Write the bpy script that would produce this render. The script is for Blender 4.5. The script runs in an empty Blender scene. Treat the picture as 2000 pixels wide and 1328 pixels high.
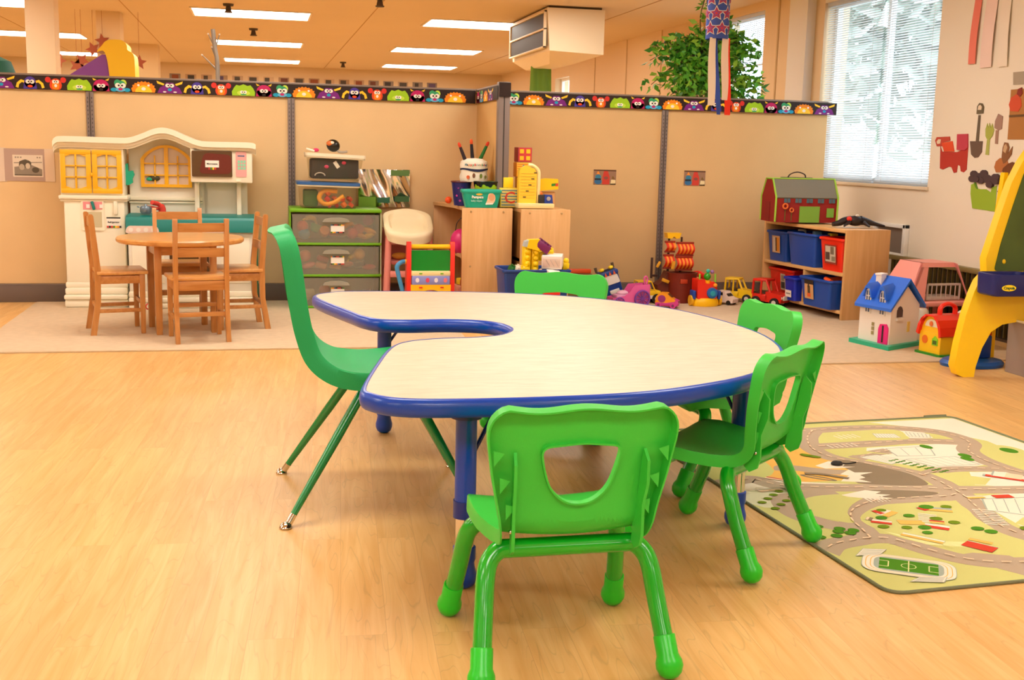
import bpy, bmesh, math, random
from mathutils import Vector, Matrix
PI = math.pi
rnd = random.Random(7)
SC = bpy.context.scene
COL = SC.collection

# ------------------------------------------------------------------ camera
FPX, YAW, PITCH, ROLL, CH = 2226.0, .22135, .16485, .023655, 1.0
fw = Vector((math.sin(YAW)*math.cos(PITCH), math.cos(YAW)*math.cos(PITCH), -math.sin(PITCH)))
rt = Vector((math.cos(YAW), -math.sin(YAW), 0)); up = rt.cross(fw)
cr, sr = math.cos(ROLL), math.sin(ROLL)
rt, up = rt*cr + up*sr, up*cr - rt*sr
cam = bpy.data.cameras.new('camera'); camo = bpy.data.objects.new('camera', cam); COL.objects.link(camo)
cam.sensor_fit = 'HORIZONTAL'; cam.sensor_width = 36; cam.lens = FPX*36/2000
cam.clip_start = .05; cam.clip_end = 200
camo.matrix_world = Matrix(((rt.x, up.x, -fw.x, 0), (rt.y, up.y, -fw.y, 0), (rt.z, up.z, -fw.z, CH), (0, 0, 0, 1)))
cam.dof.use_dof = True; cam.dof.focus_distance = 3.4; cam.dof.aperture_fstop = 16
SC.camera = camo
EYE = Vector((0, 0, CH))
def ray(x, y): return fw + rt*((x-1000)/FPX) - up*((y-664)/FPX)
def atY(x, y, Y): v = ray(x, y); return EYE + v*(Y/v.y)          # a photo point on the plane at depth Y
def atZ(x, y, z): v = ray(x, y); return EYE + v*((z-CH)/v.z)      # ... on a level surface
def atX(x, y, X): v = ray(x, y); return EYE + v*(X/v.x)           # ... on the side wall

# ------------------------------------------------------------------ world, daylight, exposure
vs = SC.view_settings; vs.view_transform = 'Standard'; vs.look = 'None'; vs.gamma = 1; vs.use_curve_mapping = False
vs.exposure = 0.24
w = bpy.data.worlds.new('daylight'); SC.world = w; w.use_nodes = True
bgn = w.node_tree.nodes['Background']; bgn.inputs[0].default_value = (.80, .90, 1, 1); bgn.inputs[1].default_value = 4.8
def area(name, loc, rot, sx, sy, power, col):
    l = bpy.data.lights.new(name, 'AREA'); l.shape = 'RECTANGLE'; l.size = sx; l.size_y = sy; l.energy = power; l.color = col
    o = bpy.data.objects.new(name, l); COL.objects.link(o); o.location = loc; o.rotation_euler = rot; return o
LAMP_EMIT = 11.0
LAMP_COL = (1.0, .96, .875)

# ------------------------------------------------------------------ materials
def lin(c):
    if isinstance(c, str): c = tuple(int(c[i:i+2], 16)/255 for i in (0, 2, 4))
    return tuple((v/12.92 if v <= .04045 else ((v+.055)/1.055)**2.4) for v in c[:3])
MC = {}
def mat(col, rough=.5, metal=0, bump=0, bscale=60, var=0, vscale=8, emit=0, alpha=1, trans=0, spec=.5, coat=0, name=None):
    key = (col, rough, metal, bump, bscale, var, vscale, emit, alpha, trans, spec, coat)
    if key in MC: return MC[key]
    m = bpy.data.materials.new(name or 'm_%s' % (col,)); m.use_nodes = True
    nt = m.node_tree; b = nt.nodes['Principled BSDF']; c = lin(col)
    b.inputs['Base Color'].default_value = (*c, 1); b.inputs['Roughness'].default_value = rough; b.inputs['Metallic'].default_value = metal
    b.inputs['Specular IOR Level'].default_value = spec
    if coat: b.inputs['Coat Weight'].default_value = coat; b.inputs['Coat Roughness'].default_value = .08
    if alpha < 1: b.inputs['Alpha'].default_value = alpha
    if trans: b.inputs['Transmission Weight'].default_value = trans
    if emit: b.inputs['Emission Color'].default_value = (*c, 1); b.inputs['Emission Strength'].default_value = emit
    if var or bump:
        tc = nt.nodes.new('ShaderNodeTexCoord')
        if var:
            n = nt.nodes.new('ShaderNodeTexNoise'); n.inputs['Scale'].default_value = vscale; n.inputs['Detail'].default_value = 6
            nt.links.new(tc.outputs['Object'], n.inputs['Vector'])
            r = nt.nodes.new('ShaderNodeMapRange'); r.inputs[1].default_value = .3; r.inputs[2].default_value = .7; r.inputs[3].default_value = 1-var; r.inputs[4].default_value = 1+var
            nt.links.new(n.outputs['Fac'], r.inputs[0])
            x = nt.nodes.new('ShaderNodeVectorMath'); x.operation = 'SCALE'; x.inputs[0].default_value = c
            nt.links.new(r.outputs[0], x.inputs['Scale']); nt.links.new(x.outputs[0], b.inputs['Base Color'])
        if bump:
            n2 = nt.nodes.new('ShaderNodeTexNoise'); n2.inputs['Scale'].default_value = bscale; n2.inputs['Detail'].default_value = 3
            nt.links.new(tc.outputs['Object'], n2.inputs['Vector'])
            bp = nt.nodes.new('ShaderNodeBump'); bp.inputs['Strength'].default_value = bump; bp.inputs['Distance'].default_value = .003
            nt.links.new(n2.outputs['Fac'], bp.inputs['Height']); nt.links.new(bp.outputs[0], b.inputs['Normal'])
    MC[key] = m; return m
def wood(c1, c2, rough=.4, axis=0, scale=6, stretch=12, name='wood', coat=0):
    m = bpy.data.materials.new(name); m.use_nodes = True; nt = m.node_tree; b = nt.nodes['Principled BSDF']
    tc = nt.nodes.new('ShaderNodeTexCoord'); mp = nt.nodes.new('ShaderNodeMapping'); s = [stretch]*3; s[axis] = 1
    mp.inputs['Scale'].default_value = s; nt.links.new(tc.outputs['Object'], mp.inputs['Vector'])
    n = nt.nodes.new('ShaderNodeTexNoise'); n.inputs['Scale'].default_value = scale; n.inputs['Detail'].default_value = 5; n.inputs['Distortion'].default_value = .6
    nt.links.new(mp.outputs[0], n.inputs['Vector'])
    cr_ = nt.nodes.new('ShaderNodeValToRGB'); cr_.color_ramp.elements[0].position = .32; cr_.color_ramp.elements[1].position = .68
    cr_.color_ramp.elements[0].color = (*lin(c1), 1); cr_.color_ramp.elements[1].color = (*lin(c2), 1)
    nt.links.new(n.outputs['Fac'], cr_.inputs[0]); nt.links.new(cr_.outputs[0], b.inputs['Base Color']); b.inputs['Roughness'].default_value = rough
    if coat: b.inputs['Coat Weight'].default_value = coat; b.inputs['Coat Roughness'].default_value = .15
    return m
def glass_mat(tint='ffffff', amount=.12, rough=.05, name='clear_pane', veil=0):
    m = bpy.data.materials.new(name); m.use_nodes = True; nt = m.node_tree; nt.nodes.clear()
    o = nt.nodes.new('ShaderNodeOutputMaterial'); t = nt.nodes.new('ShaderNodeBsdfTransparent'); t.inputs[0].default_value = (*lin(tint), 1)
    g = nt.nodes.new('ShaderNodeBsdfGlossy'); g.inputs['Roughness'].default_value = rough
    mx = nt.nodes.new('ShaderNodeMixShader'); mx.inputs[0].default_value = amount
    nt.links.new(t.outputs[0], mx.inputs[1]); nt.links.new(g.outputs[0], mx.inputs[2]); last = mx
    if veil:
        d = nt.nodes.new('ShaderNodeBsdfDiffuse'); d.inputs[0].default_value = (*lin(tint), 1)
        m2 = nt.nodes.new('ShaderNodeMixShader'); m2.inputs[0].default_value = veil
        nt.links.new(mx.outputs[0], m2.inputs[1]); nt.links.new(d.outputs[0], m2.inputs[2]); last = m2
    nt.links.new(last.outputs[0], o.inputs[0]); return m

# ------------------------------------------------------------------ mesh builder
def setp(o, label=None, cat=None, group=None, kind=None):
    if label: o['label'] = label
    if cat: o['category'] = cat
    if group: o['group'] = group
    if kind: o['kind'] = kind
    return o
def thing(name, label, cat, loc=(0, 0, 0), rz=0, group=None, rot=None):
    o = bpy.data.objects.new(name, None); COL.objects.link(o); o.empty_display_size = .05
    o.location = loc; o.rotation_euler = rot if rot else (0, 0, rz)
    return setp(o, label, cat, group)
def T(x=0, y=0, z=0, rx=0, ry=0, rz=0, s=1):
    return Matrix.Translation((x, y, z)) @ Matrix.Rotation(rz, 4, 'Z') @ Matrix.Rotation(ry, 4, 'Y') @ Matrix.Rotation(rx, 4, 'X') @ (Matrix.Scale(s, 4) if s != 1 else Matrix())
def smooth_path(pts, n=6, closed=False):
    P = [Vector(p) for p in pts]; out = []; N = len(P)
    rng = range(N) if closed else range(N-1)
    for i in rng:
        p0 = P[(i-1) % N] if closed or i > 0 else P[0]*2-P[1]
        p1 = P[i]; p2 = P[(i+1) % N]
        p3 = P[(i+2) % N] if closed or i+2 < N else P[-1]*2-P[-2]
        for k in range(n):
            t = k/n
            out.append(.5*((2*p1)+(p2-p0)*t+(2*p0-5*p1+4*p2-p3)*t*t+(3*p1-p0-3*p2+p3)*t**3))
    if not closed: out.append(P[-1])
    return out
def round_poly(pts, r, n=5):
    """round the corners of a 2D polygon"""
    out = []; N = len(pts)
    for i in range(N):
        a = Vector(pts[i-1][:2]); b = Vector(pts[i][:2]); c = Vector(pts[(i+1) % N][:2])
        rr = pts[i][2] if len(pts[i]) > 2 else r
        rr = min(rr, (a-b).length*.49, (c-b).length*.49)
        if rr <= 1e-6: out.append(tuple(b)); continue
        p = b+(a-b).normalized()*rr; q = b+(c-b).normalized()*rr
        for k in range(n+1):
            t = k/n; out.append(tuple(p*(1-t)**2+b*2*t*(1-t)+q*t*t))
    return out
def ell(cx, cy, rx, ry=None, n=20, a0=0, a1=2*PI, rot=0):
    ry = ry or rx; full = abs(a1-a0-2*PI) < 1e-6; m = n if full else n+1; o = []
    for k in range(m):
        a = a0+(a1-a0)*k/n; x = rx*math.cos(a); y = ry*math.sin(a)
        o.append((cx+x*math.cos(rot)-y*math.sin(rot), cy+x*math.sin(rot)+y*math.cos(rot)))
    return o
class MB:
    def __init__(s): s.bm = bmesh.new(); s.mats = []; s.X = Matrix()
    def mi(s, m):
        if m is None: return 0
        if m not in s.mats: s.mats.append(m)
        return s.mats.index(m)
    def _fin(s, geomv, m, bevel=0, seg=2, faces=None):
        fs = faces if faces is not None else list({f for v in geomv for f in v.link_faces})
        i = s.mi(m)
        for f in fs: f.material_index = i
        if bevel > 0:
            es = list({e for f in fs for e in f.edges if len(e.link_faces) == 2 and e.calc_face_angle(0) > .6})
            r = bmesh.ops.bevel(s.bm, geom=es, offset=bevel, segments=seg, profile=.5, affect='EDGES', clamp_overlap=True)
            for f in r['faces']: f.material_index = i
    def _xf(s, vs):
        for v in vs: v.co = s.X @ v.co
    def box(s, c, d, m=None, bevel=0, rz=0, rx=0, ry=0, taper=None, seg=2):
        r = bmesh.ops.create_cube(s.bm, size=1); vs_ = r['verts']
        R = T(*c, rx=rx, ry=ry, rz=rz)
        for v in vs_:
            x, y, z = v.co.x*d[0], v.co.y*d[1], v.co.z*d[2]
            if taper and v.co.z < 0: x *= taper; y *= taper
            v.co = s.X @ (R @ Vector((x, y, z)))
        s._fin(vs_, m, bevel, seg); return s
    def b2(s, a, b, m=None, bevel=0, seg=2):
        return s.box([(a[i]+b[i])/2 for i in range(3)], [abs(b[i]-a[i]) for i in range(3)], m, bevel, seg=seg)
    def cyl(s, p0, p1, r0, r1=None, m=None, seg=16, bevel=0):
        r1 = r0 if r1 is None else r1
        p0 = Vector(p0); p1 = Vector(p1); d = p1-p0
        q = d.to_track_quat('Z', 'Y').to_matrix().to_4x4(); A = []; B = []
        for k in range(seg):
            a = 2*PI*k/seg
            A.append(s.bm.verts.new(s.X @ (p0+(q @ Vector((r0*math.cos(a), r0*math.sin(a), 0))))))
            B.append(s.bm.verts.new(s.X @ (p1+(q @ Vector((r1*math.cos(a), r1*math.sin(a), 0))))))
        fs = [s.bm.faces.new((A[k], A[(k+1) % seg], B[(k+1) % seg], B[k])) for k in range(seg)]
        fs.append(s.bm.faces.new(A[::-1])); fs.append(s.bm.faces.new(B))
        s._fin(None, m, bevel, 2, fs); return s
    def lathe(s, prof, c=(0, 0, 0), m=None, seg=24, R=None, sx=1, sy=1, ms=None):
        c = Vector(c); R = R or Matrix(); rows = []
        for (r, z) in prof:
            if r < 1e-6: rows.append([s.bm.verts.new(s.X @ (c+(R @ Vector((0, 0, z)))))]*seg)
            else: rows.append([s.bm.verts.new(s.X @ (c+(R @ Vector((r*sx*math.cos(2*PI*k/seg), r*sy*math.sin(2*PI*k/seg), z))))) for k in range(seg)])
        for i in range(len(rows)-1):
            a, b = rows[i], rows[i+1]; mi = s.mi(ms[i] if ms else m)
            for k in range(seg):
                q = []
                for v in (a[k], a[(k+1) % seg], b[(k+1) % seg], b[k]):
                    if v not in q: q.append(v)
                if len(q) > 2: f = s.bm.faces.new(q); f.material_index = mi
        return s
    def sph(s, c, r, m=None, seg=16, R=None):
        r = (r, r, r) if not isinstance(r, (tuple, list)) else r; n = seg//2
        prof = [(math.sin(PI*k/n), -math.cos(PI*k/n)) for k in range(n+1)]; prof[0] = (0, -1); prof[-1] = (0, 1)
        Rr = (R or Matrix()) @ Matrix.Diagonal((r[0], r[1], r[2], 1))
        return s.lathe(prof, c, m, seg, Rr)
    def tube(s, pts, r, m=None, seg=10, closed=False, flat=None, caps=True):
        P = [Vector(p) for p in pts]; N = len(P); rows = []
        tn = []
        for i in range(N):
            a = P[i-1] if (i > 0 or closed) else P[i]; b = P[(i+1) % N] if (i < N-1 or closed) else P[i]
            tn.append((b-a).normalized())
        ref = Vector((0, 0, 1)) if abs(tn[0].z) < .9 else Vector((1, 0, 0))
        u = tn[0].cross(ref).normalized()
        for i in range(N):
            u = (u-tn[i]*u.dot(tn[i])).normalized(); v = tn[i].cross(u)
            ri = r[i] if isinstance(r, (list, tuple)) else r; f = flat or 1
            rows.append([s.bm.verts.new(s.X @ (P[i]+u*(ri*math.cos(2*PI*k/seg))+v*(ri*f*math.sin(2*PI*k/seg)))) for k in range(seg)])
        mi = s.mi(m)
        for i in range(N if closed else N-1):
            a, b = rows[i], rows[(i+1) % N]
            for k in range(seg):
                f = s.bm.faces.new((a[k], a[(k+1) % seg], b[(k+1) % seg], b[k])); f.material_index = mi
        if not closed and caps:
            f = s.bm.faces.new(rows[0][::-1]); f.material_index = mi; f = s.bm.faces.new(rows[-1]); f.material_index = mi
        return s
    def prism(s, poly, h0, h1, plane='xy', m=None, bevel=0, seg=2):
        def P(a, b, h): return {'xy': (a, b, h), 'xz': (a, h, b), 'yz': (h, a, b)}[plane]
        A = [s.bm.verts.new(s.X @ Vector(P(p[0], p[1], h0))) for p in poly]; fs = []
        fs.append(s.bm.faces.new(A))
        if h1 is not None and abs(h1-h0) > 1e-9:
            B = [s.bm.verts.new(s.X @ Vector(P(p[0], p[1], h1))) for p in poly]
            fs.append(s.bm.faces.new(B[::-1])); n = len(A)
            for k in range(n): fs.append(s.bm.faces.new((A[(k+1) % n], A[k], B[k], B[(k+1) % n])))
        s._fin(None, m, bevel, seg, fs); return s
    def grid(s, f, nu, nv, m=None, wrapu=False, wrapv=False, thick=0):
        V = [[s.bm.verts.new(s.X @ Vector(f(i/nu, j/nv))) for j in range(nv if wrapv else nv+1)] for i in range(nu if wrapu else nu+1)]
        fs = []; mi = s.mi(m)
        for i in range(nu):
            for j in range(nv):
                a, b = V[i], V[(i+1) % len(V)]; j2 = (j+1) % len(a)
                try: fc = s.bm.faces.new((a[j], b[j], b[j2], a[j2])); fc.material_index = mi; fs.append(fc)
                except ValueError: pass
        if thick:
            s.bm.normal_update()
            r = bmesh.ops.solidify(s.bm, geom=fs, thickness=thick)
            for g in r['geom']:
                if isinstance(g, bmesh.types.BMFace): g.material_index = mi
        return s
    def quad(s, a, b, c, d, m=None):
        f = s.bm.faces.new([s.bm.verts.new(s.X @ Vector(p)) for p in (a, b, c, d)]); f.material_index = s.mi(m); return s
    def text(s, body, c, size, m, plane='xz', depth=.0006, align='CENTER', font_scale=1, R=None, bold=0):
        cu = bpy.data.curves.new('t', 'FONT'); cu.body = body; cu.size = size; cu.extrude = depth; cu.align_x = align; cu.align_y = 'CENTER'; cu.resolution_u = 2; cu.offset = bold
        o = bpy.data.objects.new('t', cu); COL.objects.link(o)
        dg = bpy.context.evaluated_depsgraph_get(); me = bpy.data.meshes.new_from_object(o.evaluated_get(dg))
        R = R or {'xz': Matrix.Rotation(PI/2, 4, 'X'), 'yz': Matrix.Rotation(-PI/2, 4, 'Z') @ Matrix.Rotation(PI/2, 4, 'X'), 'xy': Matrix()}[plane]
        me.transform(s.X @ Matrix.Translation(c) @ R @ Matrix.Diagonal((font_scale, 1, 1, 1)))
        n0 = len(s.bm.faces); s.bm.from_mesh(me); s.bm.faces.ensure_lookup_table(); i = s.mi(m)
        for f in s.bm.faces[n0:]: f.material_index = i
        bpy.data.objects.remove(o); bpy.data.curves.remove(cu); bpy.data.meshes.remove(me); return s
    def build(s, name, parent=None, label=None, cat=None, group=None, kind=None, loc=None, rz=0, ang=40, rot=None, flat=False):
        bmesh.ops.recalc_face_normals(s.bm, faces=s.bm.faces)
        me = bpy.data.meshes.new(name); s.bm.to_mesh(me); s.bm.free()
        for m in s.mats: me.materials.append(m)
        if not flat:
            me.shade_smooth(); me.set_sharp_from_angle(angle=math.radians(ang))
        o = bpy.data.objects.new(name, me); COL.objects.link(o)
        if parent: o.parent = parent
        if loc is not None: o.location = loc
        o.rotation_euler = rot if rot else (0, 0, rz)
        return setp(o, label, cat, group, kind)
def copy_tree(o, parent=None):
    c = o.copy(); COL.objects.link(c); c.parent = parent
    for ch in list(o.children): copy_tree(ch, c)
    return c
def dup(o, loc, rz, label=None):
    c = copy_tree(o); c.location = loc; c.rotation_euler = (0, 0, rz)
    if label: c['label'] = label
    return c
G = {}   # shared materials
G['white'] = mat('f2ece2', .45); G['chrome'] = mat('d8d4cc', .12, 1); G['black'] = mat('15130f', .45)
G['paper'] = mat('f3ece0', .8); G['grey_metal'] = mat('84776c', .45, .3)
def plas(c, r=.32): return mat(c, r, 0, spec=.5)
# ================================================================== SETTING
XR, XL, YF, YB, HC = 4.1, -8.0, 19.5, -6.0, 2.26
def floor_mat():
    m = bpy.data.materials.new('maple_plank_floor'); m.use_nodes = True; nt = m.node_tree; b = nt.nodes['Principled BSDF']; L = nt.links.new
    tc = nt.nodes.new('ShaderNodeTexCoord')
    mp = nt.nodes.new('ShaderNodeMapping'); mp.inputs['Rotation'].default_value = (0, 0, math.radians(90+4)); L(tc.outputs['Object'], mp.inputs['Vector'])
    br = nt.nodes.new('ShaderNodeTexBrick'); br.inputs['Scale'].default_value = 1; br.inputs['Brick Width'].default_value = .95; br.inputs['Row Height'].default_value = .095
    br.inputs['Mortar Size'].default_value = .0007; br.inputs['Mortar Smooth'].default_value = .5; br.offset = .37
    br.inputs['Color1'].default_value = (0, 0, 0, 1); br.inputs['Color2'].default_value = (1, 1, 1, 1); br.inputs['Mortar'].default_value = (.5, .5, .5, 1)
    L(mp.outputs[0], br.inputs['Vector'])
    # fine grain stretched along the boards
    m2 = nt.nodes.new('ShaderNodeMapping'); m2.inputs['Scale'].default_value = (1.2, 16, 1); L(mp.outputs[0], m2.inputs['Vector'])
    off = nt.nodes.new('ShaderNodeVectorMath'); off.operation = 'MULTIPLY_ADD'; off.inputs[1].default_value = (7, 3, 1); L(br.outputs['Color'], off.inputs[0]); L(m2.outputs[0], off.inputs[2])
    n = nt.nodes.new('ShaderNodeTexNoise'); n.inputs['Scale'].default_value = 2.2; n.inputs['Detail'].default_value = 6; n.inputs['Distortion'].default_value = .8; L(off.outputs[0], n.inputs['Vector'])
    m3 = nt.nodes.new('ShaderNodeMapping'); m3.inputs['Scale'].default_value = (.75, .5, 1); L(off.outputs[0], m3.inputs['Vector'])
    wv = nt.nodes.new('ShaderNodeTexNoise'); wv.inputs['Scale'].default_value = 1.4; wv.inputs['Detail'].default_value = 2; L(m3.outputs[0], wv.inputs['Vector'])
    # contour rings of the grain
    rg = nt.nodes.new('ShaderNodeMath'); rg.operation = 'MULTIPLY'; rg.inputs[1].default_value = 15; L(wv.outputs['Fac'], rg.inputs[0])
    fr = nt.nodes.new('ShaderNodeMath'); fr.operation = 'PINGPONG'; fr.inputs[1].default_value = .5; L(rg.outputs[0], fr.inputs[0])
    ln = nt.nodes.new('ShaderNodeMapRange'); ln.inputs[1].default_value = 0; ln.inputs[2].default_value = .07; ln.inputs[3].default_value = .85; ln.inputs[4].default_value = 1; L(fr.outputs[0], ln.inputs[0])
    cr_ = nt.nodes.new('ShaderNodeValToRGB'); e = cr_.color_ramp.elements; e[0].position = .3; e[1].position = .7
    e[0].color = (*lin('dba862'), 1); e[1].color = (*lin('eabf7e'), 1); L(n.outputs['Fac'], cr_.inputs[0])
    hs = nt.nodes.new('ShaderNodeMapRange'); hs.inputs[3].default_value = .94; hs.inputs[4].default_value = 1.04; L(br.outputs['Color'], hs.inputs[0])
    mu = nt.nodes.new('ShaderNodeMath'); mu.operation = 'MULTIPLY'; L(hs.outputs[0], mu.inputs[0]); L(ln.outputs[0], mu.inputs[1])
    sc = nt.nodes.new('ShaderNodeVectorMath'); sc.operation = 'SCALE'; L(cr_.outputs[0], sc.inputs[0]); L(mu.outputs[0], sc.inputs['Scale'])
    mo = nt.nodes.new('ShaderNodeMix'); mo.data_type = 'RGBA'; mo.inputs[7].default_value = (*lin('b98250'), 1)
    mf = nt.nodes.new('ShaderNodeMath'); mf.operation = 'MULTIPLY'; mf.inputs[1].default_value = .5; L(br.outputs['Fac'], mf.inputs[0]); L(mf.outputs[0], mo.inputs[0]); L(sc.outputs[0], mo.inputs[6]); L(mo.outputs[2], b.inputs['Base Color'])
    b.inputs['Roughness'].default_value = .38; b.inputs['Specular IOR Level'].default_value = .45
    return m
M = MB(); M.prism([(XL, YB), (XR+.2, YB), (XR+.2, YF+.2), (XL, YF+.2)], 0, -.1, 'xy', floor_mat()); M.build('floor', kind='structure')
ceil_m = mat('d9bf98', .9, var=.03, vscale=.7)
M = MB(); M.prism([(XL, YB), (XR+.2, YB), (XR+.2, YF+.2), (XL, YF+.2)], HC, HC+.1, 'xy', ceil_m)
for x in (-4.85, -2.6, -1.2, 1.1, 3.3): M.b2((x-.004, YB, HC-.003), (x+.004, YF, HC+.01), mat('b98d5c', .8))
M.build('ceiling', kind='structure')
wall_m = mat('efe3d0', .75, var=.015, vscale=1.5)
wall_far_m = mat('d9bf97', .8, var=.02, vscale=1.5)
wp = mat('e2c59b', .6)
# side wall with two window openings
def wall_cells(holes, y0, y1, z1):
    ys = sorted({y0, y1, *[h[0] for h in holes], *[h[1] for h in holes]}); zs = sorted({0, z1, *[h[2] for h in holes], *[h[3] for h in holes]})
    return [(a, b, c, d) for a, b in zip(ys, ys[1:]) for c, d in zip(zs, zs[1:]) if not any(h[0] <= a and b <= h[1] and h[2] <= c and d <= h[3] for h in holes)]
WIN = [(6.47, 7.98, .835, 2.12), (9.02, 9.98, .95, 2.19), (15.1, 15.85, .9, 2.0)]
M = MB()
for a, b, c, d in wall_cells(WIN, YB, YF, HC): M.b2((XR, a, c), (XR+.2, b, d), wall_m if b < 8.35 else wp)
for y in (8.75, 10.35, 11.5, 12.65, 13.9): M.b2((XR-.006, y-.012, 0), (XR, y+.012, HC), mat('c5a577', .6))     # panelling seams
M.b2((XR-.07, 8.12, 0), (XR, 8.42, HC), mat('e6dfd6', .6))     # pilaster
M.build('wall_right', kind='structure')
M = MB(); M.b2((XL, YF, 0), (XR, YF+.2, HC), wall_far_m); M.build('wall_far', kind='structure')
M = MB(); M.b2((XL-.2, YB, 0), (XL, YF+.2, HC), wall_far_m); M.build('wall_left', kind='structure')
M = MB(); M.b2((XL, YB-.2, 0), (XR+.2, YB, HC), wall_far_m); M.build('wall_back', kind='structure')
# windows: frame, glazing; the blinds are things of their own
fr_m = mat('f4f2ee', .4); glz = glass_mat('f4fbff', .06, .02, 'window_glass')
for i, (a, b, c, d) in enumerate(WIN):
    M = MB(); t = .035; x0, x1 = XR+.09, XR+.13
    M.b2((x0, a, c), (x1, b, c+t), fr_m); M.b2((x0, a, d-t), (x1, b, d), fr_m)
    n = 2 if b-a > 1 else 1
    for k in range(n+1): y = a+(b-a-t)*k/n; M.b2((x0, y, c+t), (x1, y+t, d-t), fr_m)
    wo = M.build('window_%d' % (i+1), kind='structure')
    M = MB(); M.b2((XR+.108, a+t, c+t), (XR+.112, b-t, d-t), glz); M.build('window_pane', wo)
    M = MB(); M.b2((XR-.018, a-.02, c-.022), (XR+.09, b+.02, c), mat('e5d4ba', .5), .003); M.build('window_sill', wo)
# outside: pale paving, a light facade and hedge seen between the slats
M = MB(); M.b2((XR+.25, -6, -.3), (40, 30, -.25), mat('c9c9c6', .9)); M.build('ground_outside', kind='structure')
# trees outside
for k, (x, y, z, r, lab) in enumerate(((7.6, 8.6, 2.3, 1.5, 'round leafy tree outside the large window, left of the pair'), (8.2, 12.6, 2.6, 1.7, 'round leafy tree outside the large window, right of the pair'))):
    M = MB(); M.cyl((0, 0, -.25), (0, 0, z-.5), .12, .08, mat('5b4a3a', .9), 10)
    M.build('tree_trunk', (tr := thing('garden_tree', lab, 'tree', (x, y, 0))))
    M = MB()
    for j in range(1500):
        v = Vector((rnd.gauss(0, 1), rnd.gauss(0, 1), rnd.gauss(0, .8))).normalized()*r*rnd.random()**.4; a = Vector((rnd.gauss(0, 1), rnd.gauss(0, 1), rnd.gauss(0, 1))).normalized()*.2; b = a.orthogonal().normalized()*.12; c = Vector((0, 0, z))+v
        M.quad(c-a, c+b, c+a, c-b, mat('c3cabb', .9))
    M.build('foliage', tr, flat=True)
# blinds
slat_m = mat('d9d6d2', .45)
sm_nt = slat_m.node_tree; _t = sm_nt.nodes.new('ShaderNodeBsdfTranslucent'); _t.inputs[0].default_value = (.9, .9, .9, 1); _m = sm_nt.nodes.new('ShaderNodeMixShader'); _m.inputs[0].default_value = .35
sm_nt.links.new(sm_nt.nodes['Principled BSDF'].outputs[0], _m.inputs[1]); sm_nt.links.new(_t.outputs[0], _m.inputs[2]); sm_nt.links.new(_m.outputs[0], sm_nt.nodes['Material Output'].inputs[0])
def blind(y0, y1, z0, z1, label, pitch=.0165, tilt=.62):
    t = thing('venetian_blind', label, 'blind', (XR+.03, (y0+y1)/2, z1), group='white venetian blinds on the right-hand windows'); L = (y1-y0)/2-.006
    M = MB(); M.b2((-.016, -L, -.03), (.016, L, 0), slat_m, .002); M.build('head_rail', t)
    M = MB(); z = -.036; hw = .0112
    while z > z0-z1+.02:
        c, s_ = hw*math.cos(tilt), hw*math.sin(tilt)
        M.quad((-c, -L, z-s_), (-c, L, z-s_), (c, L, z+s_), (c, -L, z+s_), slat_m); z -= pitch
    M.build('slats', t)
    M = MB(); M.b2((-.011, -L, z0-z1), (.011, L, z0-z1+.014), slat_m, .002); M.build('bottom_rail', t)
    for k, yy in enumerate((-L*.72, L*.72)):
        M = MB(); M.b2((-.0115, yy-.0012, z0-z1+.01), (-.0108, yy+.0012, -.02), mat('dcd8d2', .6)); M.build('ladder_cord', t)
    return t
blind(6.475, 7.165, .835, 2.12, 'white venetian blind on the near half of the large window by the wall cut-outs')
blind(7.18, 7.975, .835, 2.12, 'white venetian blind on the far half of the large window by the partition end')
bl3 = blind(9.03, 9.97, 1.75, 2.19, 'white venetian blind half raised behind the green leafy plant')
# baseboards of the real walls
for nm, a, b in (('baseboard_far', (XL, YF-.015, 0), (XR, YF, .1)), ('baseboard_right', (XR-.015, YB, 0), (XR, YF, .1))):
    M = MB(); M.b2(a, b, mat('6e5d50', .5)); M.build(nm, kind='structure')

# ceiling lamps -----------------------------------------------------
lamp_m = mat('fff6e6', .5, emit=0); 
def lamp_mat():
    m = bpy.data.materials.new('fluorescent_diffuser'); m.use_nodes = True; b = m.node_tree.nodes['Principled BSDF']
    b.inputs['Base Color'].default_value = (.8, .75, .65, 1); b.inputs['Emission Color'].default_value = (*LAMP_COL, 1); b.inputs['Emission Strength'].default_value = LAMP_EMIT
    return m
LM = lamp_mat()
def ceiling_lamp():
    t = thing('ceiling_light', '', 'light', (0, 0, HC))
    M = MB(); w_, d_ = 1.1, .66
    for a, b in (((-w_/2-.02, -d_/2-.02, -.012), (w_/2+.02, -d_/2, 0)), ((-w_/2-.02, d_/2, -.012), (w_/2+.02, d_/2+.02, 0)), ((-w_/2-.02, -d_/2, -.012), (-w_/2, d_/2, 0)), ((w_/2, -d_/2, -.012), (w_/2+.02, d_/2, 0))): M.b2(a, b, mat('e8d9bf', .5))
    M.build('frame', t)
    M = MB(); M.b2((-w_/2, -d_/2, -.008), (w_/2, d_/2, -.002), LM); M.build('diffuser', t)
    return t
rowtxt = {18.2: 'the farthest row', 15.15: 'second row from the far end', 11.8: 'third row from the far end', 9.05: 'the row above the partition', 6.0: 'the row over the wooden table', 3.0: 'the row over the kidney table', 0.0: 'the row overhead', -3.0: 'the row behind the viewer'}
coltxt = {-4.85: 'in the outermost left column', -2.6: 'in the left column', -.03: 'in the column left of centre', 2.25: 'in the column right of centre'}
L0 = ceiling_lamp(); used = False
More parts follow.
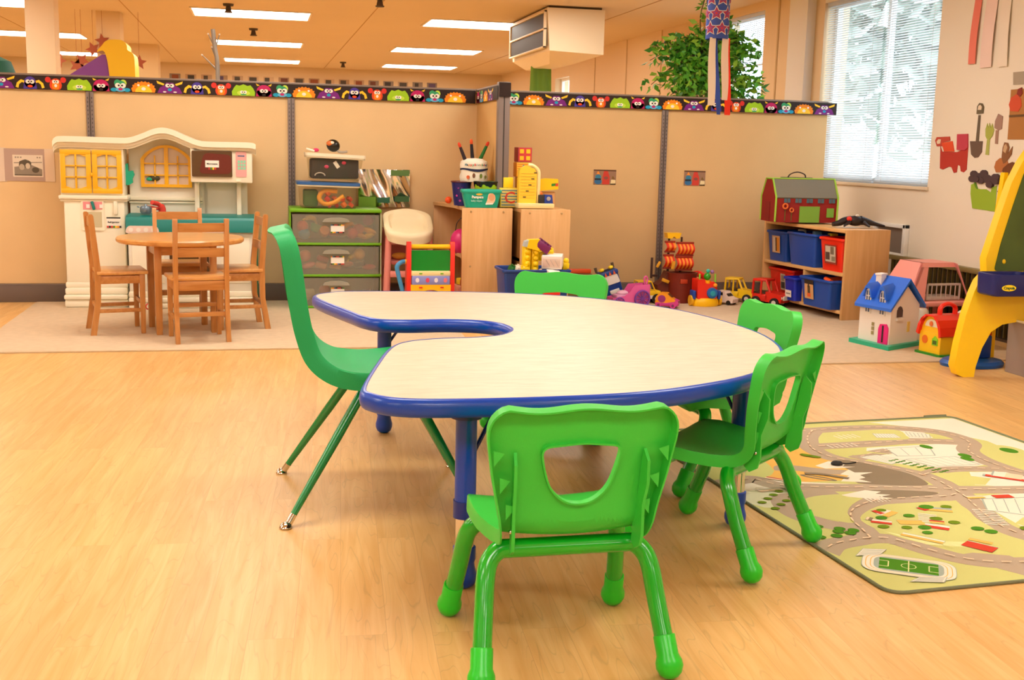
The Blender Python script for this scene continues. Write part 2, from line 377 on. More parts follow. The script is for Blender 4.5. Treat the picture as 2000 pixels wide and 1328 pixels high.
for Y, rt_ in rowtxt.items():
    for X, ct in coltxt.items():
        lab = 'fluorescent ceiling light %s, %s' % (ct, rt_)
        xx = X+({18.2: .25, 15.15: .05}.get(Y, 0) if X > 0 else ({18.2: .13, 15.15: .05}.get(Y, 0) if X > -1 else 0))
        if not used: o = L0; used = True; o.location = (xx, Y, HC)
        else: o = dup(L0, (xx, Y, HC), 0)
        o['label'] = lab; o['group'] = 'fluorescent ceiling lights'
# sprinkler heads / sensors on the ceiling
smk = mat('4a3a2c', .6)
for px, py, lab in ((742, 2, 'dark ceiling sprinkler head at the top edge of the picture'), (670, 125, 'dark ceiling sprinkler head between the two rear light columns'), (446, 14, 'small metal sprinkler head above the nearest left ceiling light'), (495, 61, 'small metal sprinkler head between two left ceiling lights'), (1030, 42, 'small metal sprinkler head by the right-hand ceiling light')):
    p = atZ(px, py, HC-.03)
    M = MB(); M.cyl((0, 0, 0), (0, 0, -.02), .05, .045, smk, 16); M.cyl((0, 0, -.02), (0, 0, -.07), .02, .03, smk, 12); M.cyl((0, 0, -.07), (0, 0, -.08), .04, .035, smk, 12)
    M.build('sprinkler_head', None, lab, 'sprinkler', 'ceiling sprinkler heads', loc=(p.x, p.y, HC))
# column, bulkheads in the far hall
M = MB(); M.b2((-1.79, 10, 0), (-1.57, 10.24, HC), mat('e4cba6', .7), .004); M.build('pillar', kind='structure')
a = atY(188, 60, 12.2); b = atY(235, 60, 12.2)
M = MB(); M.b2((a.x, 12.2, 0), (b.x, 12.5, HC), mat('dcbf93', .8)); M.build('column_far', kind='structure')
a = atY(252, 112, 16); b = atY(308, 112, 16)
M = MB(); M.b2((a.x, 16, 0), (b.x, 16.4, HC), mat('ddc091', .8)); M.build('column_back', kind='structure')
# hanging heater/air unit
def acunit2():
    t = thing('ceiling_air_unit', 'beige ceiling-hung air unit with a dark slotted grille on its left side', 'air conditioner', (0, 0, 0))
    cm = mat('ecd8b6', .5)
    # two end faces: near face (camera side) at Y=10, its left edge is the front corner of the grille
    A = atY(1068, 68, 10); B = atY(1180, 70, 10); C = atY(1180, 111, 10); D = atY(1078, 101, 10)
    z1, z0 = HC, 1.855; x0, x1 = A.x, B.x
    M = MB()
    # plan: grille face runs from (x0,10) back to (x0-.02, 11.3); underside slopes down toward the back left
    vs_ = [(x0, 10, z1-.02), (x1, 10, z1-.02), (x1, 10, z0), (x0+.03, 10, z0+.02), (x0+.0, 11.5, z1-.02), (x1, 11.5, z1-.02), (x1, 11.5, z0), (x0+.03, 11.5, z0+.02)]
    low = [(x0+.12, 10.35, z0-.07), (x1-.2, 10.35, z0-.07), (x1-.2, 11.3, z0-.07), (x0+.12, 11.3, z0-.07)]
    V = [M.bm.verts.new(v) for v in vs_+low]
    for f in ((0, 1, 2, 3), (5, 4, 7, 6), (4, 0, 3, 7), (1, 5, 6, 2), (4, 5, 1, 0), (3, 2, 9, 8), (2, 6, 10, 9), (6, 7, 11, 10), (7, 3, 8, 11), (8, 9, 10, 11)): M.bm.faces.new([V[i] for i in f])
    M.mi(cm); M.build('housing', t, ang=20)
    M = MB(); M.b2((x0-.006, 10.06, z0+.06), (x0+.012, 11.42, z0+.20), mat('33291e', .6)); M.b2((x0-.006, 10.06, z0+.215), (x0+.012, 11.42, z1-.06), mat('33291e', .6)); M.build('grille', t)
    M = MB()
    for z in (z0+.045, z0+.2, z1-.055): M.b2((x0-.02, 10.03, z), (x0+.004, 11.45, z+.015), cm, .002)
    for y in (10.03, 11.43): M.b2((x0-.02, y, z0+.045), (x0+.004, y+.025, z1-.04), cm, .002)
    M.build('grille_frame', t)
    M = MB(); M.b2((x0+.02, 10.03, z1-.02), (x1-.02, 11.47, z1), mat('5a4632', .6)); M.build('mounting_gap', t)
acunit2()

# ------------------------------------------------------------------ partitions
fab_l = mat('e3c292', .95, bump=.25, bscale=260, var=.035, vscale=3, spec=.2); fab_r = mat('dab37e', .95, bump=.25, bscale=260, var=.035, vscale=3, spec=.2)
fab_e = mat('d5aa6e', .95, bump=.25, bscale=260, var=.03, vscale=3, spec=.2)
rail_m = mat('8d7866', .5); post_m = mat('7f7069', .45, .2); skirt_m = mat('6b5a50', .6)
PY, PH = 7.5, 1.39
def panel(x0, x1, label, fm, post=True, yb=PY, cap=True):
    t = thing('partition_panel', label, 'partition', (x0, yb, 0), group='tan office partition panels'); W = x1-x0
    M = MB(); M.b2((.02, 0, .115), (W-.0, .05, PH-.03), fm, .004); M.build('fabric_panel', t)
    M = MB(); M.b2((0, -.006, PH-.03), (W, .056, PH), rail_m, .005); M.build('top_rail', t)
    M = MB(); M.b2((.015, -.004, 0), (W-.015, .054, .115), skirt_m, .003)
    M.b2((.015, -.006, .108), (W-.015, -.002, .115), post_m); M.build('base_cover', t)
    if post:
        M = MB(); M.b2((-.022, -.014, 0), (.022, .06, PH-.03), post_m, .002)
        M.b2((-.0025, -.0165, .01), (.0025, -.013, PH-.1), mat('3f3733', .6))
        for sx in (-.012, .012):
            z = .15
            while z < PH-.12: M.b2((sx-.002, -.0155, z), (sx+.002, -.0135, z+.011), mat('3f3733', .6)); z += .025
        M.build('slotted_post', t)
    return t
panel(-4.2, -2.6, 'tan fabric partition panel beyond the left picture edge', fab_l, False)
panel(-2.6, -.99, 'tan partition panel at the far left with the photocopied picture taped to it', fab_l, False)
panel(-.99, .217, 'tan fabric partition panel behind the cream play kitchen', fab_l)
panel(.217, 1.44, 'tan fabric partition panel behind the green drawer tower and high chair', fab_l)
panel(1.44, 2.717, 'tan fabric partition panel right of the corner post, with one small card on it', fab_r)
panel(2.717, 3.925, 'tan fabric partition panel at the right end, beside the barn play case', fab_r)
t = thing('partition_panel', 'short tan partition panel jutting out towards the viewer between the toy shelves', 'partition', (1.44, 6.79, 0), group='tan office partition panels')
M = MB(); M.b2((-.025, .03, .115), (.025, .71, PH-.03), fab_e, .004); M.build('fabric_panel', t)
M = MB(); M.b2((-.03, .0, PH-.03), (.03, .71, PH), rail_m, .005); M.build('top_rail', t)
M = MB(); M.b2((-.027, .03, 0), (.027, .71, .115), skirt_m, .003); M.build('base_cover', t)
M = MB(); M.b2((-.034, -.03, 0), (.036, .03, PH+.01), post_m, .004); M.b2((-.002, -.033, .02), (.004, -.029, PH), mat('3f3733', .6)); M.build('end_post', t)

# ---- printed border strips with cartoon creature heads (plain generic shapes)
CC = {k: mat(v, .5, spec=.3) for k, v in dict(bk='2b1c18', re='e2491c', gr='9fce1e', mg='c01f63', tg='35a06a', wh='f6efe4', cy='1aa0c8', og='f08a12', ye='ffcb2e', pu='7b2080', vi='4b3aa0', pk='f2a0b0', dk='241410', lm='c6e24a', rd='d8342a', lb='63b6e0').items()}
def creature(M, kind, s, L):
    """one head; s(u,v) maps strip coords (u along, v up, 0..1) and layer -> 3D"""
    def bl(cx, cy, rx, ry, c, l, n=14, a0=0, a1=2*PI): M_face(M, [s(x, y, l) for x, y in ell(cx, cy, rx, ry, n, a0, a1)], CC[c])
    def tri(pts, c, l): M_face(M, [s(x, y, l) for x, y in pts], CC[c])
    def eyes(cx, cy, r, c='wh'):
        for d in (-1, 1): bl(cx+d*r*.95, cy, r, r*1.15, c, 3, 10); bl(cx+d*r*.6, cy, r*.4, r*.45, 'dk', 4, 8)
    if kind == 0:
        bl(-.52, .74, .2, .22, 'rd', 1); bl(.52, .74, .2, .22, 'rd', 1); bl(0, .35, .42, .5, 're', 2); bl(0, .3, .26, .34, 'og', 2.5); eyes(0, .6, .12); bl(0, .3, .1, .12, 'wh', 3)
    elif kind == 1:
        tri([(-.72, 0), (-.74, .3), (-.6, .62), (-.45, .84), (-.25, .78), (0, .9), (.25, .78), (.45, .84), (.62, .6), (.74, .3), (.72, 0)], 'gr', 1); bl(0, .22, .42, .2, 'lm', 2); eyes(0, .28, .11); bl(0, .1, .2, .06, 'tg', 3)
    elif kind == 2:
        tri([(-.42, .8), (-.5, 1), (-.25, .85)], 'ye', 1); tri([(.42, .8), (.5, 1), (.25, .85)], 'ye', 1); bl(0, .4, .46, .5, 'mg', 2); tri([(-.5, 0), (-.42, .45), (.42, .45), (.5, 0)], 'mg', 2); eyes(0, .42, .13); bl(0, .12, .12, .1, 'dk', 3)
    elif kind == 3:
        bl(-.4, .15, .2, .15, 'cy', 1); bl(.4, .15, .2, .15, 'cy', 1); bl(-.18, .68, .2, .26, 'tg', 1); bl(.18, .68, .2, .26, 'lm', 1); bl(0, .5, .34, .36, 'tg', 2); eyes(0, .48, .17); bl(0, .16, .3, .16, 'lb', 2.5); bl(0, .2, .14, .1, 'mg', 3.4)
    elif kind == 4:
        pts = []
        for k in range(21):
            a = PI*k/20; r = 1.0 if k % 2 else .9
            pts.append((.74*r*math.cos(a), .02+.86*r*math.sin(a)**.6))
        tri(pts, 'og', 1); bl(0, .02, .5, .52, 'ye', 2, 16, 0, PI); bl(0, .28, .13, .13, 'wh', 3); bl(-.3, .55, .07, .08, 'wh', 3); bl(.3, .55, .07, .08, 'wh', 3)
    elif kind == 5:
        tri([(-.3, .72), (-.75, .95), (-.7, .74), (-.36, .6)], 'ye', 1); tri([(.3, .72), (.75, .95), (.7, .74), (.36, .6)], 'ye', 1); tri([(-.72, 0), (-.55, .45), (-.3, .6), (-.2, .82), (.2, .82), (.3, .6), (.55, .45), (.72, 0)], 'pu', 2); eyes(0, .6, .13); bl(0, .28, .12, .12, 'cy', 3); bl(-.3, .1, .1, .05, 'wh', 3); bl(.3, .1, .1, .05, 'wh', 3)
    else:
        for d in (-1, 1): tri([(d*.3, .6), (d*.55, .7), (d*.8, .45), (d*.88, .12), (d*.72, .05), (d*.66, .35), (d*.5, .5), (d*.3, .42)], 'ye', 1)
        bl(0, .5, .36, .44, 'vi', 2); tri([(-.42, 0), (-.36, .5), (.36, .5), (.42, 0)], 'vi', 2); eyes(0, .55, .14); bl(0, .2, .16, .1, 're', 3)
def M_face(M, pts, m):
    f = M.bm.faces.new([M.bm.verts.new(M.X @ Vector(p)) for p in pts]); f.material_index = M.mi(m)
def strip(a, b, label, name='border_strip', start=0, nrm=(0, -1), h=.082, ztop=1.378):
    """paper strip from a to b (plan points), printed with heads"""
    a = Vector(a); b = Vector(b); L = (b-a).length; d = (b-a)/L; n = Vector(nrm)
    M = MB(); z0 = ztop-h
    def P(u, z, l): q = a+d*u+n*(.0015+.00022*l); return (q.x, q.y, z)
    M.quad(P(0, z0, 0), P(L, z0, 0), P(L, ztop, 0), P(0, ztop, 0), CC['bk'])
    M.quad(P(0, z0, -5), P(L, z0, -5), P(L, ztop, -5), P(0, ztop, -5), CC['bk'])
    wd = [.125, .145, .105, .12, .15, .16, .165]; u = .012; k = start
    while u+wd[k % 7] < L+.02:
        wk = wd[k % 7]; hw = min(wk*.6, wk*.62)
        def s(x, y, l, c=u+wk/2, q=wk*[.67, .66, .94, .8, .66, .65, .56][k % 7]): return P(min(max(c+x*q, .002), L-.002), z0+h*.02+min(max(y, 0), 1)*h*.95, l)
        creature(M, k % 7, s, L); u += wk; k += 1
    return M.build(name, None, label, 'border', 'creature border strips along the partition tops', flat=True)
strip((-2.55, PY-.019), (1.40, PY-.019), 'paper border strip of colourful cartoon creatures along the left partition top', start=5)
strip((1.404, 7.46), (1.404, 6.77), 'paper border strip of cartoon creatures on the short jutting partition', nrm=(-1, 0), start=2)
strip((1.48, PY-.019), (3.98, PY-.019), 'paper border strip of cartoon creatures along the right partition top, sticking out past its end', start=2)
strip((1.406, 6.755), (1.478, 6.755), 'small folded bit of creature border across the corner post top', start=4, ztop=1.395)

# ------------------------------------------------------------------ carpets
def carpet_mat(c):
    return mat(c, .98, bump=.5, bscale=420, var=.05, vscale=25, spec=.1)
M = MB(); M.b2((-1.34, 5.67, 0), (1.08, 7.46, .008), carpet_mat('d6bf9f'), .002); M.build('area_rug', None, 'beige carpet under the wooden table and play kitchen', 'rug')
M = MB(); M.b2((1.38, 5.03, 0), (3.95, 7.46, .008), carpet_mat('d8c0a2'), .002); M.build('area_rug', None, 'beige carpet under the toy vehicles and low shelf on the right', 'rug')
# ================================================================== KIDNEY TABLE
TZ = .478
blue = mat('0042b4', .28, spec=.55); blue_d = mat('042a84', .35)
out = [(.196, 4.01), (.255, 4.135), (.36, 4.165), (.73, 4.14), (1.00, 4.06), (1.20, 3.92), (1.363, 3.69), (1.44, 3.42), (1.46, 3.13), (1.405, 2.87), (1.30, 2.68), (1.16, 2.52), (1.0, 2.42), (.82, 2.35), (.6, 2.325), (.40, 2.325), (.29, 2.345), (.235, 2.40), (.228, 2.47), (.285, 2.74), (.345, 2.97), (.40, 3.06), (.49, 3.10), (.60, 3.115), (.68, 3.155), (.728, 3.23), (.735, 3.30), (.715, 3.375), (.66, 3.43), (.56, 3.455), (.45, 3.45), (.37, 3.47), (.325, 3.53), (.29, 3.64)]
cx, cy = .85, 3.25
prof = [(p.x, p.y) for p in smooth_path([(x, y, 0) for x, y in out], 5, True)]
tb = thing('kidney_table', 'cream kidney-shaped activity table with a thick blue edge band and blue legs', 'table', (cx, cy, 0))
lam = mat('dfcfb4', .33, var=.02, vscale=30, spec=.5)
def table_top_mat():
    m = bpy.data.materials.new('speckled_cream_laminate'); m.use_nodes = True; nt = m.node_tree; b = nt.nodes['Principled BSDF']; L = nt.links.new
    tc = nt.nodes.new('ShaderNodeTexCoord'); mp = nt.nodes.new('ShaderNodeMapping'); mp.inputs['Scale'].default_value = (5, 26, 1); mp.inputs['Rotation'].default_value = (0, 0, .06)
    L(tc.outputs['Object'], mp.inputs['Vector']); n = nt.nodes.new('ShaderNodeTexNoise'); n.inputs['Scale'].default_value = 3; n.inputs['Detail'].default_value = 7; L(mp.outputs[0], n.inputs['Vector'])
    c = nt.nodes.new('ShaderNodeValToRGB'); c.color_ramp.elements[0].position = .35; c.color_ramp.elements[1].position = .65
    c.color_ramp.elements[0].color = (*lin('d0c1a8'), 1); c.color_ramp.elements[1].color = (*lin('ddcfb8'), 1); L(n.outputs['Fac'], c.inputs[0]); L(c.outputs[0], b.inputs['Base Color']); b.inputs['Roughness'].default_value = .36
    return m
area_ = sum(prof[i][0]*prof[(i+1) % len(prof)][1]-prof[(i+1) % len(prof)][0]*prof[i][1] for i in range(len(prof)))
if area_ < 0: prof = prof[::-1]
def offset(poly, d):
    N = len(poly); o = []
    for i in range(N):
        a = Vector(poly[i-1]); b = Vector(poly[(i+1) % N]); t = (b-a).normalized(); o.append((poly[i][0]+t.y*d, poly[i][1]-t.x*d))
    return o
loc = [(x-cx, y-cy) for x, y in prof]
M = MB(); M.prism(loc, TZ-.03, TZ, 'xy', table_top_mat()); M.build('tabletop', tb, ang=30)
M = MB(); N = len(loc)      # rounded blue band wrapped round the edge
sec = [(-.006, -.036), (.002, -.040), (.008, -.036), (.0125, -.028), (.014, -.019), (.0125, -.010), (.008, -.002), (.002, .0012), (-.002, .0012), (-.002, -.001)]
rows = [[M.bm.verts.new((x, y, TZ+z)) for x, y in offset(loc, d)] for d, z in sec]; mi = M.mi(blue)
for r in range(len(rows)-1):
    for k in range(N): M.bm.faces.new((rows[r][k], rows[r][(k+1) % N], rows[r+1][(k+1) % N], rows[r+1][k]))
M.build('edge_band', tb, ang=50)
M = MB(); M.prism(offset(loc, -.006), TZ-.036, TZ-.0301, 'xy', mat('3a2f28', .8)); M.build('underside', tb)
for lx, ly in ((.455, 2.47), (1.265, 2.79), (.429, 3.945), (1.13, 3.68)):
    x, y = lx-cx, ly-cy
    M = MB(); M.cyl((x, y, .205), (x, y, TZ-.036), .0245, .0245, blue, 24); M.cyl((x, y, .17), (x, y, .21), .0275, .0275, blue_d, 24, .002)
    lg = M.build('leg', tb)
    M = MB(); M.cyl((x, y, TZ-.075), (x, y, TZ-.036), .036, .036, blue_d, 20, .002); M.b2((x-.05, y-.05, TZ-.04), (x+.05, y+.05, TZ-.036), blue_d); M.build('leg_socket', lg)
    M = MB(); M.cyl((x, y, .08), (x, y, .172), .0215, .0215, G['chrome'], 24); o = M.build('chrome_sleeve', lg); o['label'] = 'polished chrome sleeve'
    M = MB(); M.lathe([(.0, .002), (.014, .001), (.024, .008), (.0295, .022), (.0295, .034), (.025, .050), (.0235, .062), (.0265, .070), (.0265, .098), (.022, .100), (0, .100)], (x, y, 0), blue, 24); M.build('foot', lg)
for q0, q1 in (((.56, 2.56), (.47, 2.48)), ((.52, 3.93), (.435, 3.945)), ((1.2, 2.84), (1.255, 2.80))):
    M = MB(); M.tube([(q0[0]-cx, q0[1]-cy, TZ-.04), (q1[0]-cx, q1[1]-cy, TZ-.17)], .005, blue_d, 8); M.build('leg_brace', tb)

# ================================================================== GREEN MOULDED CHAIRS
grn = mat('3cca44', .42, bump=.12, bscale=700, spec=.45); grn_t = mat('0cb020', .2, spec=.6, coat=.3); grn_f = mat('22cc28', .3, spec=.5)
def path_fn(pts, n=10):
    P = smooth_path(pts, n); d = [0]
    for a, b in zip(P, P[1:]): d.append(d[-1]+(b-a).length)
    tot = d[-1]
    def f(s):
        s = min(max(s, 0), 1)*tot; i = 0
        while i < len(d)-2 and d[i+1] < s: i += 1
        t = (s-d[i])/(d[i+1]-d[i]); p = P[i].lerp(P[i+1], t)
        a = P[max(i-1, 0)]; b = P[min(i+2, len(P)-1)]; tg = (b-a).normalized()
        return p, tg
    return f, tot
def moulded_shell(t, prof_pts, width, hole, m, split, flange=.026, concave=.012, thick=.0035, names=('backrest', 'seat'), topfn=None, nring=26, N=112):
    """one-piece shell: prof_pts run from backrest top to seat front (side view x,z as y,z); width(s) half width"""
    f, tot = path_fn([(0, y, z) for y, z in prof_pts])
    def to3(x, s, off):
        ext = 0
        if s < 0: ext = s
        p, tg = f(s); nrm = Vector((0, -tg.z, tg.y)) ;  nrm = Vector((0, tg.z, -tg.y))
        w_ = width(min(max(s, 0), 1)); c = concave*(abs(x)/w_)**2
        q = p+Vector((x, 0, 0))+tg*(ext*tot)+nrm*(off-c)
        return q
    # outer outline in (x, s)
    oc = []
    ns = 30
    side = [(width(k/ns), k/ns) for k in range(ns+1)]
    poly = [(x, s*tot) for x, s in side]+[(-x, s*tot) for x, s in side[::-1]]
    poly = round_poly([(p[0], p[1], .05) if i in (0, ns, ns+1, 2*ns+1) else (p[0], p[1], 0) for i, p in enumerate(poly)], 0, 8)
    # corner rounding has to span several short edges: rebuild from a superellipse-like clamp
    def outline(k):
        a = 2*PI*k/N
        # cast a ray from the hole centre in (x, s) space and find the rounded boundary
        cxs, cys = 0, hc
        dx, dy = math.cos(a), math.sin(a); lo, hi = 0, 2
        for _ in range(30):
            mid = (lo+hi)/2; x = cxs+dx*mid; y = cys+dy*mid
            if inside(x, y): lo = mid
            else: hi = mid
        return (cxs+dx*lo, cys+dy*lo)
    R_ = .05
    def inside(x, y):
        if y < topy(x) or y > tot: return False
        w_ = width(y/tot); ax = abs(x)
        if ax > w_: return False
        for yy, sg in ((0, 1), (tot, -1)):
            ww = width(yy/tot+ (R_/tot if sg > 0 else -R_/tot)); dy = (y-yy)*sg
            if dy < R_ and ax > ww-R_:
                if (ax-(ww-R_))**2+(R_-dy)**2 > R_*R_: return False
        return True
    topy = (lambda x: topfn(x)) if topfn else (lambda x: 0)
    hc = hole['c'] if hole else tot*.5
    O = [outline(k) for k in range(N)]
    if hole:
        H = []
        hp = hole['poly']; HP = round_poly(hp, .022, 6)
        for k in range(N):
            a = 2*PI*k/N; d = Vector((math.cos(a), math.sin(a))); best = None
            for i in range(len(HP)):
                p = Vector(HP[i])-Vector((0, hc)); q = Vector(HP[(i+1) % len(HP)])-Vector((0, hc)); e = q-p; den = d.x*e.y-d.y*e.x
                if abs(den) < 1e-12: continue
                tt = (p.x*e.y-p.y*e.x)/den; uu = (p.x*d.y-p.y*d.x)/den
                if tt > 0 and -1e-6 <= uu <= 1+1e-6: best = max(best or 0, tt)
            H.append((d.x*best, hc+d.y*best))
    rings = []
    if hole:
        rings.append([to3(h[0]+(o[0]-h[0])*0, h[1]/tot, .014) for h, o in zip(H, O)])
        rings.append([to3(h[0], h[1]/tot, .004) for h in H])
        base = H
    else:
        base = [(0, hc)]*N
    for r in range(0 if hole else 1, nring+1):
        q = r/nring; rings.append([to3((h[0]+(o[0]-h[0])*q*.985), (h[1]+(o[1]-h[1])*q*.985)/tot, 0) for h, o in zip(base, O)])
    rings.append([to3(o[0]*1.0, (hc+(o[1]-hc)*1.0)/tot, .004) for o in O])
    for fl in (.35, .7, 1.0): rings.append([to3(o[0]*(1+.012*fl), (hc+(o[1]-hc)*(1+.008*fl))/tot, .004+flange*fl) for o in O])
    bm = bmesh.new(); V = []
    if not hole:
        c0 = bm.verts.new(to3(0, hc/tot, 0)); V.append([c0]*N)
    for r in rings: V.append([bm.verts.new(p) for p in r])
    for i in range(len(V)-1):
        for k in range(N):
            q = []
            for v in (V[i][k], V[i][(k+1) % N], V[i+1][(k+1) % N], V[i+1][k]):
                if v not in q: q.append(v)
            if len(q) > 2: bm.faces.new(q)
    bmesh.ops.recalc_face_normals(bm, faces=bm.faces)
    bmesh.ops.solidify(bm, geom=bm.faces[:], thickness=thick)
    objs = []
    for part, keep in ((names[0], lambda c: c.z > split), (names[1], lambda c: c.z <= split)):
        b2 = bm.copy(); dl = [fc for fc in b2.faces if not keep(fc.calc_center_median())]
        bmesh.ops.delete(b2, geom=dl, context='FACES')
        me = bpy.data.meshes.new(part); b2.to_mesh(me); b2.free(); me.materials.append(m); me.shade_smooth(); me.set_sharp_from_angle(angle=math.radians(60))
        o = bpy.data.objects.new(part, me); COL.objects.link(o); o.parent = t; objs.append(o)
    bm.free(); return objs
def small_chair(label, loc, rz):
    t = thing('stacking_chair', label, 'chair', loc, rz, 'small bright green plastic chairs round the kidney table')
    pr = [(-.172, .548), (-.160, .48), (-.150, .42), (-.142, .36), (-.134, .305), (-.100, .277), (-.04, .270), (.03, .274), (.09, .280), (.135, .277), (.155, .26)]
    def wd(s):
        # half width along the shell
        tab = [(0, .180), (.12, .179), (.25, .168), (.38, .153), (.5, .141), (.58, .143), (.75, .163), (1, .165)]
        for (a, b), (c, d) in zip(tab, tab[1:]):
            if a <= s <= c: return b+(d-b)*(s-a)/(c-a)
        return tab[-1][1]
    hole = dict(c=.115+.03, poly=[(-.076, .085), (0, .077), (.076, .085), (.070, .120), (.056, .168), (.022, .198), (-.022, .198), (-.056, .168), (-.070, .120)])
    topf = lambda x: +.004-.004*math.cos(x/.178*2*PI)
    bk, st = moulded_shell(t, pr, wd, hole, grn, .312, topfn=topf)
    # ribs on the rear of the backrest
    for sx in (-1, 1):
        M = MB(); x = sx*.106
        P = [(-.160, .455), (-.178, .435), (-.178, .39), (-.162, .345), (-.162, .285), (-.155, .262), (-.135, .25), (-.12, .262), (-.125, .31), (-.140, .36), (-.152, .43)]
        M.X = T(x, 0, 0, rz=sx*.12); M.prism(P, -.003, .003, 'yz', grn, .001); r = M.build('rib', bk)
        M = MB(); M.X = T(x, 0, 0, rz=sx*.12); M.sph((sx*.004, -.150, .30), (.004, .005, .005), G['chrome'], 10); M.build('screw', r)
        for z, yo, q in ((.452, -.158, .168), (.398, -.150, .154), (.345, -.142, .140)):
            M = MB(); M.prism([(sx*(q-.020), z+.004), (sx*(q-.001), z-.02), (sx*q, z+.010)], yo-.012, yo-.010, 'xz', grn); M.build('edge_gusset', bk)
    r = .0185
    for nm, ya, yb in (('rear', -.085, -.182), ('front', .095, .182)):
        M = MB(); M.cyl((-.115, ya, .245), (.115, ya, .245), r, r, grn_t, 20); M.build('crossbar', t)
        for sx in (-1, 1):
            M = MB(); pts = smooth_path([(sx*.112, ya, .245), (sx*.135, ya-.0, .243), (sx*.155, ya+(yb-ya)*.08, .226), (sx*.165, ya+(yb-ya)*.22, .198), (sx*.172, ya+(yb-ya)*.45, .14), (sx*.180, ya+(yb-ya)*.78, .07), (sx*.183, ya+(yb-ya)*.95, .035)], 5)
            M.tube(pts, r, grn_t, 20); lg = M.build('leg', t)
            M = MB(); d = (Vector(pts[-1])-Vector(pts[-8])).normalized(); e = Vector((sx*.185, yb, .027))
            R = (-d).to_track_quat('Z', 'Y').to_matrix().to_4x4()
            M.lathe([(0, -.0265), (.012, -.024), (.0215, -.016), (.0268, -.003), (.0262, .008), (.0215, .020), (.0215, .056), (.0205, .058), (.018, .058)], e, grn_f, 24, R); M.build('foot', lg)
    return t
c1 = small_chair('nearest small green chair, seen from behind in front of the kidney table', (.580, 2.13, 0), math.radians(0))
dup(c1, (1.15, 2.64, .002), math.radians(41), 'small green chair with one foot on the road play mat')
dup(c1, (1.385, 3.25, 0), math.radians(92), 'small green chair tucked in at the far right end of the kidney table')
dup(c1, (1.05, 4.03, 0), math.radians(153), 'small green chair beyond the kidney table, before the toy brick bin')

# ---- tall teal-green chair with tapered legs
tgm = mat('12a45a', .5, bump=.2, bscale=520, spec=.45); tgl = mat('0c8c48', .22, spec=.6, coat=.3)
def tall_chair():
    t = thing('school_chair', 'tall green moulded school chair with thin splayed legs at the left of the kidney table', 'chair', (.33, 3.21, 0), -PI/2)
    # local: +y is the way the sitter looks (world +x)
    pr = [(-.255, .778), (-.243, .735), (-.232, .67), (-.220, .58), (-.204, .50), (-.178, .435), (-.125, .395), (-.05, .382), (.03, .385), (.10, .393), (.15, .392), (.175, .375)]
    def wd(s):
        tab = [(0, .150), (.2, .162), (.45, .172), (.65, .190), (.85, .188), (1, .175)]
        for (a, b), (c, d) in zip(tab, tab[1:]):
            if a <= s <= c: return b+(d-b)*(s-a)/(c-a)
        return tab[-1][1]
    moulded_shell(t, pr, wd, None, tgm, .40, flange=.046, concave=.018, thick=.004, nring=30)
    for sx, sy, top in ((-1, -1, (-.13, -.09)), (1, -1, (.13, -.09)), (-1, 1, (-.12, .05)), (1, 1, (.12, .05))):
        foot = Vector((sx*.262, -.268 if sy < 0 else .262, .0)); tp = Vector((sx*.135, -.05 if sy < 0 else .075, .345))
        d = (foot-tp).normalized(); n = 8; pts = [tp.lerp(foot-d*.03, k/n) for k in range(n+1)]
        M = MB(); M.tube([tp+Vector((-sx*.04, 0, .008))]+pts, [.0135]*4+[.0135-.0055*k/(n-2) for k in range(n-1)][:n-2], tgl, 16); lg = M.build('leg', t)
        M = MB(); M.cyl(pts[-1]-d*.012, pts[-1]+d*.014, .0098, .0098, G['chrome'], 16, .001); e = Vector((foot.x, foot.y, 0))
        M.lathe([(0, .001), (.016, .001), (.0175, .004), (.015, .010), (.008, .016), (0, .018)], e, G['chrome'], 20); M.build('glide', lg)
    M = MB(); M.cyl((-.13, -.05, .352), (.13, -.05, .352), .012, .012, tgl, 14); M.cyl((-.13, .075, .352), (.13, .075, .352), .012, .012, tgl, 14); M.build('seat_support', t)
tall_chair()

# ================================================================== WOODEN TABLE + CHAIRS
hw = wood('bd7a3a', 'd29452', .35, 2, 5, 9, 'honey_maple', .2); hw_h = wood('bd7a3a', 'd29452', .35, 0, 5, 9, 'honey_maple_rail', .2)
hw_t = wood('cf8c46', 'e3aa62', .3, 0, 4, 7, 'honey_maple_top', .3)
wt = thing('round_table', 'small round honey-coloured wooden table by the play kitchen', 'table', (-.40, 6.29, .008), .22)
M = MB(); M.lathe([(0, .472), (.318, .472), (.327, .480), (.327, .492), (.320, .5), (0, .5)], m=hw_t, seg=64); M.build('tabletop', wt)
M = MB()
for a in range(4): M.X = T(rz=a*PI/2); M.b2((-.135, -.152, .415), (.135, -.137, .472), hw_h, .001)
M.build('apron', wt)
for sx in (-1, 1):
    for sy in (-1, 1): M = MB(); M.box((sx*.14, sy*.14, .236), (.036, .036, .472), hw, .003, taper=.85); M.build('leg', wt)
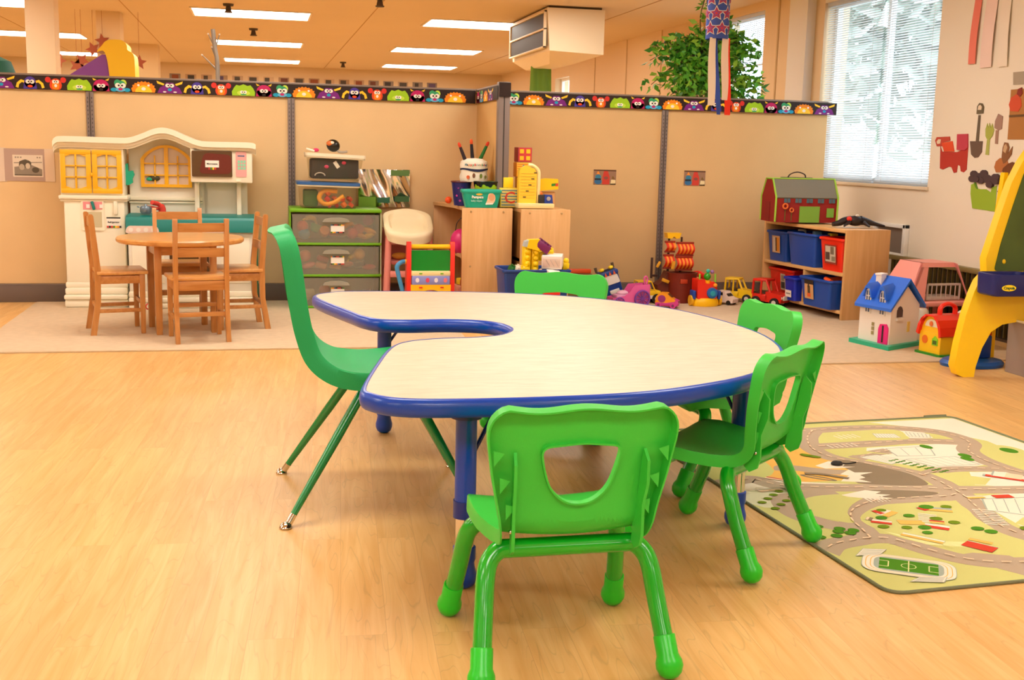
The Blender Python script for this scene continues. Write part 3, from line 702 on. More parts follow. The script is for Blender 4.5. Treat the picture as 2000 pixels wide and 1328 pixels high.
def wood_chair(label, loc, rz):
    t = thing('wooden_chair', label, 'chair', loc, rz, "child's ladder-back wooden chairs round the small table")
    W = .125; sz = .33
    for sx in (-1, 1):
        M = MB(); P = [(-.155, 0), (-.128, 0), (-.108, .20), (-.108, .34), (-.138, .62), (-.155, .622), (-.158, .60), (-.134, .34), (-.134, .22)]
        P = [(-.168, 0), (-.138, 0), (-.112, .17), (-.108, .34), (-.135, .615), (-.142, .622), (-.156, .622), (-.160, .612), (-.138, .34), (-.140, .17)]
        M.prism(P, sx*W-.011, sx*W+.011, 'yz', hw, .002); M.build('rear_leg', t)
        M = MB(); M.box((sx*(W-.002), .095, sz/2-.008), (.026, .028, sz-.016), hw, .003, taper=.85); M.build('leg', t)
        M = MB(); M.b2((sx*W-.008, -.12, .265), (sx*W+.008, .09, .305), hw_h, .001); M.build('side_rail', t); M = MB(); M.b2((sx*W-.008, -.135, .115), (sx*W+.008, .095, .135), hw_h, .002); M.build('stretcher', t)
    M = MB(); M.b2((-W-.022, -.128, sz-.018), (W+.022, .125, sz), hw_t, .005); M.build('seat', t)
    M = MB(); M.b2((-W, -.128, .262), (W, -.112, .310), hw_h, .001); M.build('seat_rail', t); M = MB(); M.b2((-W, .083, .265), (W, .098, .31), hw_h, .001); M.build('seat_rail', t)
    M = MB(); M.b2((-W, -.134, .13), (W, -.120, .153), hw_h, .002); M.build('stretcher', t); M = MB(); M.b2((-W, .088, .15), (W, .101, .172), hw_h, .002); M.build('stretcher', t)
    for z, y in ((.578, -.146), (.452, -.130)):
        def f(u, v, z=z, y=y): x = -W+2*W*u; return (x, y-.006*math.cos((u-.5)*PI)+(v-.5)*-.0, z+(v-.5)*.044)
        M = MB(); M.grid(f, 10, 1, hw_h, thick=.011); M.build('back_slat', t)
    return t
w1 = wood_chair('wooden chair nearest the viewer, back turned, in front of the round wooden table', (-.305, 6.005, .008), math.radians(12))
dup(w1, (-.712, 6.285, .008), math.radians(-90+13), 'wooden chair on the left side of the round wooden table')
dup(w1, (-.125, 6.39, .008), math.radians(100), 'wooden chair on the right side of the round wooden table')
dup(w1, (-.43, 6.68, .008), math.radians(188), 'wooden chair behind the round wooden table, by the play sink')

# ================================================================== ROAD PLAY MAT
def play_mat():
    cc = dict(gy='b8a58e', gn='cfce82', og='f0bb60', wt='efe3cf', dk='8f7f68', dg='6f8a1d', rd='d04a35', fg='4f8a22', cr='f2d2b0', bl='a9b3a6', ed='7f8468', lg='dfe0a0', mn='d7d5b2')
    C = {k: mat(v, .95, bump=.3, bscale=500, spec=.1) for k, v in cc.items()}
    ang = math.radians(3.6); ux = Vector((math.cos(ang), math.sin(ang))); uy = Vector((-ux.y, ux.x)); O = Vector((1.425, 2.262)); W_, H_ = 1.34, 1.565
    t = thing('play_mat', 'flat children road-map play mat with printed streets, houses and a football pitch', 'rug', (O.x, O.y, 0), ang)
    Z0 = .003
    M = MB(); base = round_poly([(0, 0), (W_, 0), (W_, H_), (0, H_)], .05, 6); M.prism(base, 0, Z0, 'xy', C['gn'])
    def L(px, py):
        p = atZ(px, py, Z0); d = Vector((p.x, p.y))-O; u, v = d.dot(ux), d.dot(uy); return (min(max(u, .008), W_-.008), min(max(v, .008), H_-.008))
    lay = [0]
    def fill(pts, c, conv=True, smooth=0):
        lay[0] += 1; q = [L(*p) for p in pts] if conv else pts
        if smooth: q = [(p.x, p.y) for p in smooth_path([(a, b, 0) for a, b in q], smooth, True)]
        h = Z0+.0001+.00001*lay[0]; M_face(M, [(a, b, h) for a, b in q], C[c])
    def inb(a, b): return (min(max(a, .006), W_-.006), min(max(b, .006), H_-.006))
    def road(pts, wdt=.085, c='gy', conv=True, dash=True, closed=False):
        q = [L(*p) for p in pts] if conv else pts
        q = [Vector((p.x, p.y)) for p in smooth_path([(a, b, 0) for a, b in q], 8, closed)]
        lay[0] += 1; h = Z0+.0001+.00001*lay[0]; N = len(q); A = []; B = []
        for i in range(N):
            a = q[i-1] if (i > 0 or closed) else q[i]; b = q[(i+1) % N] if (i < N-1 or closed) else q[i]; tg = (b-a).normalized(); n = Vector((-tg.y, tg.x))*wdt/2
            A.append(inb(*(q[i]+n))); B.append(inb(*(q[i]-n)))
        for i in range(N if closed else N-1):
            j = (i+1) % N; M_face(M, [(A[i][0], A[i][1], h), (A[j][0], A[j][1], h), (B[j][0], B[j][1], h), (B[i][0], B[i][1], h)], C[c])
        if dash: dashes.append((q, closed))
    dashes = []
    # base zones
    fill([(.25, 1.0), (.30, 1.25), (.36, 1.40), (.60, 1.41), (.56, 1.28), (.50, 1.18), (.52, 1.10), (.52, 1.0), (.48, .90), (.38, .86), (.15, .90)], 'og', False, 4)
    fill([(.008, .93), (.12, .95), (.30, .86), (.46, .80), (.30, .82), (.14, .80), (.008, .82)], 'wt', False)
    fill([(.008, .82), (.2, .82), (.17, .76), (.10, .62), (.03, .66), (.008, .7)], 'mn', False)
    fill([(.95, 1.54), (1.33, 1.54), (1.33, 1.0), (1.2, 1.0), (1.22, 1.2), (1.14, 1.36), (1.05, 1.46)], 'wt', False)
    fill([(.72, 1.20), (1.0, 1.20), (1.10, 1.18), (1.02, 1.02), (1.02, .93), (.86, .90), (.72, .98), (.64, 1.08)], 'wt', False)
    fill([(.88, .86), (1.05, .83), (1.33, .8), (1.33, .62), (.95, .66), (.80, .73)], 'wt', False)
    fill([(.70, .62), (.95, .64), (1.33, .6), (1.33, .1), (.72, .14), (.66, .36), (.68, .50)], 'wt', False)
    fill([(.72, 1.40), (.98, 1.44), (1.07, 1.38), (1.05, 1.28), (.98, 1.27)], 'wt', False)
    fill([(.008, 1.52), (.3, 1.52), (.3, 1.2), (.1, 1.1), (.008, 1.1)], 'gn', False)
    # streets
    R1 = [(.25, 1.40), (.42, 1.46), (.60, 1.46), (.80, 1.47), (.97, 1.45), (1.11, 1.37), (1.15, 1.27), (1.13, 1.18), (1.06, 1.10), (1.03, 1.0), (1.03, .90), (1.06, .80), (1.2, .74), (1.33, .72)]
    R2 = [(.66, 1.46), (.58, 1.36), (.52, 1.22), (.53, 1.10), (.61, 1.0), (.67, .92), (.71, .82), (.70, .72), (.69, .65), (.66, .56), (.625, .46), (.60, .36), (.62, .27), (.7, .2), (.9, .16), (1.33, .15)]
    R3 = [(.008, .90), (.13, .93), (.18, .85), (.31, .80), (.45, .77), (.60, .735), (.70, .70), (.91, .655), (1.33, .60)]
    R4 = [(.56, 1.25), (.77, 1.25), (.90, 1.26), (1.0, 1.24), (1.12, 1.20)]
    R5 = [(.78, 1.15), (.70, 1.13), (.60, 1.08)]
    R6 = [(.71, .86), (.83, .90), (.98, .875), (1.05, .84)]
    R7 = [(-.005, .28), (.05, .33), (.13, .35), (.18, .355), (.235, .333), (.277, .24), (.33, .16), (.42, .115), (.62, .09), (.95, .08)]
    R8 = [(.18, .355), (.20, .43), (.22, .51), (.28, .59), (.39, .645), (.53, .646), (.63, .64), (.69, .66)]
    R9 = [(.28, .99), (.31, 1.03), (.40, .97), (.50, .93), (.60, .95)]
    R10 = [(.20, .42), (.12, .50), (.09, .60), (.13, .72), (.22, .74), (.32, .74)]
    for R, d in ((R9, 0), (R1, 1), (R4, 1), (R5, 1), (R6, 1), (R2, 1), (R3, 1), (R10, 0), (R8, 1), (R7, 1)): road(R, .062 if R in (R9, R5, R6) else .078, 'gy', False, bool(d))
    fill([(.30, .19), (.36, .10), (.40, .03), (.48, .04), (.46, .16), (.38, .20)], 'gy', False)
    # green islands
    fill([(.62, 1.31), (.64, 1.36), (.80, 1.42), (.93, 1.43), (.99, 1.40), (.97, 1.33), (.94, 1.28), (.78, 1.29)], 'gn', False, 3)
    fill([(.59, 1.20), (.66, 1.19), (.76, 1.10), (.70, 1.13), (.62, 1.12), (.585, 1.15)], 'gn', False)
    fill(ell(1.205, 1.07, .055, .075), 'gn', False); fill(ell(1.205, 1.07, .028, .036), 'fg', False)
    fill([(.74, .875), (.79, .87), (.90, .78), (.83, .72), (.75, .755)], 'gn', False)
    fill([(.26, .73), (.37, .72), (.38, .69), (.30, .63), (.24, .56), (.21, .48), (.16, .52), (.12, .60), (.18, .70)], 'gn', False, 3)
    fill([(.24, .49), (.30, .56), (.40, .61), (.52, .60), (.61, .60), (.61, .52), (.58, .44), (.56, .33), (.50, .24), (.36, .23), (.29, .30), (.25, .38)], 'gn', False, 3)
    fill([(.25, .40), (.33, .30), (.44, .27), (.42, .23), (.30, .28)], 'lg', False)
    fill([(.66, .38), (.72, .42), (.80, .30), (.70, .26)], 'gn', False)
    # dark mountains with snow
    fill([(.50, .965), (.48, 1.05), (.56, 1.07), (.62, .98), (.67, .88), (.66, .77), (.60, .76), (.48, .80), (.44, .84)], 'dk', False, 3)
    fill([(.415, 1.028), (.49, 1.07), (.52, 1.02), (.50, 1.0), (.54, .99), (.48, .985), (.43, .99)], 'wt', False)
    fill([(.50, .965), (.50, .93), (.56, .92), (.50, .90), (.50, .87), (.47, .86), (.49, .82), (.40, .85), (.43, .88), (.46, .90), (.44, .92)], 'wt', False)
    fill([(.42, .745), (.52, .73), (.62, .69), (.61, .665), (.52, .66), (.41, .655), (.37, .69)], 'dk', False, 3)
    fill([(.42, .75), (.32, .72), (.33, .70), (.40, .66), (.46, .66), (.42, .68), (.47, .69), (.43, .71), (.46, .725)], 'wt', False)
    fill(ell(.35, .90, .06, .018, 14, rot=-.8), 'dk', False); fill(ell(.35, .90, .045, .005, 14, rot=-.8), 'og', False)
    # buildings: outlined white blocks
    def block(pts, c='wt', lines=4):
        q = pts; fill(q, 'bl', False); cx_ = sum(p[0] for p in q)/len(q); cy_ = sum(p[1] for p in q)/len(q)
        fill([(cx_+(p[0]-cx_)*.94, cy_+(p[1]-cy_)*.92) for p in q], c, False)
        for k in range(1, lines):
            a = Vector(q[0]).lerp(Vector(q[1]), k/lines); b = Vector(q[3]).lerp(Vector(q[2]), k/lines); d = (b-a).normalized(); n = Vector((-d.y, d.x))*.0015; e = (b-a)*.08
            fill([tuple(a+e-n), tuple(b-e-n), tuple(b-e+n), tuple(a+e+n)], 'bl', False)
    block([(.78, 1.18), (.96, 1.18), (.90, 1.06), (.76, 1.08)], lines=3); block([(.62, 1.10), (.70, 1.11), (.76, 1.03), (.68, .99)], lines=5); block([(.76, 1.04), (.96, 1.04), (.98, .93), (.80, .94)], lines=6)
    block([(.72, .60), (.90, .58), (.78, .40), (.66, .50)], lines=5); block([(1.0, 1.38), (1.07, 1.33), (1.04, 1.28), (.97, 1.31)], lines=6); block([(.86, 1.38), (.94, 1.36), (.93, 1.30), (.84, 1.32)], lines=8)
    for k in range(8):
        for j in range(3): fill(ell(.70+.012*k+.016*j, 1.03-.022*k+.006*j, .008, .006, 8), 'fg', False)
    for x, y in ((.94, 1.17), (1.0, 1.04), (.98, 1.0)): fill(ell(x, y, .02, .028, 12), 'fg', False)
    # striped car parks and crossings
    def bars(p, q, n, wd_, ln, c='wt'):
        p = Vector(p); q = Vector(q); d = (q-p).normalized(); nn = Vector((-d.y, d.x))
        for k in range(n):
            m_ = p.lerp(q, k/(n-1)); a = m_-d*wd_/2-nn*ln/2; fill([tuple(a), tuple(a+d*wd_), tuple(a+d*wd_+nn*ln), tuple(a+nn*ln)], c, False)
    bars((.70, 1.35), (.78, 1.36), 5, .006, .05); bars((.60, 1.24), (.70, 1.245), 6, .006, .04); bars((.37, .66), (.43, .66), 6, .006, .055); bars((.46, .50), (.42, .44), 6, .007, .05); bars((.65, .50), (.60, .38), 9, .007, .065)
    # little coloured houses in the village
    def house(x, y, w_, h_, a, roof, r2='wt'):
        ca, sa = math.cos(a), math.sin(a)
        def P(u, v): return (x+u*ca-v*sa, y+u*sa+v*ca)
        fill([P(-w_, -h_), P(w_, -h_), P(w_, 0), P(-w_, 0)], roof, False); fill([P(-w_, 0), P(w_, 0), P(w_, h_*.7), P(-w_, h_*.7)], r2, False)
        fill([P(-w_, h_*.7), P(w_, h_*.7), P(w_*1.02, h_*.82), P(-w_*.98, h_*.82)], 'bl', False)
    for q in ((.35, .535, .03, .022, .5, 'og', 'wt'), (.33, .55, .010, .02, .3, 'rd', 'rd'), (.29, .47, .028, .018, -.6, 'rd', 'wt'), (.37, .45, .035, .022, -.3, 'og', 'og'), (.42, .40, .032, .022, -.7, 'rd', 'wt'), (.445, .435, .02, .016, -.5, 'og', 'rd'), (.52, .535, .04, .02, -.5, 'og', 'bl'), (.48, .55, .012, .018, .3, 'rd', 'rd'),
              (.32, .325, .055, .016, -.9, 'og', 'wt'), (.43, .235, .04, .028, -1.0, 'rd', 'rd'), (.46, .27, .03, .012, -.9, 'og', 'og'), (.71, .615, .028, .014, -.1, 'og', 'cr'), (.80, .605, .03, .018, -.1, 'rd', 'rd'), (.94, .78, .012, .07, .8, 'rd', 'rd'), (.97, .80, .03, .05, .8, 'cr', 'wt'), (.22, .90, .05, .012, -.8, 'cr', 'rd'), (.27, .50, .014, .010, .8, 'dk', 'cr'), (.13, .81, .04, .012, .1, 'cr', 'wt')): house(*q)
    for x, y, rr in ((.31, .50, .018), (.27, .43, .018), (.35, .56, .016), (.40, .50, .018), (.38, .40, .02), (.46, .46, .02), (.50, .56, .024), (.56, .55, .018), (.33, .41, .016), (.49, .42, .018), (.52, .36, .02), (.54, .33, .02), (.66, .33, .024), (.70, .30, .02), (.36, .36, .016)):
        fill(ell(x, y, rr, rr*.8, 12, rot=.2), 'fg' if rnd.random() < .6 else 'dg', False)
    for x, y in ((.074, .457), (.123, .42), (.149, .402), (.06, .43), (.10, .39), (.17, .42), (.14, .44), (.09, .47), (.05, .39)): fill(ell(x, y, .016, .016, 12), 'fg', False)
    for k in range(4):
        for j in range(2): fill(ell(.045+.035*k+.01*j, .70+.03*k-.06*j, .014, .012, 10), 'dg', False)
    fill([(.435, 1.15), (.45, 1.17), (.49, 1.12), (.47, 1.11)], 'dg', False, 3)
    road([(.33, .95), (.38, .93), (.44, .87)], .02, 'dk', False, False)
    # football stadium
    S = [(.20, .02+.085), (.30, .175), (.44, .155), (.545, .075), (.50, .03), (.36, .015)]
    sx, sy, sa = .150, .145, -.62
    def RR(k, asp=1): return [(sx+(p[0]*math.cos(sa)-p[1]*math.sin(sa)), sy+(p[0]*math.sin(sa)+p[1]*math.cos(sa))) for p in round_poly([(-.112*k, -.068*k*asp), (.112*k, -.068*k*asp), (.112*k, .068*k*asp), (-.112*k, .068*k*asp)], .05*k, 6)]
    for k, c in ((1, 'bl'), (.985, 'wt'), (.92, 'og'), (.90, 'wt'), (.82, 'og'), (.80, 'wt'), (.74, 'bl')): fill(RR(k), c, False)
    F = [(sx+(p[0]*math.cos(sa)-p[1]*math.sin(sa)), sy+(p[0]*math.sin(sa)+p[1]*math.cos(sa))) for p in ((-.07, -.040), (.07, -.040), (.07, .040), (-.07, .040))]; fill(F, 'fg', False)
    def FL(a, b, w_=.003):
        q = []
        a = Vector(a); b = Vector(b); d = (b-a).normalized(); n = Vector((-d.y, d.x))*w_/2
        for p in (a-n, b-n, b+n, a+n): q.append((sx+(p.x*math.cos(sa)-p.y*math.sin(sa)), sy+(p.x*math.sin(sa)+p.y*math.cos(sa))))
        fill(q, 'lg', False)
    FL((0, -.04), (0, .04)); FL((-.07, -.02), (-.048, -.02)); FL((-.048, -.02), (-.048, .02)); FL((-.07, .02), (-.048, .02)); FL((.07, -.02), (.048, -.02)); FL((.048, -.02), (.048, .02)); FL((.07, .02), (.048, .02))
    for k in range(10): a = 2*PI*k/10; FL((.018*math.cos(a), .018*math.sin(a)), (.018*math.cos(a+.63), .018*math.sin(a+.63)), .002)
    block([(.06, .24), (.11, .285), (.17, .265), (.13, .235)], lines=5); block([(.09, .055), (.13, .075), (.20, .06), (.17, .03)], lines=6)
    # centre dashes
    for q, cl in dashes:
        acc = 0; on = True; seg = [q[0]]
        for i in range(len(q)-1):
            a, b = q[i], q[i+1]; d = (b-a).length; pos = 0
            while pos < d:
                need = (.026 if on else .02)-acc; st = min(need, d-pos); pos += st; acc += st; pt = a.lerp(b, pos/d)
                if on: seg.append(pt)
                if acc >= (.026 if on else .02)-1e-9:
                    if on and len(seg) > 1:
                        s0, s1 = seg[0], seg[-1]; dd = (s1-s0).normalized(); n = Vector((-dd.y, dd.x))*.0025
                        if all(.01 < v.x < W_-.01 and .01 < v.y < H_-.01 for v in (s0, s1)): fill([tuple(s0-n), tuple(s1-n), tuple(s1+n), tuple(s0+n)], 'cr', False)
                    on = not on; acc = 0; seg = [pt]
    M.build('printed_pile', t, flat=True)
    M = MB(); M.tube([(a, b, .0042) for a, b in base], .0044, C['ed'], 8, closed=True); M.build('bound_edge', t)
    # corner curled up at the far right
    M = MB(); q = [(W_-.02, H_+.006), (W_-.07, H_+.008), (W_-.12, H_+.006)]; M.tube([(a, b, .008) for a, b in q], .004, C['ed'], 6); M.build('edge_fray', t)
play_mat()
p = atZ(1640, 905, .008)
M = MB(); M.lathe([(0, .012), (.012, .010), (.017, .004), (.016, 0), (0, 0)], m=mat('1a1512', .7), seg=14, sx=1.2); M.tube(smooth_path([(.01, 0, .004), (.03, -.006, .003), (.05, -.004, .003), (.07, .004, .003)]), .0022, mat('1a1512', .7), 6)
M.build('hair_band', None, 'small black hair bobble lying on the printed mountain of the play mat', 'hair tie', loc=(p.x-.01, p.y, .0055))
# ================================================================== PLAY KITCHEN
KY = 7.2
def K(px, py, Y=KY): p = atY(px, py, Y); return (p.x, p.z)
cream = mat('f4ebd2', .42, spec=.4); cream2 = mat('e9e1ce', .5); yel = mat('f6b61a', .4); teal = mat('0c7f78', .4)
kt = thing('play_kitchen', 'tall cream toy kitchen with yellow cupboard doors and teal worktop behind the wooden table', 'toy kitchen', (-.58, KY, .008))
KX = Matrix.Translation((.58, -KY, -.008))
def KM(): M = MB(); M.X = KX; return M
x0, zt = K(112, 272); x0 = -1.142; x1 = -.03
# backboard with arched top
M = KM(); top = [(x0, .70), (x0, 1.0)]
arch = [(-1.142, 1.0), (-.80, 1.0), (-.72, 1.005), (-.655, 1.03), (-.60, 1.06), (-.545, 1.068), (-.49, 1.058), (-.43, 1.025), (-.36, 1.0), (-.30, .992), (-.03, .992)]
M.prism([(-.76, .55)]+[(-.76, 1.0)]+[(p.x, p.y) for p in smooth_path([(a, b, 0) for a, b in arch[2:9]], 4)]+[(-.30, .992), (-.30, .55)], KY+.16, KY+.18, 'xz', cream2)
M.b2((-.32, KY+.16, .55), (-.06, KY+.18, .80), cream2); M.build('backboard', kt)
# cornice: three stacked curved mouldings
cor = [(-1.165, .99), (-1.15, 1.012), (-1.10, 1.022), (-.84, 1.02), (-.74, 1.022), (-.67, 1.045), (-.60, 1.075), (-.545, 1.085), (-.49, 1.075), (-.42, 1.045), (-.35, 1.018), (-.29, 1.010), (-.06, 1.010), (-.01, 1.002), (-.005, .985)]
cu = smooth_path([(a, b, 0) for a, b in cor], 4)
for dz, th, yo, nm in ((0, .034, -.03, 'cornice'), (-.030, .022, -.012, 'cornice_moulding'), (-.048, .018, 0, 'cornice_moulding')):
    M = KM(); up_ = [(p.x, p.y+dz) for p in cu]; lo_ = [(p.x, p.y+dz-th) for p in cu[::-1]]
    M.prism(up_+lo_, KY+yo, KY+.2, 'xz', cream, .004); M.build(nm, kt)
# upper left cupboard with two yellow window doors
M = KM(); M.b2((-1.135, KY+.01, .675), (-.775, KY+.2, .955), cream, .006); M.build('wall_cupboard', kt)
def glazed_door(xa, xb, za, zb, arched=0):
    M = KM(); y0_ = KY-.006
    t_ = .028
    M.b2((xa, y0_, za), (xb, y0_+.016, za+t_), yel, .003); M.b2((xa, y0_, zb-t_), (xb, y0_+.016, zb), yel, .003)
    M.b2((xa, y0_+.0006, za+t_-.003), (xa+t_, y0_+.0154, zb-t_+.003), yel, .001); M.b2((xb-t_, y0_+.0006, za+t_-.003), (xb, y0_+.0154, zb-t_+.003), yel, .001)
    xm = (xa+xb)/2; M.b2((xm-.005, y0_+.002, za), (xm+.005, y0_+.012, zb), yel, .001)
    for k in (1, 2): z = za+t_+(zb-za-2*t_)*k/3; M.b2((xa, y0_+.002, z-.004), (xb, y0_+.012, z+.004), yel, .001)
    # scalloped corners top and bottom
    for s_, zz in ((1, zb-t_), (-1, za+t_)):
        for sd, xx in ((1, xa+t_-.002), (-1, xb-t_+.002)): M.prism([(xx, zz), (xx, zz-s_*.014), (xx+sd*.035, zz)], y0_+.003, y0_+.012, 'xz', yel)
    d = M.build('cupboard_door', kt)
    M = KM(); M.b2((xa+.01, y0_+.012, za+.01), (xb-.01, y0_+.015, zb-.01), mat('cfc4a4', .3)); M.build('pane', d)
    return d
glazed_door(-1.13, -.958, .69, .945); glazed_door(-.952, -.785, .69, .945)
M = KM(); M.sph((-.955, KY-.012, .80), (.008, .008, .012), yel, 10); M.build('door_knob', kt)
# lower left tall fridge cabinet
M = KM(); M.b2((-1.12, KY, .10), (-.775, KY+.24, .665), cream, .012); M.build('fridge_body', kt)
M = KM()
for z0_, z1_, o in ((.655, .678, .02), (.64, .655, .008)): M.b2((-1.135-o*.5, KY-o, z0_), (-.765+o*.5, KY+.24, z1_), cream, .006)
M.build('ledge', kt)
M = KM()
for z0_, z1_, o in ((.0085, .055, .018), (.055, .085, .028), (.085, .125, .012), (.125, .16, .004)): M.b2((-1.125-o*.4, KY-o, z0_), (-.772, KY+.24, z1_), cream, .010)
M.build('plinth', kt)
# drinks dispenser recess
a = K(158, 392); b = K(205, 450)
M = KM(); fr = round_poly([(a[0], b[1]), (b[0], b[1]), (b[0], a[1]), (a[0], a[1])], .012); M.prism(fr, KY-.008, KY+.002, 'xz', cream, .003); dsp = M.build('dispenser_frame', kt)
M = KM(); M.b2((a[0]+.014, KY-.010, b[1]+.02), (b[0]-.014, KY-.0075, b[1]+.11), mat('c9bd97', .6)); M.build('dispenser_recess', dsp)
M = KM(); M.b2((a[0]+.012, KY-.0105, b[1]+.125), (b[0]-.010, KY-.0075, b[1]+.17), mat('e58f93', .5)); M.build('dispenser_panel', dsp)
for dx in (.03, .105): M = KM(); M.b2((a[0]+dx, KY-.012, b[1]+.133), (a[0]+dx+.02, KY-.0102, b[1]+.155), G['white']); M.build('panel_picture', dsp)
M = KM(); xm = (a[0]+b[0])/2; M.box((xm+.004, KY-.016, b[1]+.148), (.018, .012, .052), teal, .005, ry=-.25); M.build('dispenser_lever', dsp)
a = K(222, 393); b = K(231, 419)
M = KM(); M.b2((a[0], KY-.022, b[1]), (b[0], KY-.002, a[1]), cream, .006); M.build('fridge_handle', kt)
# printed label on the fridge door
a = K(208, 424); b = K(236, 445); xm = (a[0]+b[0])/2
M = KM(); M.b2((a[0], KY-.003, b[1]), (b[0], KY-.0008, a[1]), G['paper']); M.b2((a[0], KY-.0035, a[1]-.008), (b[0], KY-.003, a[1]), G['black'])
for k in range(7): M.b2((a[0]+.012*k, KY-.0038, b[1]), (a[0]+.012*k+.0115, KY-.003, b[1]+.012), mat(['c7352c', '2b1c18', 'd8342a', '4f8a22', 'ffcb2e', 'f08a12', '2b1c18'][k], .6))
M.text('Refrigerator', (xm, KY-.0035, (a[1]+b[1])/2+.002), .0145, G['black'], font_scale=.92, bold=.0004); lb = M.build('refrigerator_label', kt); lb['label'] = 'small white printed word card'
# green mitt hanging on the cupboard side
M = KM(); gm = mat('1bb08a', .5); pts = [K(*p) for p in ((241, 321), (246, 319), (247, 335), (256, 334), (259, 342), (255, 350), (256, 358), (247, 363), (241, 362))]
M.X = KX @ Matrix.Translation((0, 0, 0)); M.prism(pts, KY+.10, KY+.13, 'xz', gm, .004); M.build('oven_mitt', kt)
# arched window in the middle
a = (-.685, .69); YW = KY+.14; wx0, wx1 = K(265, 0, YW)[0], K(367, 0, YW)[0]; zb_, zs, za_ = K(300, 366, YW)[1], K(300, 310, YW)[1], K(315, 283, YW)[1]
xm = (wx0+wx1)/2; hw_ = (wx1-wx0)/2
def archp(k, dz=0):
    o = [(xm-hw_*k, zb_+.002-dz), (xm+hw_*k, zb_+.002-dz), (xm+hw_*k, zs)]
    for j in range(1, 14): t_ = j/14; x = hw_*k*(1-2*t_); o.append((xm+x, zs+(za_-zs)*(k if dz == 0 else k)*math.sin(PI*t_)**.75))
    o.append((xm-hw_*k, zs)); return o
M = KM(); po, pi_ = archp(1), archp(.86); n = len(po)
pi_ = [(x, z+ .018 if i < 2 else z-.004) for i, (x, z) in enumerate(pi_)]
for i in range(n):
    j = (i+1) % n; q = [po[i], po[j], pi_[j], pi_[i]]
    V0 = [M.bm.verts.new(M.X @ Vector((x, KY+.135, z))) for x, z in q]; V1 = [M.bm.verts.new(M.X @ Vector((x, KY+.158, z))) for x, z in q]
    for f in ((0, 1, 2, 3), (7, 6, 5, 4), (0, 4, 5, 1), (1, 5, 6, 2), (2, 6, 7, 3), (3, 7, 4, 0)): M.bm.faces.new([(V0+V1)[t_] for t_ in f])
bmesh.ops.remove_doubles(M.bm, verts=M.bm.verts, dist=1e-5); M.mi(yel)
M.b2((xm-.012, KY+.138, zb_), (xm+.012, KY+.155, za_-.01), yel, .002)
for dx in (-hw_*.45, hw_*.45): M.b2((xm+dx-.004, KY+.14, zb_), (xm+dx+.004, KY+.153, zs+.02), yel)
for z in (zb_+.075, zb_+.145): M.b2((xm-hw_*.9, KY+.14, z-.004), (xm+hw_*.9, KY+.153, z+.004), yel)
wd_ = M.build('arched_window_frame', kt)
M = KM(); M.prism(archp(.88), KY+.154, KY+.157, 'xz', mat('dcc9b4', .5)); M.build('window_picture', wd_)
M = KM(); M.sph((xm-.075, KY+.146, zb_+.055), (.038, .008, .018), mat('3d3b1e', .6), 12); M.sph((xm-.10, KY+.144, zb_+.05), (.02, .008, .012), gm, 10); M.build('painted_bird', wd_)
# moulding under the window
M = KM(); M.b2((-.765, KY+.14, .645), (-.33, KY+.17, .668), cream, .004); M.b2((-.765, KY+.148, .628), (-.33, KY+.17, .640), cream, .003); M.build('window_ledge', kt)
# microwave
a = K(373, 293); b = K(494, 358)
M = KM(); M.b2((a[0]-.005, KY+.0, b[1]), (b[0]-.002, KY+.19, a[1]+.02), cream, .008); mw = M.build('microwave', kt)
a2 = K(374, 294); b2_ = K(454, 346)
M = KM(); M.prism(round_poly([(a2[0], b2_[1]), (b2_[0], b2_[1]), (b2_[0], a2[1]), (a2[0], a2[1])], .008), KY-.012, KY+.002, 'xz', mat('5a3d1c', .35), .003); M.build('microwave_door', mw)
M = KM(); c_ = K(388, 298); d_ = K(452, 340); M.prism(round_poly([(c_[0], d_[1]), (d_[0], d_[1]), (d_[0]+.0, c_[1]-.01), (c_[0]+.03, c_[1])], .03), KY-.0145, KY-.012, 'xz', mat('6b2416', .35)); M.build('door_picture', mw)
M = KM(); c_ = K(401, 313); d_ = K(428, 327); M.b2((c_[0], KY-.018, d_[1]), (d_[0], KY-.0155, c_[1]), G['paper']); M.text('Microwave', ((c_[0]+d_[0])/2, KY-.0182, (c_[1]+d_[1])/2), .015, G['black'], font_scale=.95, bold=.0004)
for k in range(4): M.b2((c_[0]+.018+.012*k, KY-.0182, d_[1]-.014), (c_[0]+.027+.012*k, KY-.0155, d_[1]), mat(['c7352c', '4f8a22', 'ffcb2e', 'c7352c'][k], .6))
M.build('microwave_label', mw)['label'] = 'small white printed word card'
a2 = K(460, 296); b2_ = K(482, 346); M = KM(); M.prism(round_poly([(a2[0], b2_[1]), (b2_[0], b2_[1]), (b2_[0], a2[1]), (a2[0], a2[1])], .01), KY-.004, KY+.002, 'xz', mat('e6a8a4', .5)); M.b2((a2[0]+.012, KY-.0055, a2[1]-.03), (b2_[0]-.012, KY-.004, a2[1]-.022), mat('5a6a8c', .5))
for k in range(3):
    for j in range(3): M.b2((a2[0]+.012+.017*j, KY-.0055, b2_[1]+.045+.02*k), (a2[0]+.025+.017*j, KY-.004, b2_[1]+.060+.02*k), mat('86d8b4', .5))
M.build('keypad', mw)
M = KM(); c_ = K(461, 353); M.b2((c_[0], KY-.01, c_[1]-.008), (c_[0]+.03, KY+.02, c_[1]+.006), cream, .003); M.build('microwave_button', mw)
for px in (383, 466):
    a = K(px, 357); M = KM(); M.b2((a[0]-.014, KY+.09, .545), (a[0]+.014, KY+.16, a[1]+.01), cream, .004); M.build('upright', kt)
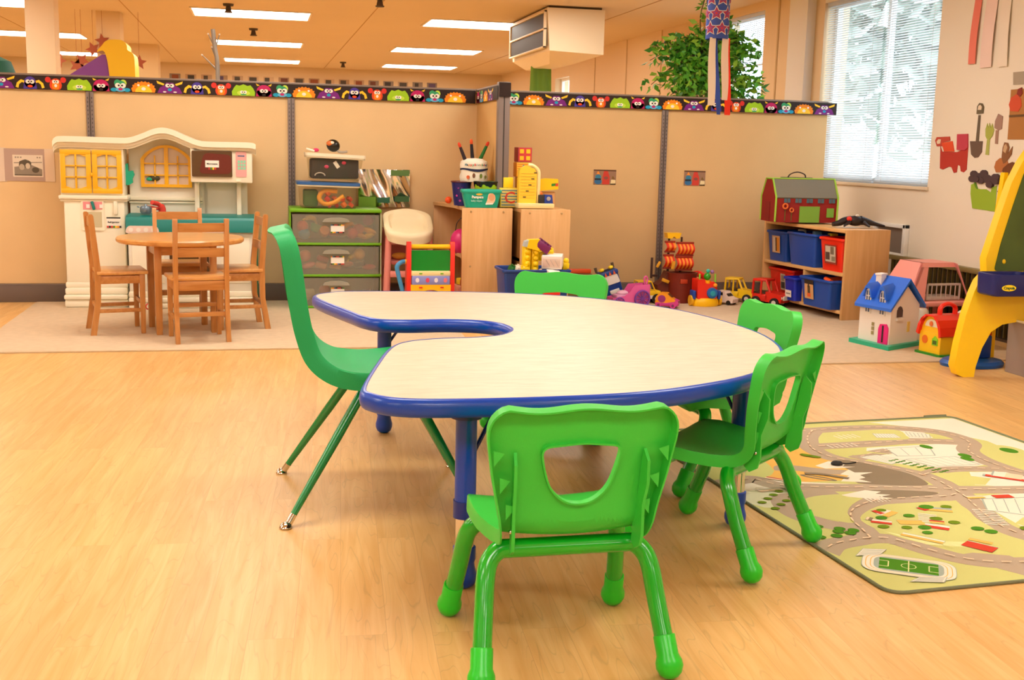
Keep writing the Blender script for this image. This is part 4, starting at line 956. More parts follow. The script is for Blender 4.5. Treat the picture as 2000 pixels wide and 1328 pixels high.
# teal worktop, sink apron, base
M = KM(); a = K(245, 418); b = K(503, 455)
P = [(KY-.10, .47), (KY-.10, .535), (KY-.085, .556), (KY-.05, .565), (KY+.16, .568), (KY+.16, .47)]
M.prism(P, -.762, -.012, 'yz', teal, .012, 3); M.build('worktop', kt)
for px, py, r_ in ((278, 449, .07), (408, 448, .078)):
    a = K(px, py, KY-.1); M = KM(); M.prism([(a[0]+x, a[1]+z) for x, z in round_poly([(-.1, -.02), (.1, -.02), (.085, .024), (-.085, .024)], .02)], KY-.104, KY-.099, 'xz', mat('e9cfc0', .5))
    for k in range(4): M.cyl((a[0]-.065+.043*k, KY-.107, a[1]), (a[0]-.065+.043*k, KY-.104, a[1]), .013, .013, mat('efe7dc', .5), 12)
    M.build('control_sticker', kt)
M = KM(); M.b2((-.755, KY-.07, .10), (-.03, KY+.16, .472), cream2, .006); M.build('base_cabinet', kt)
M = KM(); M.b2((-.52, KY-.074, .16), (-.25, KY-.068, .44), mat('4a3319', .3), .004); M.build('oven_window', kt)
M = KM(); M.b2((-.735, KY-.074, .16), (-.55, KY-.068, .44), cream, .006); M.build('sink_cupboard_door', kt)
M = KM(); M.b2((-.22, KY-.074, .16), (-.05, KY-.068, .44), cream, .006); M.build('oven_side_door', kt)
M = KM()
for z0_, z1_, o in ((.0085, .045, .02), (.045, .075, .026), (.075, .11, .012)): M.b2((-.76, KY-.07-o, z0_), (-.025, KY+.16, z1_), cream, .008)
M.build('base_plinth', kt)
M = KM(); gk = mat('1d5a3a', .45); M.prism([(KY+.05, .06), (KY-.075, .09), (KY-.095, .20), (KY-.06, .46), (KY+.10, .50), (KY+.15, .48), (KY+.15, .06)], -.03, .0, 'yz', gk, .01); M.build('side_panel', kt)
# tap (red) and a grey pot standing on the worktop
a = K(312, 412, KY+.05)
M = KM(); rd = mat('e0433a', .35); M.tube(smooth_path([(a[0]+.012, KY+.05, .567), (a[0]+.014, KY+.05, .60), (a[0]-.005, KY+.04, .628), (a[0]-.04, KY, .640)]), [.022]*10+[.014]*9, rd, 12); M.tube([(a[0]+.0, KY+.05, .60), (a[0]-.07, KY+.03, .612)], .010, rd, 10); M.build('tap', kt)
a = atY(285, 418, KY-.02)
M = MB(); pm = mat('6f8290', .3, .4); M.lathe([(0, 0), (.027, 0), (.034, .012), (.034, .036), (.028, .045), (.01, .048), (.006, .056), (0, .057)], m=pm, seg=20); M.cyl((-.036, 0, .038), (-.05, 0, .042), .004, .004, pm, 8); M.build('toy_pot', None, 'small grey toy saucepan on the teal worktop beside the red tap', 'toy pot', loc=(a.x, KY-.02, .574))
# toy things glimpsed under the cabinet
a = atZ(302, 588, .008); M = MB(); M.tube([(.018*math.cos(t_/8*2*PI), 0, .02+.018*math.sin(t_/8*2*PI)) for t_ in range(8)], .004, rd, 8, closed=True); M.build('toy_ring', None, 'small red ring on the carpet at the foot of the play kitchen', 'toy', loc=(a.x+.0, 7.07, .007))
# photocopied picture taped to the partition
a = atY(0, 288, 7.495); b = atY(108, 356, 7.495)
M = MB(); Y_ = 7.4965; M.b2((-1.62, Y_, b.z), (a.x+.03, 7.4985, a.z), mat('d9c4b0', .8)); M.b2((a.x+.02, Y_-.001, b.z+.004), (a.x+.25, 7.498, a.z-.004), mat('b3988a', .8)); M.b2((a.x+.25, Y_-.0005, b.z+.002), (b.x, 7.4985, a.z-.002), mat('e0c5a8', .8))
c_ = atY(24, 302, Y_); d_ = atY(85, 346, Y_); M.b2((c_.x, Y_-.002, d_.z), (d_.x, Y_-.001, c_.z), mat('ddcdb8', .8))
pm1, pm2 = mat('5b5040', .8), mat('8f8272', .8); W_ = d_.x-c_.x; H_ = c_.z-d_.z
def ph(pts, m, l): M_face(M, [(c_.x+W_*u, Y_-.002-.0003*l, d_.z+H_*v) for u, v in pts], m)
ph([(.05, .06), (.97, .06), (.97, .35), (.62, .55), (.3, .5), (.05, .45)], pm2, 1); ph([(.2, .5), (.22, .7), (.32, .76), (.42, .80), (.55, .74), (.62, .66), (.6, .45), (.3, .40)], pm1, 2); ph(ell(.30, .45, .09, .14), mat('b5a48e', .8), 3); ph(ell(.50, .50, .08, .13), mat('c9b9a2', .8), 3); ph(ell(.75, .32, .12, .13), pm1, 2); ph([(.04, .62), (.97, .66), (.97, .685), (.04, .65)], pm1, 1); ph([(.05, .06), (.95, .06), (.95, .11), (.05, .11)], pm1, 2)
for x in (.08, .16, .25, .8, .88): ph([(x, .86), (x+.05, .86), (x+.05, .92), (x, .92)], pm2, 1)
M.build('photocopy', None, 'grey photocopied picture on a pale paper strip at the left edge of the partition', 'picture')
for i, (px0, px1, y0_, y1_, lab) in enumerate(((1160, 1203, 331, 361, 'small photo card of toys on the partition, left of the slotted post'), (1337, 1377, 333, 363, 'small photo card of toys on the partition, right of the slotted post'))):
    a = atY(px0, y0_, 7.495); b = atY(px1, y1_, 7.495); W_ = b.x-a.x; H_ = a.z-b.z
    M = MB(); M.b2((0, -.0025, 0), (W_, -.001, H_), mat('9a7458', .6))
    def ph(pts, c, l): M_face(M, [(W_*u, -.0026-.0003*l, H_*v) for u, v in pts], mat(c, .6))
    ph([(0, .92), (1, .90), (1, .98), (0, 1)], '5a3418', 1); ph(ell(.2, .2, .16, .18), '2f6c9c', 1); ph(ell(.2, .52, .13, .16), '2f7fa0', 1); ph([(.05, .3), (.33, .3), (.33, .42), (.05, .42)], '15202c', 2); ph([(.12, .7), (.28, .7), (.2, .92)], 'f0901c', 1)
    ph([(.38, .02), (.40, .55), (.45, .9), (.62, .92), (.72, .5), (.70, .02)], 'cf3a28', 1); ph(ell(.55, .45, .10, .10), '8a4a3a', 2); ph([(.75, .05), (.98, .1), (.98, .32), (.78, .34)], 'f0d8a0', 1); ph([(.75, .0), (.98, .0), (.98, .08), (.75, .08)], '4a3a10', 2); ph([(.8, .4), (.95, .38), (.85, .6)], '7a5a20', 1)
    M.build('photo_card', None, lab, 'photo', 'photo cards of toys on the partition', loc=(a.x, 7.5, b.z))

# ================================================================== DRAWER TOWER WITH BOXES
lime = mat('6fae10', .4); dx0, dx1, DY = .19, .75, 7.08
dt = thing('drawer_tower', 'clear plastic drawer tower with lime green frame, three see-through drawers', 'drawers', ((dx0+dx1)/2, DY, .008)); W2 = (dx1-dx0)/2; DD = .36
M = MB(); M.b2((-W2, 0, .590), (W2, DD, .613), lime, .007); M.build('top_panel', dt)
clear = glass_mat('e9e6da', .10, .25, 'cloudy_plastic', .12)
clear2 = glass_mat('f4f1e8', .07, .12, 'clear_box_plastic', .02)
zs_ = [.0, .20, .395]; 
for z in (.0, .195, .39): M = MB(); M.b2((-W2, .0, z), (W2, DD, z+.016), lime, .005); M.build('shelf_rail', dt)
for sx in (-1, 1): M = MB(); M.b2((sx*W2-.008*(sx > 0)*1-.0, .01, 0), (sx*W2+.008*(sx < 0), DD, .6), lime if sx < 0 else mat('b9bd96', .3)); M.build('side_panel', dt)
M = MB(); M.b2((-W2+.01, DD-.012, .01), (W2-.01, DD-.004, .59), mat('e3dfd0', .6)); M.build('back_panel', dt)  # pale panel added at the back to brighten the dark drawer interiors
cols = ['e0559a', 'd8342a', 'ffcb2e', '2aa36b', 'f08a3a', 'c9a37a', '8a2f6a', 'e26a3a', '4aa0d8', 'e8b04a', 'f0a07a', 'b84a5a']
for k, z in enumerate((.206, .011, .401)):
    pass
drw = []
for k, z in enumerate((.016, .211, .406)):
    M = MB(); w_ = W2-.016; h_ = .172; M.b2((-w_, .004, z), (w_, .008, z+h_), clear); M.b2((-w_, .004, z), (-w_+.003, DD-.02, z+h_*.9), clear); M.b2((w_-.003, .004, z), (w_, DD-.02, z+h_*.9), clear); M.b2((-w_, .004, z), (w_, DD-.02, z+.003), clear)
    d = M.build('drawer', dt)
    M = MB(); hp = [(-.085, 0), (.085, 0), (.07, .02), (.03, .028), (-.03, .028), (-.07, .02)]; M.prism([(x, z+h_-.045+zz) for x, zz in hp], -.014, .005, 'xz', glass_mat('e6e2d4', .12, .2, 'cloudy_handle', .3), .003); M.build('handle', d)
    M = MB(); M.b2((-.032, .0015, z+.066), (.050, .0035, z+.108), G['paper'])
    for q in range(8):
        for zz in (z+.060, z+.104): M.b2((-.032+.0103*q, .0012, zz), (-.032+.0103*q+.0095, .0036, zz+.008), mat(['c7352c', '2b1c18', '4f8a22', 'ffcb2e', 'f08a12', '2f6c9c', '2b1c18', 'c7352c'][(q+k+(3 if zz > z+.07 else 0)) % 8], .6))
    M.text('~~~~~~', (.009, .0012, z+.087), .010, mat('9a9088', .7), font_scale=1.2) if 0 else None
    M.build('drawer_label', d)['label'] = 'white card with a coloured pattern border'
# toys inside the drawers, each one its own thing
def blob_toy(kind, c, m, R=None): 
    M = MB()
    if kind == 0: M.sph((0, 0, 0), .036, m, 14)
    elif kind == 1: M.lathe([(0, -.02), (.03, -.02), (.034, 0), (.03, .02), (0, .02)], m=m, seg=16, R=Matrix.Rotation(PI/2-.3, 4, 'X'))
    elif kind == 2: M.lathe([(0, 0), (.02, .002), (.03, .02), (.034, .05), (.031, .05), (.026, .02), (0, .006)], m=m, seg=16)
    elif kind == 3: M.sph((0, 0, 0), (.045, .022, .018), m, 14)
    elif kind == 4: M.box((0, 0, 0), (.07, .04, .035), m, .008)
    else: M.tube(smooth_path([(-.05, 0, .0), (-.02, 0, .025), (.02, 0, .028), (.05, 0, .0)]), [.006]*4+[.014]*10+[.006]*5, m, 10)
    return M
inv = [(.43, [(-.205, .075, 'd8342a', 0, 'red play apple at the left of the top clear drawer'), (-.16, .10, 'ffcb2e', 5, 'yellow play banana in the top clear drawer'), (-.195, .03, '4aa0d8', 0, 'pale blue ball at the bottom left of the top clear drawer'), (-.135, .04, '2aa36b', 2, 'green play cup in the top clear drawer'), (-.07, .045, 'f08a3a', 1, 'orange round play fruit in the top clear drawer'), (-.01, .035, 'c9553a', 4, 'brick-red block in the top clear drawer'), (.05, .035, 'a8563a', 3, 'brown play loaf in the top clear drawer'), (.085, .06, 'f0a03a', 5, 'orange curved play food by the top drawer label'), (.105, .035, 'e02a4a', 0, 'red play tomato right of centre in the top clear drawer'), (.145, .06, 'b83a3a', 1, 'dark red disc in the top clear drawer'), (.155, .022, 'f09a1a', 3, 'amber play food at the bottom of the top clear drawer'), (.215, .05, 'f0a81a', 3, 'yellow play bun in the top clear drawer'), (.21, .02, 'f0b82a', 3, 'lowest yellow play bun in the top clear drawer'), (.205, .115, '8a2050', 1, 'large purple plastic lid at the right of the top clear drawer')]),
       (.235, [(-.19, .09, 'd8705a', 0, 'coral toy at the left of the middle clear drawer'), (-.17, .03, 'e88a9a', 3, 'pink toy at the bottom left of the middle clear drawer'), (-.08, .07, 'b84a5a', 4, 'dull red box in the middle clear drawer'), (-.09, .03, 'd89a8a', 4, 'peach toy in the middle clear drawer'), (.0, .03, 'e8b48a', 4, 'tan toy in the middle clear drawer'), (.07, .035, 'c86a6a', 3, 'rose-coloured toy in the middle clear drawer'), (.15, .10, 'e8a01a', 0, 'amber ball in the middle clear drawer'), (.15, .04, '3a4a68', 4, 'dark blue block in the middle clear drawer'), (.12, .06, 'e8c01a', 5, 'yellow curved toy in the middle clear drawer'), (.21, .02, 'd84a4a', 3, 'red flat toy in the middle clear drawer')]),
       (.04, [(-.17, .06, 'd9cdbd', 4, 'pale crumpled cloth toy in the lowest clear drawer'), (-.19, .02, 'efe6da', 3, 'white toy at the bottom of the lowest clear drawer'), (-.07, .07, 'c8503a', 0, 'red-brown ball in the lowest clear drawer'), (.02, .06, '4a4a2a', 0, 'dark olive ball in the lowest clear drawer'), (-.03, .03, '3a3230', 4, 'black block in the lowest clear drawer'), (.10, .05, 'a8304a', 3, 'crimson toy in the lowest clear drawer'), (.19, .06, '4a3a4a', 4, 'dark grey toy at the right of the lowest clear drawer')])]
for zb0, items in inv:
    for x, z, c, kd, lab in items:
        M = blob_toy(kd, c, mat(c, .5)); M.build(['toy_ball', 'toy_disc', 'toy_cup', 'toy_food', 'toy_block', 'toy_banana'][kd], None, lab, 'toy', 'toys inside the clear drawers', loc=((dx0+dx1)/2+x*.98, DY+.042+rnd.random()*.02, zb0+z+.005), rot=(rnd.uniform(-.3, .3), rnd.uniform(-.4, .4), rnd.uniform(-.5, .5)))
# ---- lidded boxes on top
def tub(name, label, cx_, y0_, zb0, w0, w1, h_, dep, body_m, lid_m, tilt=0, lid=True, group=None):
    t = thing(name, label, 'storage box', (cx_, y0_, zb0), 0, group, rot=(0, tilt, 0))
    M = MB()
    def f(u, v):
        z = v*h_; w_ = w0+(w1-w0)*v; pts = round_poly([(-w_/2, 0), (w_/2, 0), (w_/2, dep), (-w_/2, dep)], .02, 3); N = len(pts); i = int(round(u*N)) % N; return (pts[i][0], pts[i][1], z)
    N = len(round_poly([(0, 0), (1, 0), (1, 1), (0, 1)], .02, 3))
    M.grid(f, N, 1, body_m, wrapu=True); M.prism(round_poly([(-w0/2, 0), (w0/2, 0), (w0/2, dep), (-w0/2, dep)], .02, 3), .0, .002, 'xy', body_m); M.build('body', t)
    M = MB(); rp = [(a, b, h_-.003) for a, b in round_poly([(-w1/2-.008, -.008), (w1/2+.008, -.008), (w1/2+.008, dep+.008), (-w1/2-.008, dep+.008)], .022, 4)]; M.tube(rp, .006, mat('e6d9b4', .35), 8, closed=True); M.build('rim', t)
    if lid: M = MB(); M.prism(round_poly([(-w1/2-.016, -.016), (w1/2+.016, -.016), (w1/2+.016, dep+.016), (-w1/2-.016, dep+.016)], .03, 4), h_+.002, h_+.020, 'xy', lid_m, .006); M.build('lid', t)
    return t
b1 = tub('storage_box', 'clear box of orange and green toys under a blue lid, on the drawer tower', .425, 7.09, .626, .335, .355, .135, .24, clear2, mat('2c5f9a', .4), .02)
b2b = tub('storage_box', 'clear box of black dress-up things with a cream lid, topmost on the tower', .465, 7.10, .797, .30, .335, .135, .22, clear2, mat('efe2c6', .3), .035)
def put(name, label, cat, M, loc, rot=(0, 0, 0), group=None): return M.build(name, None, label, cat, group, loc=loc, rot=rot)
M = MB(); M.box((0, 0, .055), (.085, .16, .10), mat('3f6a34', .7), .01); put('toy_block', 'large dark green toy in the left of the blue-lidded clear box', 'toy', M, (.32, 7.20, .628))
om = mat('f3a51c', .45)
M = MB(); M.tube(smooth_path([(.09, 0, .03), (.03, 0, -.012), (-.03, 0, -.02), (-.06, 0, .015), (-.035, 0, .055), (.03, 0, .058), (.05, 0, .055)]), .014, om, 12); put('toy_hoop', 'orange curved toy pressed against the front of the blue-lidded clear box', 'toy', M, (.43, 7.115, .67))
for i in range(9):
    M = MB(); M.box((0, 0, 0), (.032, .03, .022), mat(['e2502a', 'd8402a', 'e8701c'][i % 3], .5), .004)
    put('toy_brick', 'orange-red toy brick in the right of the blue-lidded clear box', 'toy', M, (.43+.045*(i % 4)-(.01 if i > 3 else 0), 7.12+.02*(i % 2), .645+.035*(i//4)), (rnd.random(), rnd.random(), rnd.random()), 'orange-red bricks in the blue-lidded box')
M = MB(); dm = mat('2a2522', .85, bump=.6, bscale=40)
M.box((0, .105, .066), (.292, .185, .122), dm, .016, seg=3); put('dress_up_cloth', 'black dress-up cloth filling the cream-lidded clear box', 'cloth', M, (.465, 7.10, .797))
for x, z, c, lab in ((-.05, .075, 'd8306a', 'small pink bow seen through the cream-lidded box, left'), (.055, .10, 'e02a5a', 'small pink bead seen through the cream-lidded box, right')):
    M = MB(); M.sph((0, 0, 0), (.014, .006, .011), mat(c, .4), 10); put('toy_bow', lab, 'toy', M, (.465+x, 7.108, .80+z))
M = MB(); M.b2((-.011, 0, -.022), (.011, .002, .022), G['paper']); put('paper_tag', 'white paper tag seen through the cream-lidded clear box', 'tag', M, (.475, 7.106, .888), (0, -.6, 0))
M = MB(); M.tube([(.03*math.cos(a/12*PI), 0, .018*math.sin(a/12*PI)) for a in range(13)], .0035, mat('c9c2b6', .4), 8); put('white_loop', 'thin white loop at the bottom left of the cream-lidded clear box', 'toy', M, (.375, 7.108, .82))
M = MB(); bk = mat('17130f', .25); M.sph((0, 0, .045), (.042, .034, .038), bk, 20, Matrix.Rotation(.35, 4, 'Y')); M.sph((-.020, -.018, .058), (.024, .018, .017), mat('d8702a', .4), 12); M.sph((-.008, -.026, .062), (.014, .011, .010), mat('efe2cc', .4), 10)
M.tube(smooth_path([(.018, -.004, .028), (.035, -.008, .008), (.06, -.008, .006), (.085, -.004, .010)]), .0075, mat('a39685', .5), 8); put('toy_animal', 'black round toy with orange face and grey tail lying on the top box', 'toy', M, (.46, 7.18, .958), (0, 0, 0))
M = MB(); M.sph((0, 0, .012), (.018, .014, .012), mat('e0306a', .6), 12); put('pink_pompom', 'small pink pompom on the lid of the topmost clear box', 'toy', M, (.355, 7.16, .962))
M = MB(); M.tube(smooth_path([(0, 0, .01), (-.03, 0, .018), (-.05, 0, .024)]), .006, mat('f0e6d0', .5), 8); put('toy_string', 'short white toy string on the left of the top box lid', 'cord', M, (.345, 7.15, .958))
# foil board leaning behind the high chair
fo = bpy.data.materials.new('crinkled_foil'); fo.use_nodes = True; nt = fo.node_tree; bb = nt.nodes['Principled BSDF']; bb.inputs['Metallic'].default_value = 1; bb.inputs['Roughness'].default_value = .16; bb.inputs['Base Color'].default_value = (.85, .86, .88, 1)
M = MB(); a = atY(700, 330, 7.47); b = atY(800, 405, 7.47); W_ = b.x-a.x; H_ = a.z-b.z
def foil(u, v): return (W_*u, -.012+.010*math.sin(u*9+v*2)*math.sin(v*5+1)+.006*math.sin(u*23+v*7), H_*v)
M.grid(foil, 28, 18, fo); fb = M.build('foil_sheet', None, 'shiny crinkled foil sheet taped to the partition behind the high chair', 'foil sheet', loc=(a.x, 7.478, b.z))
M = MB()
for u0, v0, u1, v1, c in ((.62, .84, .98, .99, '5c8040'), (.0, .02, .33, .27, '82b438'), (.70, .15, .98, .30, '3c6638'), (.36, .12, .60, .26, '2f7050')):
    M = MB(); M.b2((W_*u0, -.036, H_*v0), (W_*u1, -.034, H_*v1), mat(c, .6)); M.build('sticker', fb)


# ================================================================== HIGH CHAIR, WALKER
pk = mat('e58c80', .4); pk2 = mat('dc7d74', .45)
hc_ = thing('toy_high_chair', 'pink toy high chair with a deep cream tray, right of the drawer tower', 'toy high chair', (.918, 7.12, .0085))
M = MB(); tr_ = mat('f1e0b8', .4)
def tray(u, v, rr=None):
    a_ = 2*PI*u; prof_ = [(.145, 0), (.150, .03), (.155, .05), (.152, .064), (.142, .070), (.120, .066), (.114, .045), (.10, .028), (.001, .024)]
    i = min(int(v*8), 7); t_ = v*8-i; r_, z_ = [prof_[i][q]*(1-t_)+prof_[i+1][q]*t_ for q in (0, 1)]
    ca, sa = math.cos(a_), math.sin(a_); k = (abs(ca)**4+abs(sa)**4)**-.25; return (r_*k*ca, r_*.85*k*sa, .505+z_-.035+.075*sa*r_/.15)
M.grid(tray, 48, 8, tr_, wrapu=True); M.build('tray', hc_)
for sx in (-1, 1):
    for y in (-.07, .15):
        M = MB(); M.tube([(sx*.125, y*.9, .49), (sx*.135, y, .25), (sx*.142, y*1.1, .0)], [.020, .021, .023], pk, 14); M.build('leg', hc_)
    M = MB(); M.b2((sx*.125-.012, -.05, .20), (sx*.125+.012, .15, .235), pk, .006); M.build('side_bar', hc_)
M = MB(); M.b2((-.125, -.085, .195), (.125, -.062, .235), pk, .008); M.build('front_bar', hc_)
M = MB(); M.b2((-.11, -.03, .27), (.11, .12, .295), pk2, .008); M.build('seat', hc_)
M = MB(); M.prism(round_poly([(-.11, .28), (.11, .28), (.11, .47), (-.11, .47)], .03), .13, .148, 'xz', pk2, .004); M.build('seat_back', hc_)
M = MB(); M.b2((-.125, -.08, .40), (.125, -.066, .425), pk, .005); M.build('crotch_bar', hc_)
M = MB(); M.sph((0, 0, 0), (.05, .03, .022), mat('d88a2a', .6), 14); put('toy_food', 'orange toy food lying on the seat of the pink high chair', 'toy', M, (.87, 7.14, .33))
wk = thing('baby_walker', 'red and green toy push walker with yellow handle in front of the high chair', 'toy walker', (.985, 6.6, .0085))
redp = plas('ea2a16', .28); yelp = plas('ffc414', .3); grp = plas('0a8a2c', .18); blp = plas('3f8fc4', .35)
for sx in (-1, 1): M = MB(); M.prism([(-.02, 0), (.10, 0), (.03, .42), (.012, .455), (-.012, .455), (-.02, .43)], sx*.128-.013, sx*.128+.013, 'yz', redp, .005); M.build('side_post', wk)
M = MB(); M.cyl((-.118, .008, .425), (.118, .008, .425), .0135, .0135, yelp, 20); M.build('handle_bar', wk)
M = MB(); M.prism(round_poly([(-.115, .285), (.115, .285), (.118, .405), (-.118, .405)], .012), -.012, .012, 'xz', grp, .008, 3); M.build('bubble_screen', wk)
M = MB(); M.b2((-.115, -.026, .255), (.115, .03, .285), mat('f3dfa0', .35), .005); M.build('screen_shelf', wk)
for x in (-.06, .065): M = MB(); M.b2((x-.009, -.03, .266), (x+.009, -.02, .274), mat('6fae10', .4), .002); M.build('clip', wk)
M = MB(); M.b2((-.112, -.030, .205), (.112, .0, .257), mat('8e93d8', .3), .003); sp = M.build('picture_panel', wk)
for x, c in ((-.08, 'efe6f2'), (-.02, 'e04a6a'), (.03, 'efe6f2'), (.085, 'e87a8a')): M = MB(); M.prism([(x+p, q) for p, q in ell(0, .232, .011, .014, 12)], -.0325, -.030, 'xz', mat(c, .4)); M.build('panel_picture', sp)
M = MB(); ap = [(-.115, .06), (-.085, .06)]+[(.085*math.cos(PI-PI*k/14), .10+.075*math.sin(PI*k/14)) for k in range(15)]+[(.085, .06), (.115, .06), (.118, .205), (-.118, .205)]
M.prism(ap, -.028, .03, 'xz', yelp, .004); M.build('arch_front', wk)
for x in (-.06, .065): M = MB(); M.b2((x-.010, -.033, .185), (x+.010, -.026, .193), redp, .002); M.build('clip', wk)
M = MB(); M.tube(smooth_path([(-.12, .02, .335), (-.165, .01, .335), (-.195, 0, .31), (-.19, 0, .27), (-.155, .0, .14), (-.145, 0, .13)]), .013, blp, 12); M.build('grab_handle', wk)
M = MB(); M.cyl((-.125, .02, .335), (-.15, .013, .336), .015, .015, yelp, 14); M.cyl((-.165, 0, .105), (-.16, 0, .135), .016, .016, yelp, 14); M.build('handle_joint', wk)
for sx in (-1, 1):
    for y in (.0, .22): M = MB(); M.cyl((sx*.118, y, .04), (sx*.145, y, .04), .04, .04, yelp, 20, .004); M.build('wheel', wk)
M = MB(); M.b2((-.11, -.02, .03), (.11, .24, .06), redp, .01); M.build('chassis', wk)
# ================================================================== CORNER SHELVES
ply = wood('d8a66c', 'e2b37c', .45, 2, 3, 14, 'birch_panel'); ply_h = wood('d09c62', 'dba870', .45, 1, 3, 14, 'birch_board'); SH = .652
def corner_shelf(label, x0, x1, yf, side, bolts=True):
    t = thing('corner_shelf', label, 'shelf', (x0, yf, .0085), group='birch toy shelves either side of the jutting partition'); W = x1-x0; B = 7.43-yf
    M = MB(); M.b2((0, 0, 0), (W, .02, SH), ply, .003); M.build('end_panel', t)
    for x in (.052, W-.055):
        for z in (SH-.022, SH-.345): M = MB(); M.cyl((x, .001, z), (x, -.004, z), .007, .005, mat('c8a878', .4, .6), 12); M.build('bolt', t)
    # boards with one bowed edge
    xb0, xb1 = (.0, 1.40-x0) if side < 0 else (.0, W-.002)
    for z in (.05, .34, SH-.022):
        if side < 0: P = [(xb1, .02), (xb1, B), (-.045, B), (-.06, B-.04), (-.02, B*.75), (.02, B*.5), (.025, B*.25), (.01, .02)]
        else: P = [(0, .02), (xb1, .02), (xb1, B*.3), (xb1-.03, B*.7), (xb1-.02, B), (0, B)]
        M = MB(); M.prism([(p[0], p[1]) for p in P], z, z+.02, 'xy', ply_h, .004); M.build('board', t)
    M = MB()
    if side < 0: M.b2((xb1-.012, .02, .05), (xb1, B, SH-.02), ply)
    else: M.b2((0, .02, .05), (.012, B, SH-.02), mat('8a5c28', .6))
    M.build('back_panel', t)
    M = MB(); M.b2((0 if side > 0 else -.05, B-.02, .0), (xb1, B, SH-.02), ply, .002); M.build('far_panel', t)
    return t
corner_shelf('birch toy shelf left of the jutting partition, wipes tub on top', 1.175, 1.478, 6.63, -1)
corner_shelf('birch toy shelf right of the jutting partition, yellow toy on top', 1.512, 1.812, 6.55, 1)
ZT = SH+.0095
def px_obj(px0, px1, py, Y): a = atY(px0, py, Y); b = atY(px1, py, Y); return (a.x+b.x)/2, abs(b.x-a.x)
def bucket(name, label, c, r0, r1, h_, m, rim=None, cat='bucket', z=ZT, extra=None, sx=1, sy=1):
    t = thing(name, label, cat, (c[0], c[1], z))
    M = MB(); M.lathe([(0, 0), (r0, 0), (r1, h_), (r1-.003, h_), (r0-.003, .003), (0, .003)], m=m, seg=32, sx=sx, sy=sy); M.build('body', t)
    M = MB(); M.tube([((r1+.001)*sx*math.cos(a*PI/16), (r1+.001)*sy*math.sin(a*PI/16), h_-.002) for a in range(32)], .004, rim or m, 8, closed=True); M.build('rim', t)
    if extra: extra(t)
    return t
# purple-blue bucket
def ex1(t):
    M = MB()
    for k, (a, z) in enumerate(((-1.9, .03), (-1.5, .07), (-2.3, .06), (-1.7, .115), (-2.1, .11))):
        r = .047+.012*z/.15; c = Vector((r*math.cos(a), r*math.sin(a), z)); n = Vector((math.cos(a), math.sin(a), 0)); tg = Vector((-n.y, n.x, 0)); rr = .009
        M_face(M, [c+n*.0015+tg*(rr*math.cos(q*PI/5)*(1 if q % 2 else .5))+Vector((0, 0, rr*math.sin(q*PI/5)*(1 if q % 2 else .5))) for q in range(10)], mat('c03a9a', .5))
    M.build('flower_print', t)
bucket('toy_bucket', 'dark blue tub with maroon rim and pink flower prints on the left shelf', (1.215, 6.90), .045, .062, .145, mat('1a1a66', .35), mat('5a1420', .3), extra=ex1)
def ex2(t):
    # black dripping band round the upper part
    M = MB(); n = 48; r1 = .0835; h_ = .150; A = []; B = []
    for k in range(n):
        a = 2*PI*k/n; d = .024+.010*(1 if (k//2) % 3 == 0 else -.6 if (k//2) % 3 == 1 else .3); rz_ = .06+(r1-.06)*((h_-d)/h_)+.0008
        A.append(M.bm.verts.new(((r1+.0006)*math.cos(a), (r1+.0006)*math.sin(a), h_-.001))); B.append(M.bm.verts.new((rz_*math.cos(a), rz_*math.sin(a), h_-d)))
    for k in range(n): f = M.bm.faces.new((A[k], A[(k+1) % n], B[(k+1) % n], B[k]))
    M.mi(mat('120f0c', .25)); M.build('dripping_band', t)
bucket('toy_bucket', 'lime green bucket with a dripping black band round its top, behind the wipes tub', (1.36, 6.83), .06, .083, .150, mat('a8cc1e', .35), mat('120f0c', .25), extra=ex2)
# wipes tub with its writing
wt_ = thing('wipes_tub', 'teal baby wipes tub at the front of the left shelf top', 'wipes tub', (1.298, 6.70, ZT)); tm = mat('08a890', .3)
M = MB()
def wf(u, v):
    z = v*.092; w_ = .095+.022*v; d_ = .045+.006*v; a = 2*PI*u; ca, sa = math.cos(a), math.sin(a); k = (abs(ca)**5+abs(sa)**5)**-.2; return (w_*k*ca, d_*k*sa, z)
M.grid(wf, 40, 3, tm, wrapu=True); M.build('body', wt_)
M = MB()
def wl(u, v):
    r = [(1.03, .085), (1.05, .09), (1.05, .100), (1.0, .106), (.6, .108), (.0001, .108)]; i = min(int(v*5), 4); q = v*5-i; s_, z = [r[i][j]*(1-q)+r[i+1][j]*q for j in (0, 1)]
    a = 2*PI*u; ca, sa = math.cos(a), math.sin(a); k = (abs(ca)**5+abs(sa)**5)**-.2; return (.116*s_*k*ca, .051*s_*k*sa, z)
M.grid(wl, 40, 5, tm, wrapu=True); M.build('lid', wt_)
M = MB(); y_ = -.0525; M.text('Pampers', (-.03, y_, .062), .020, G['white'], bold=.0009); M.text('baby wipes', (-.035, y_+.002, .040), .015, mat('bfe8dc', .5)); M.prism([(x, z) for x, z in ell(-.02, .078, .020, .006, 12)], y_, y_+.0005, 'xz', mat('d8b83a', .4))
M.prism([(p[0], p[1]) for p in round_poly([(.018, .018), (.062, .020), (.078, .045), (.075, .075), (.055, .088), (.035, .082), (.030, .05)], .012)], y_+.001, y_+.002, 'xz', mat('f2c7a0', .5)); M.prism(ell(.055, .062, .019, .021, 16), y_, y_+.001, 'xz', mat('dfa377', .5)); M.prism([(.018, .018), (.062, .02), (.066, .030), (.02, .028)], y_, y_+.0012, 'xz', G['white'])
M.build('printed_label', wt_)
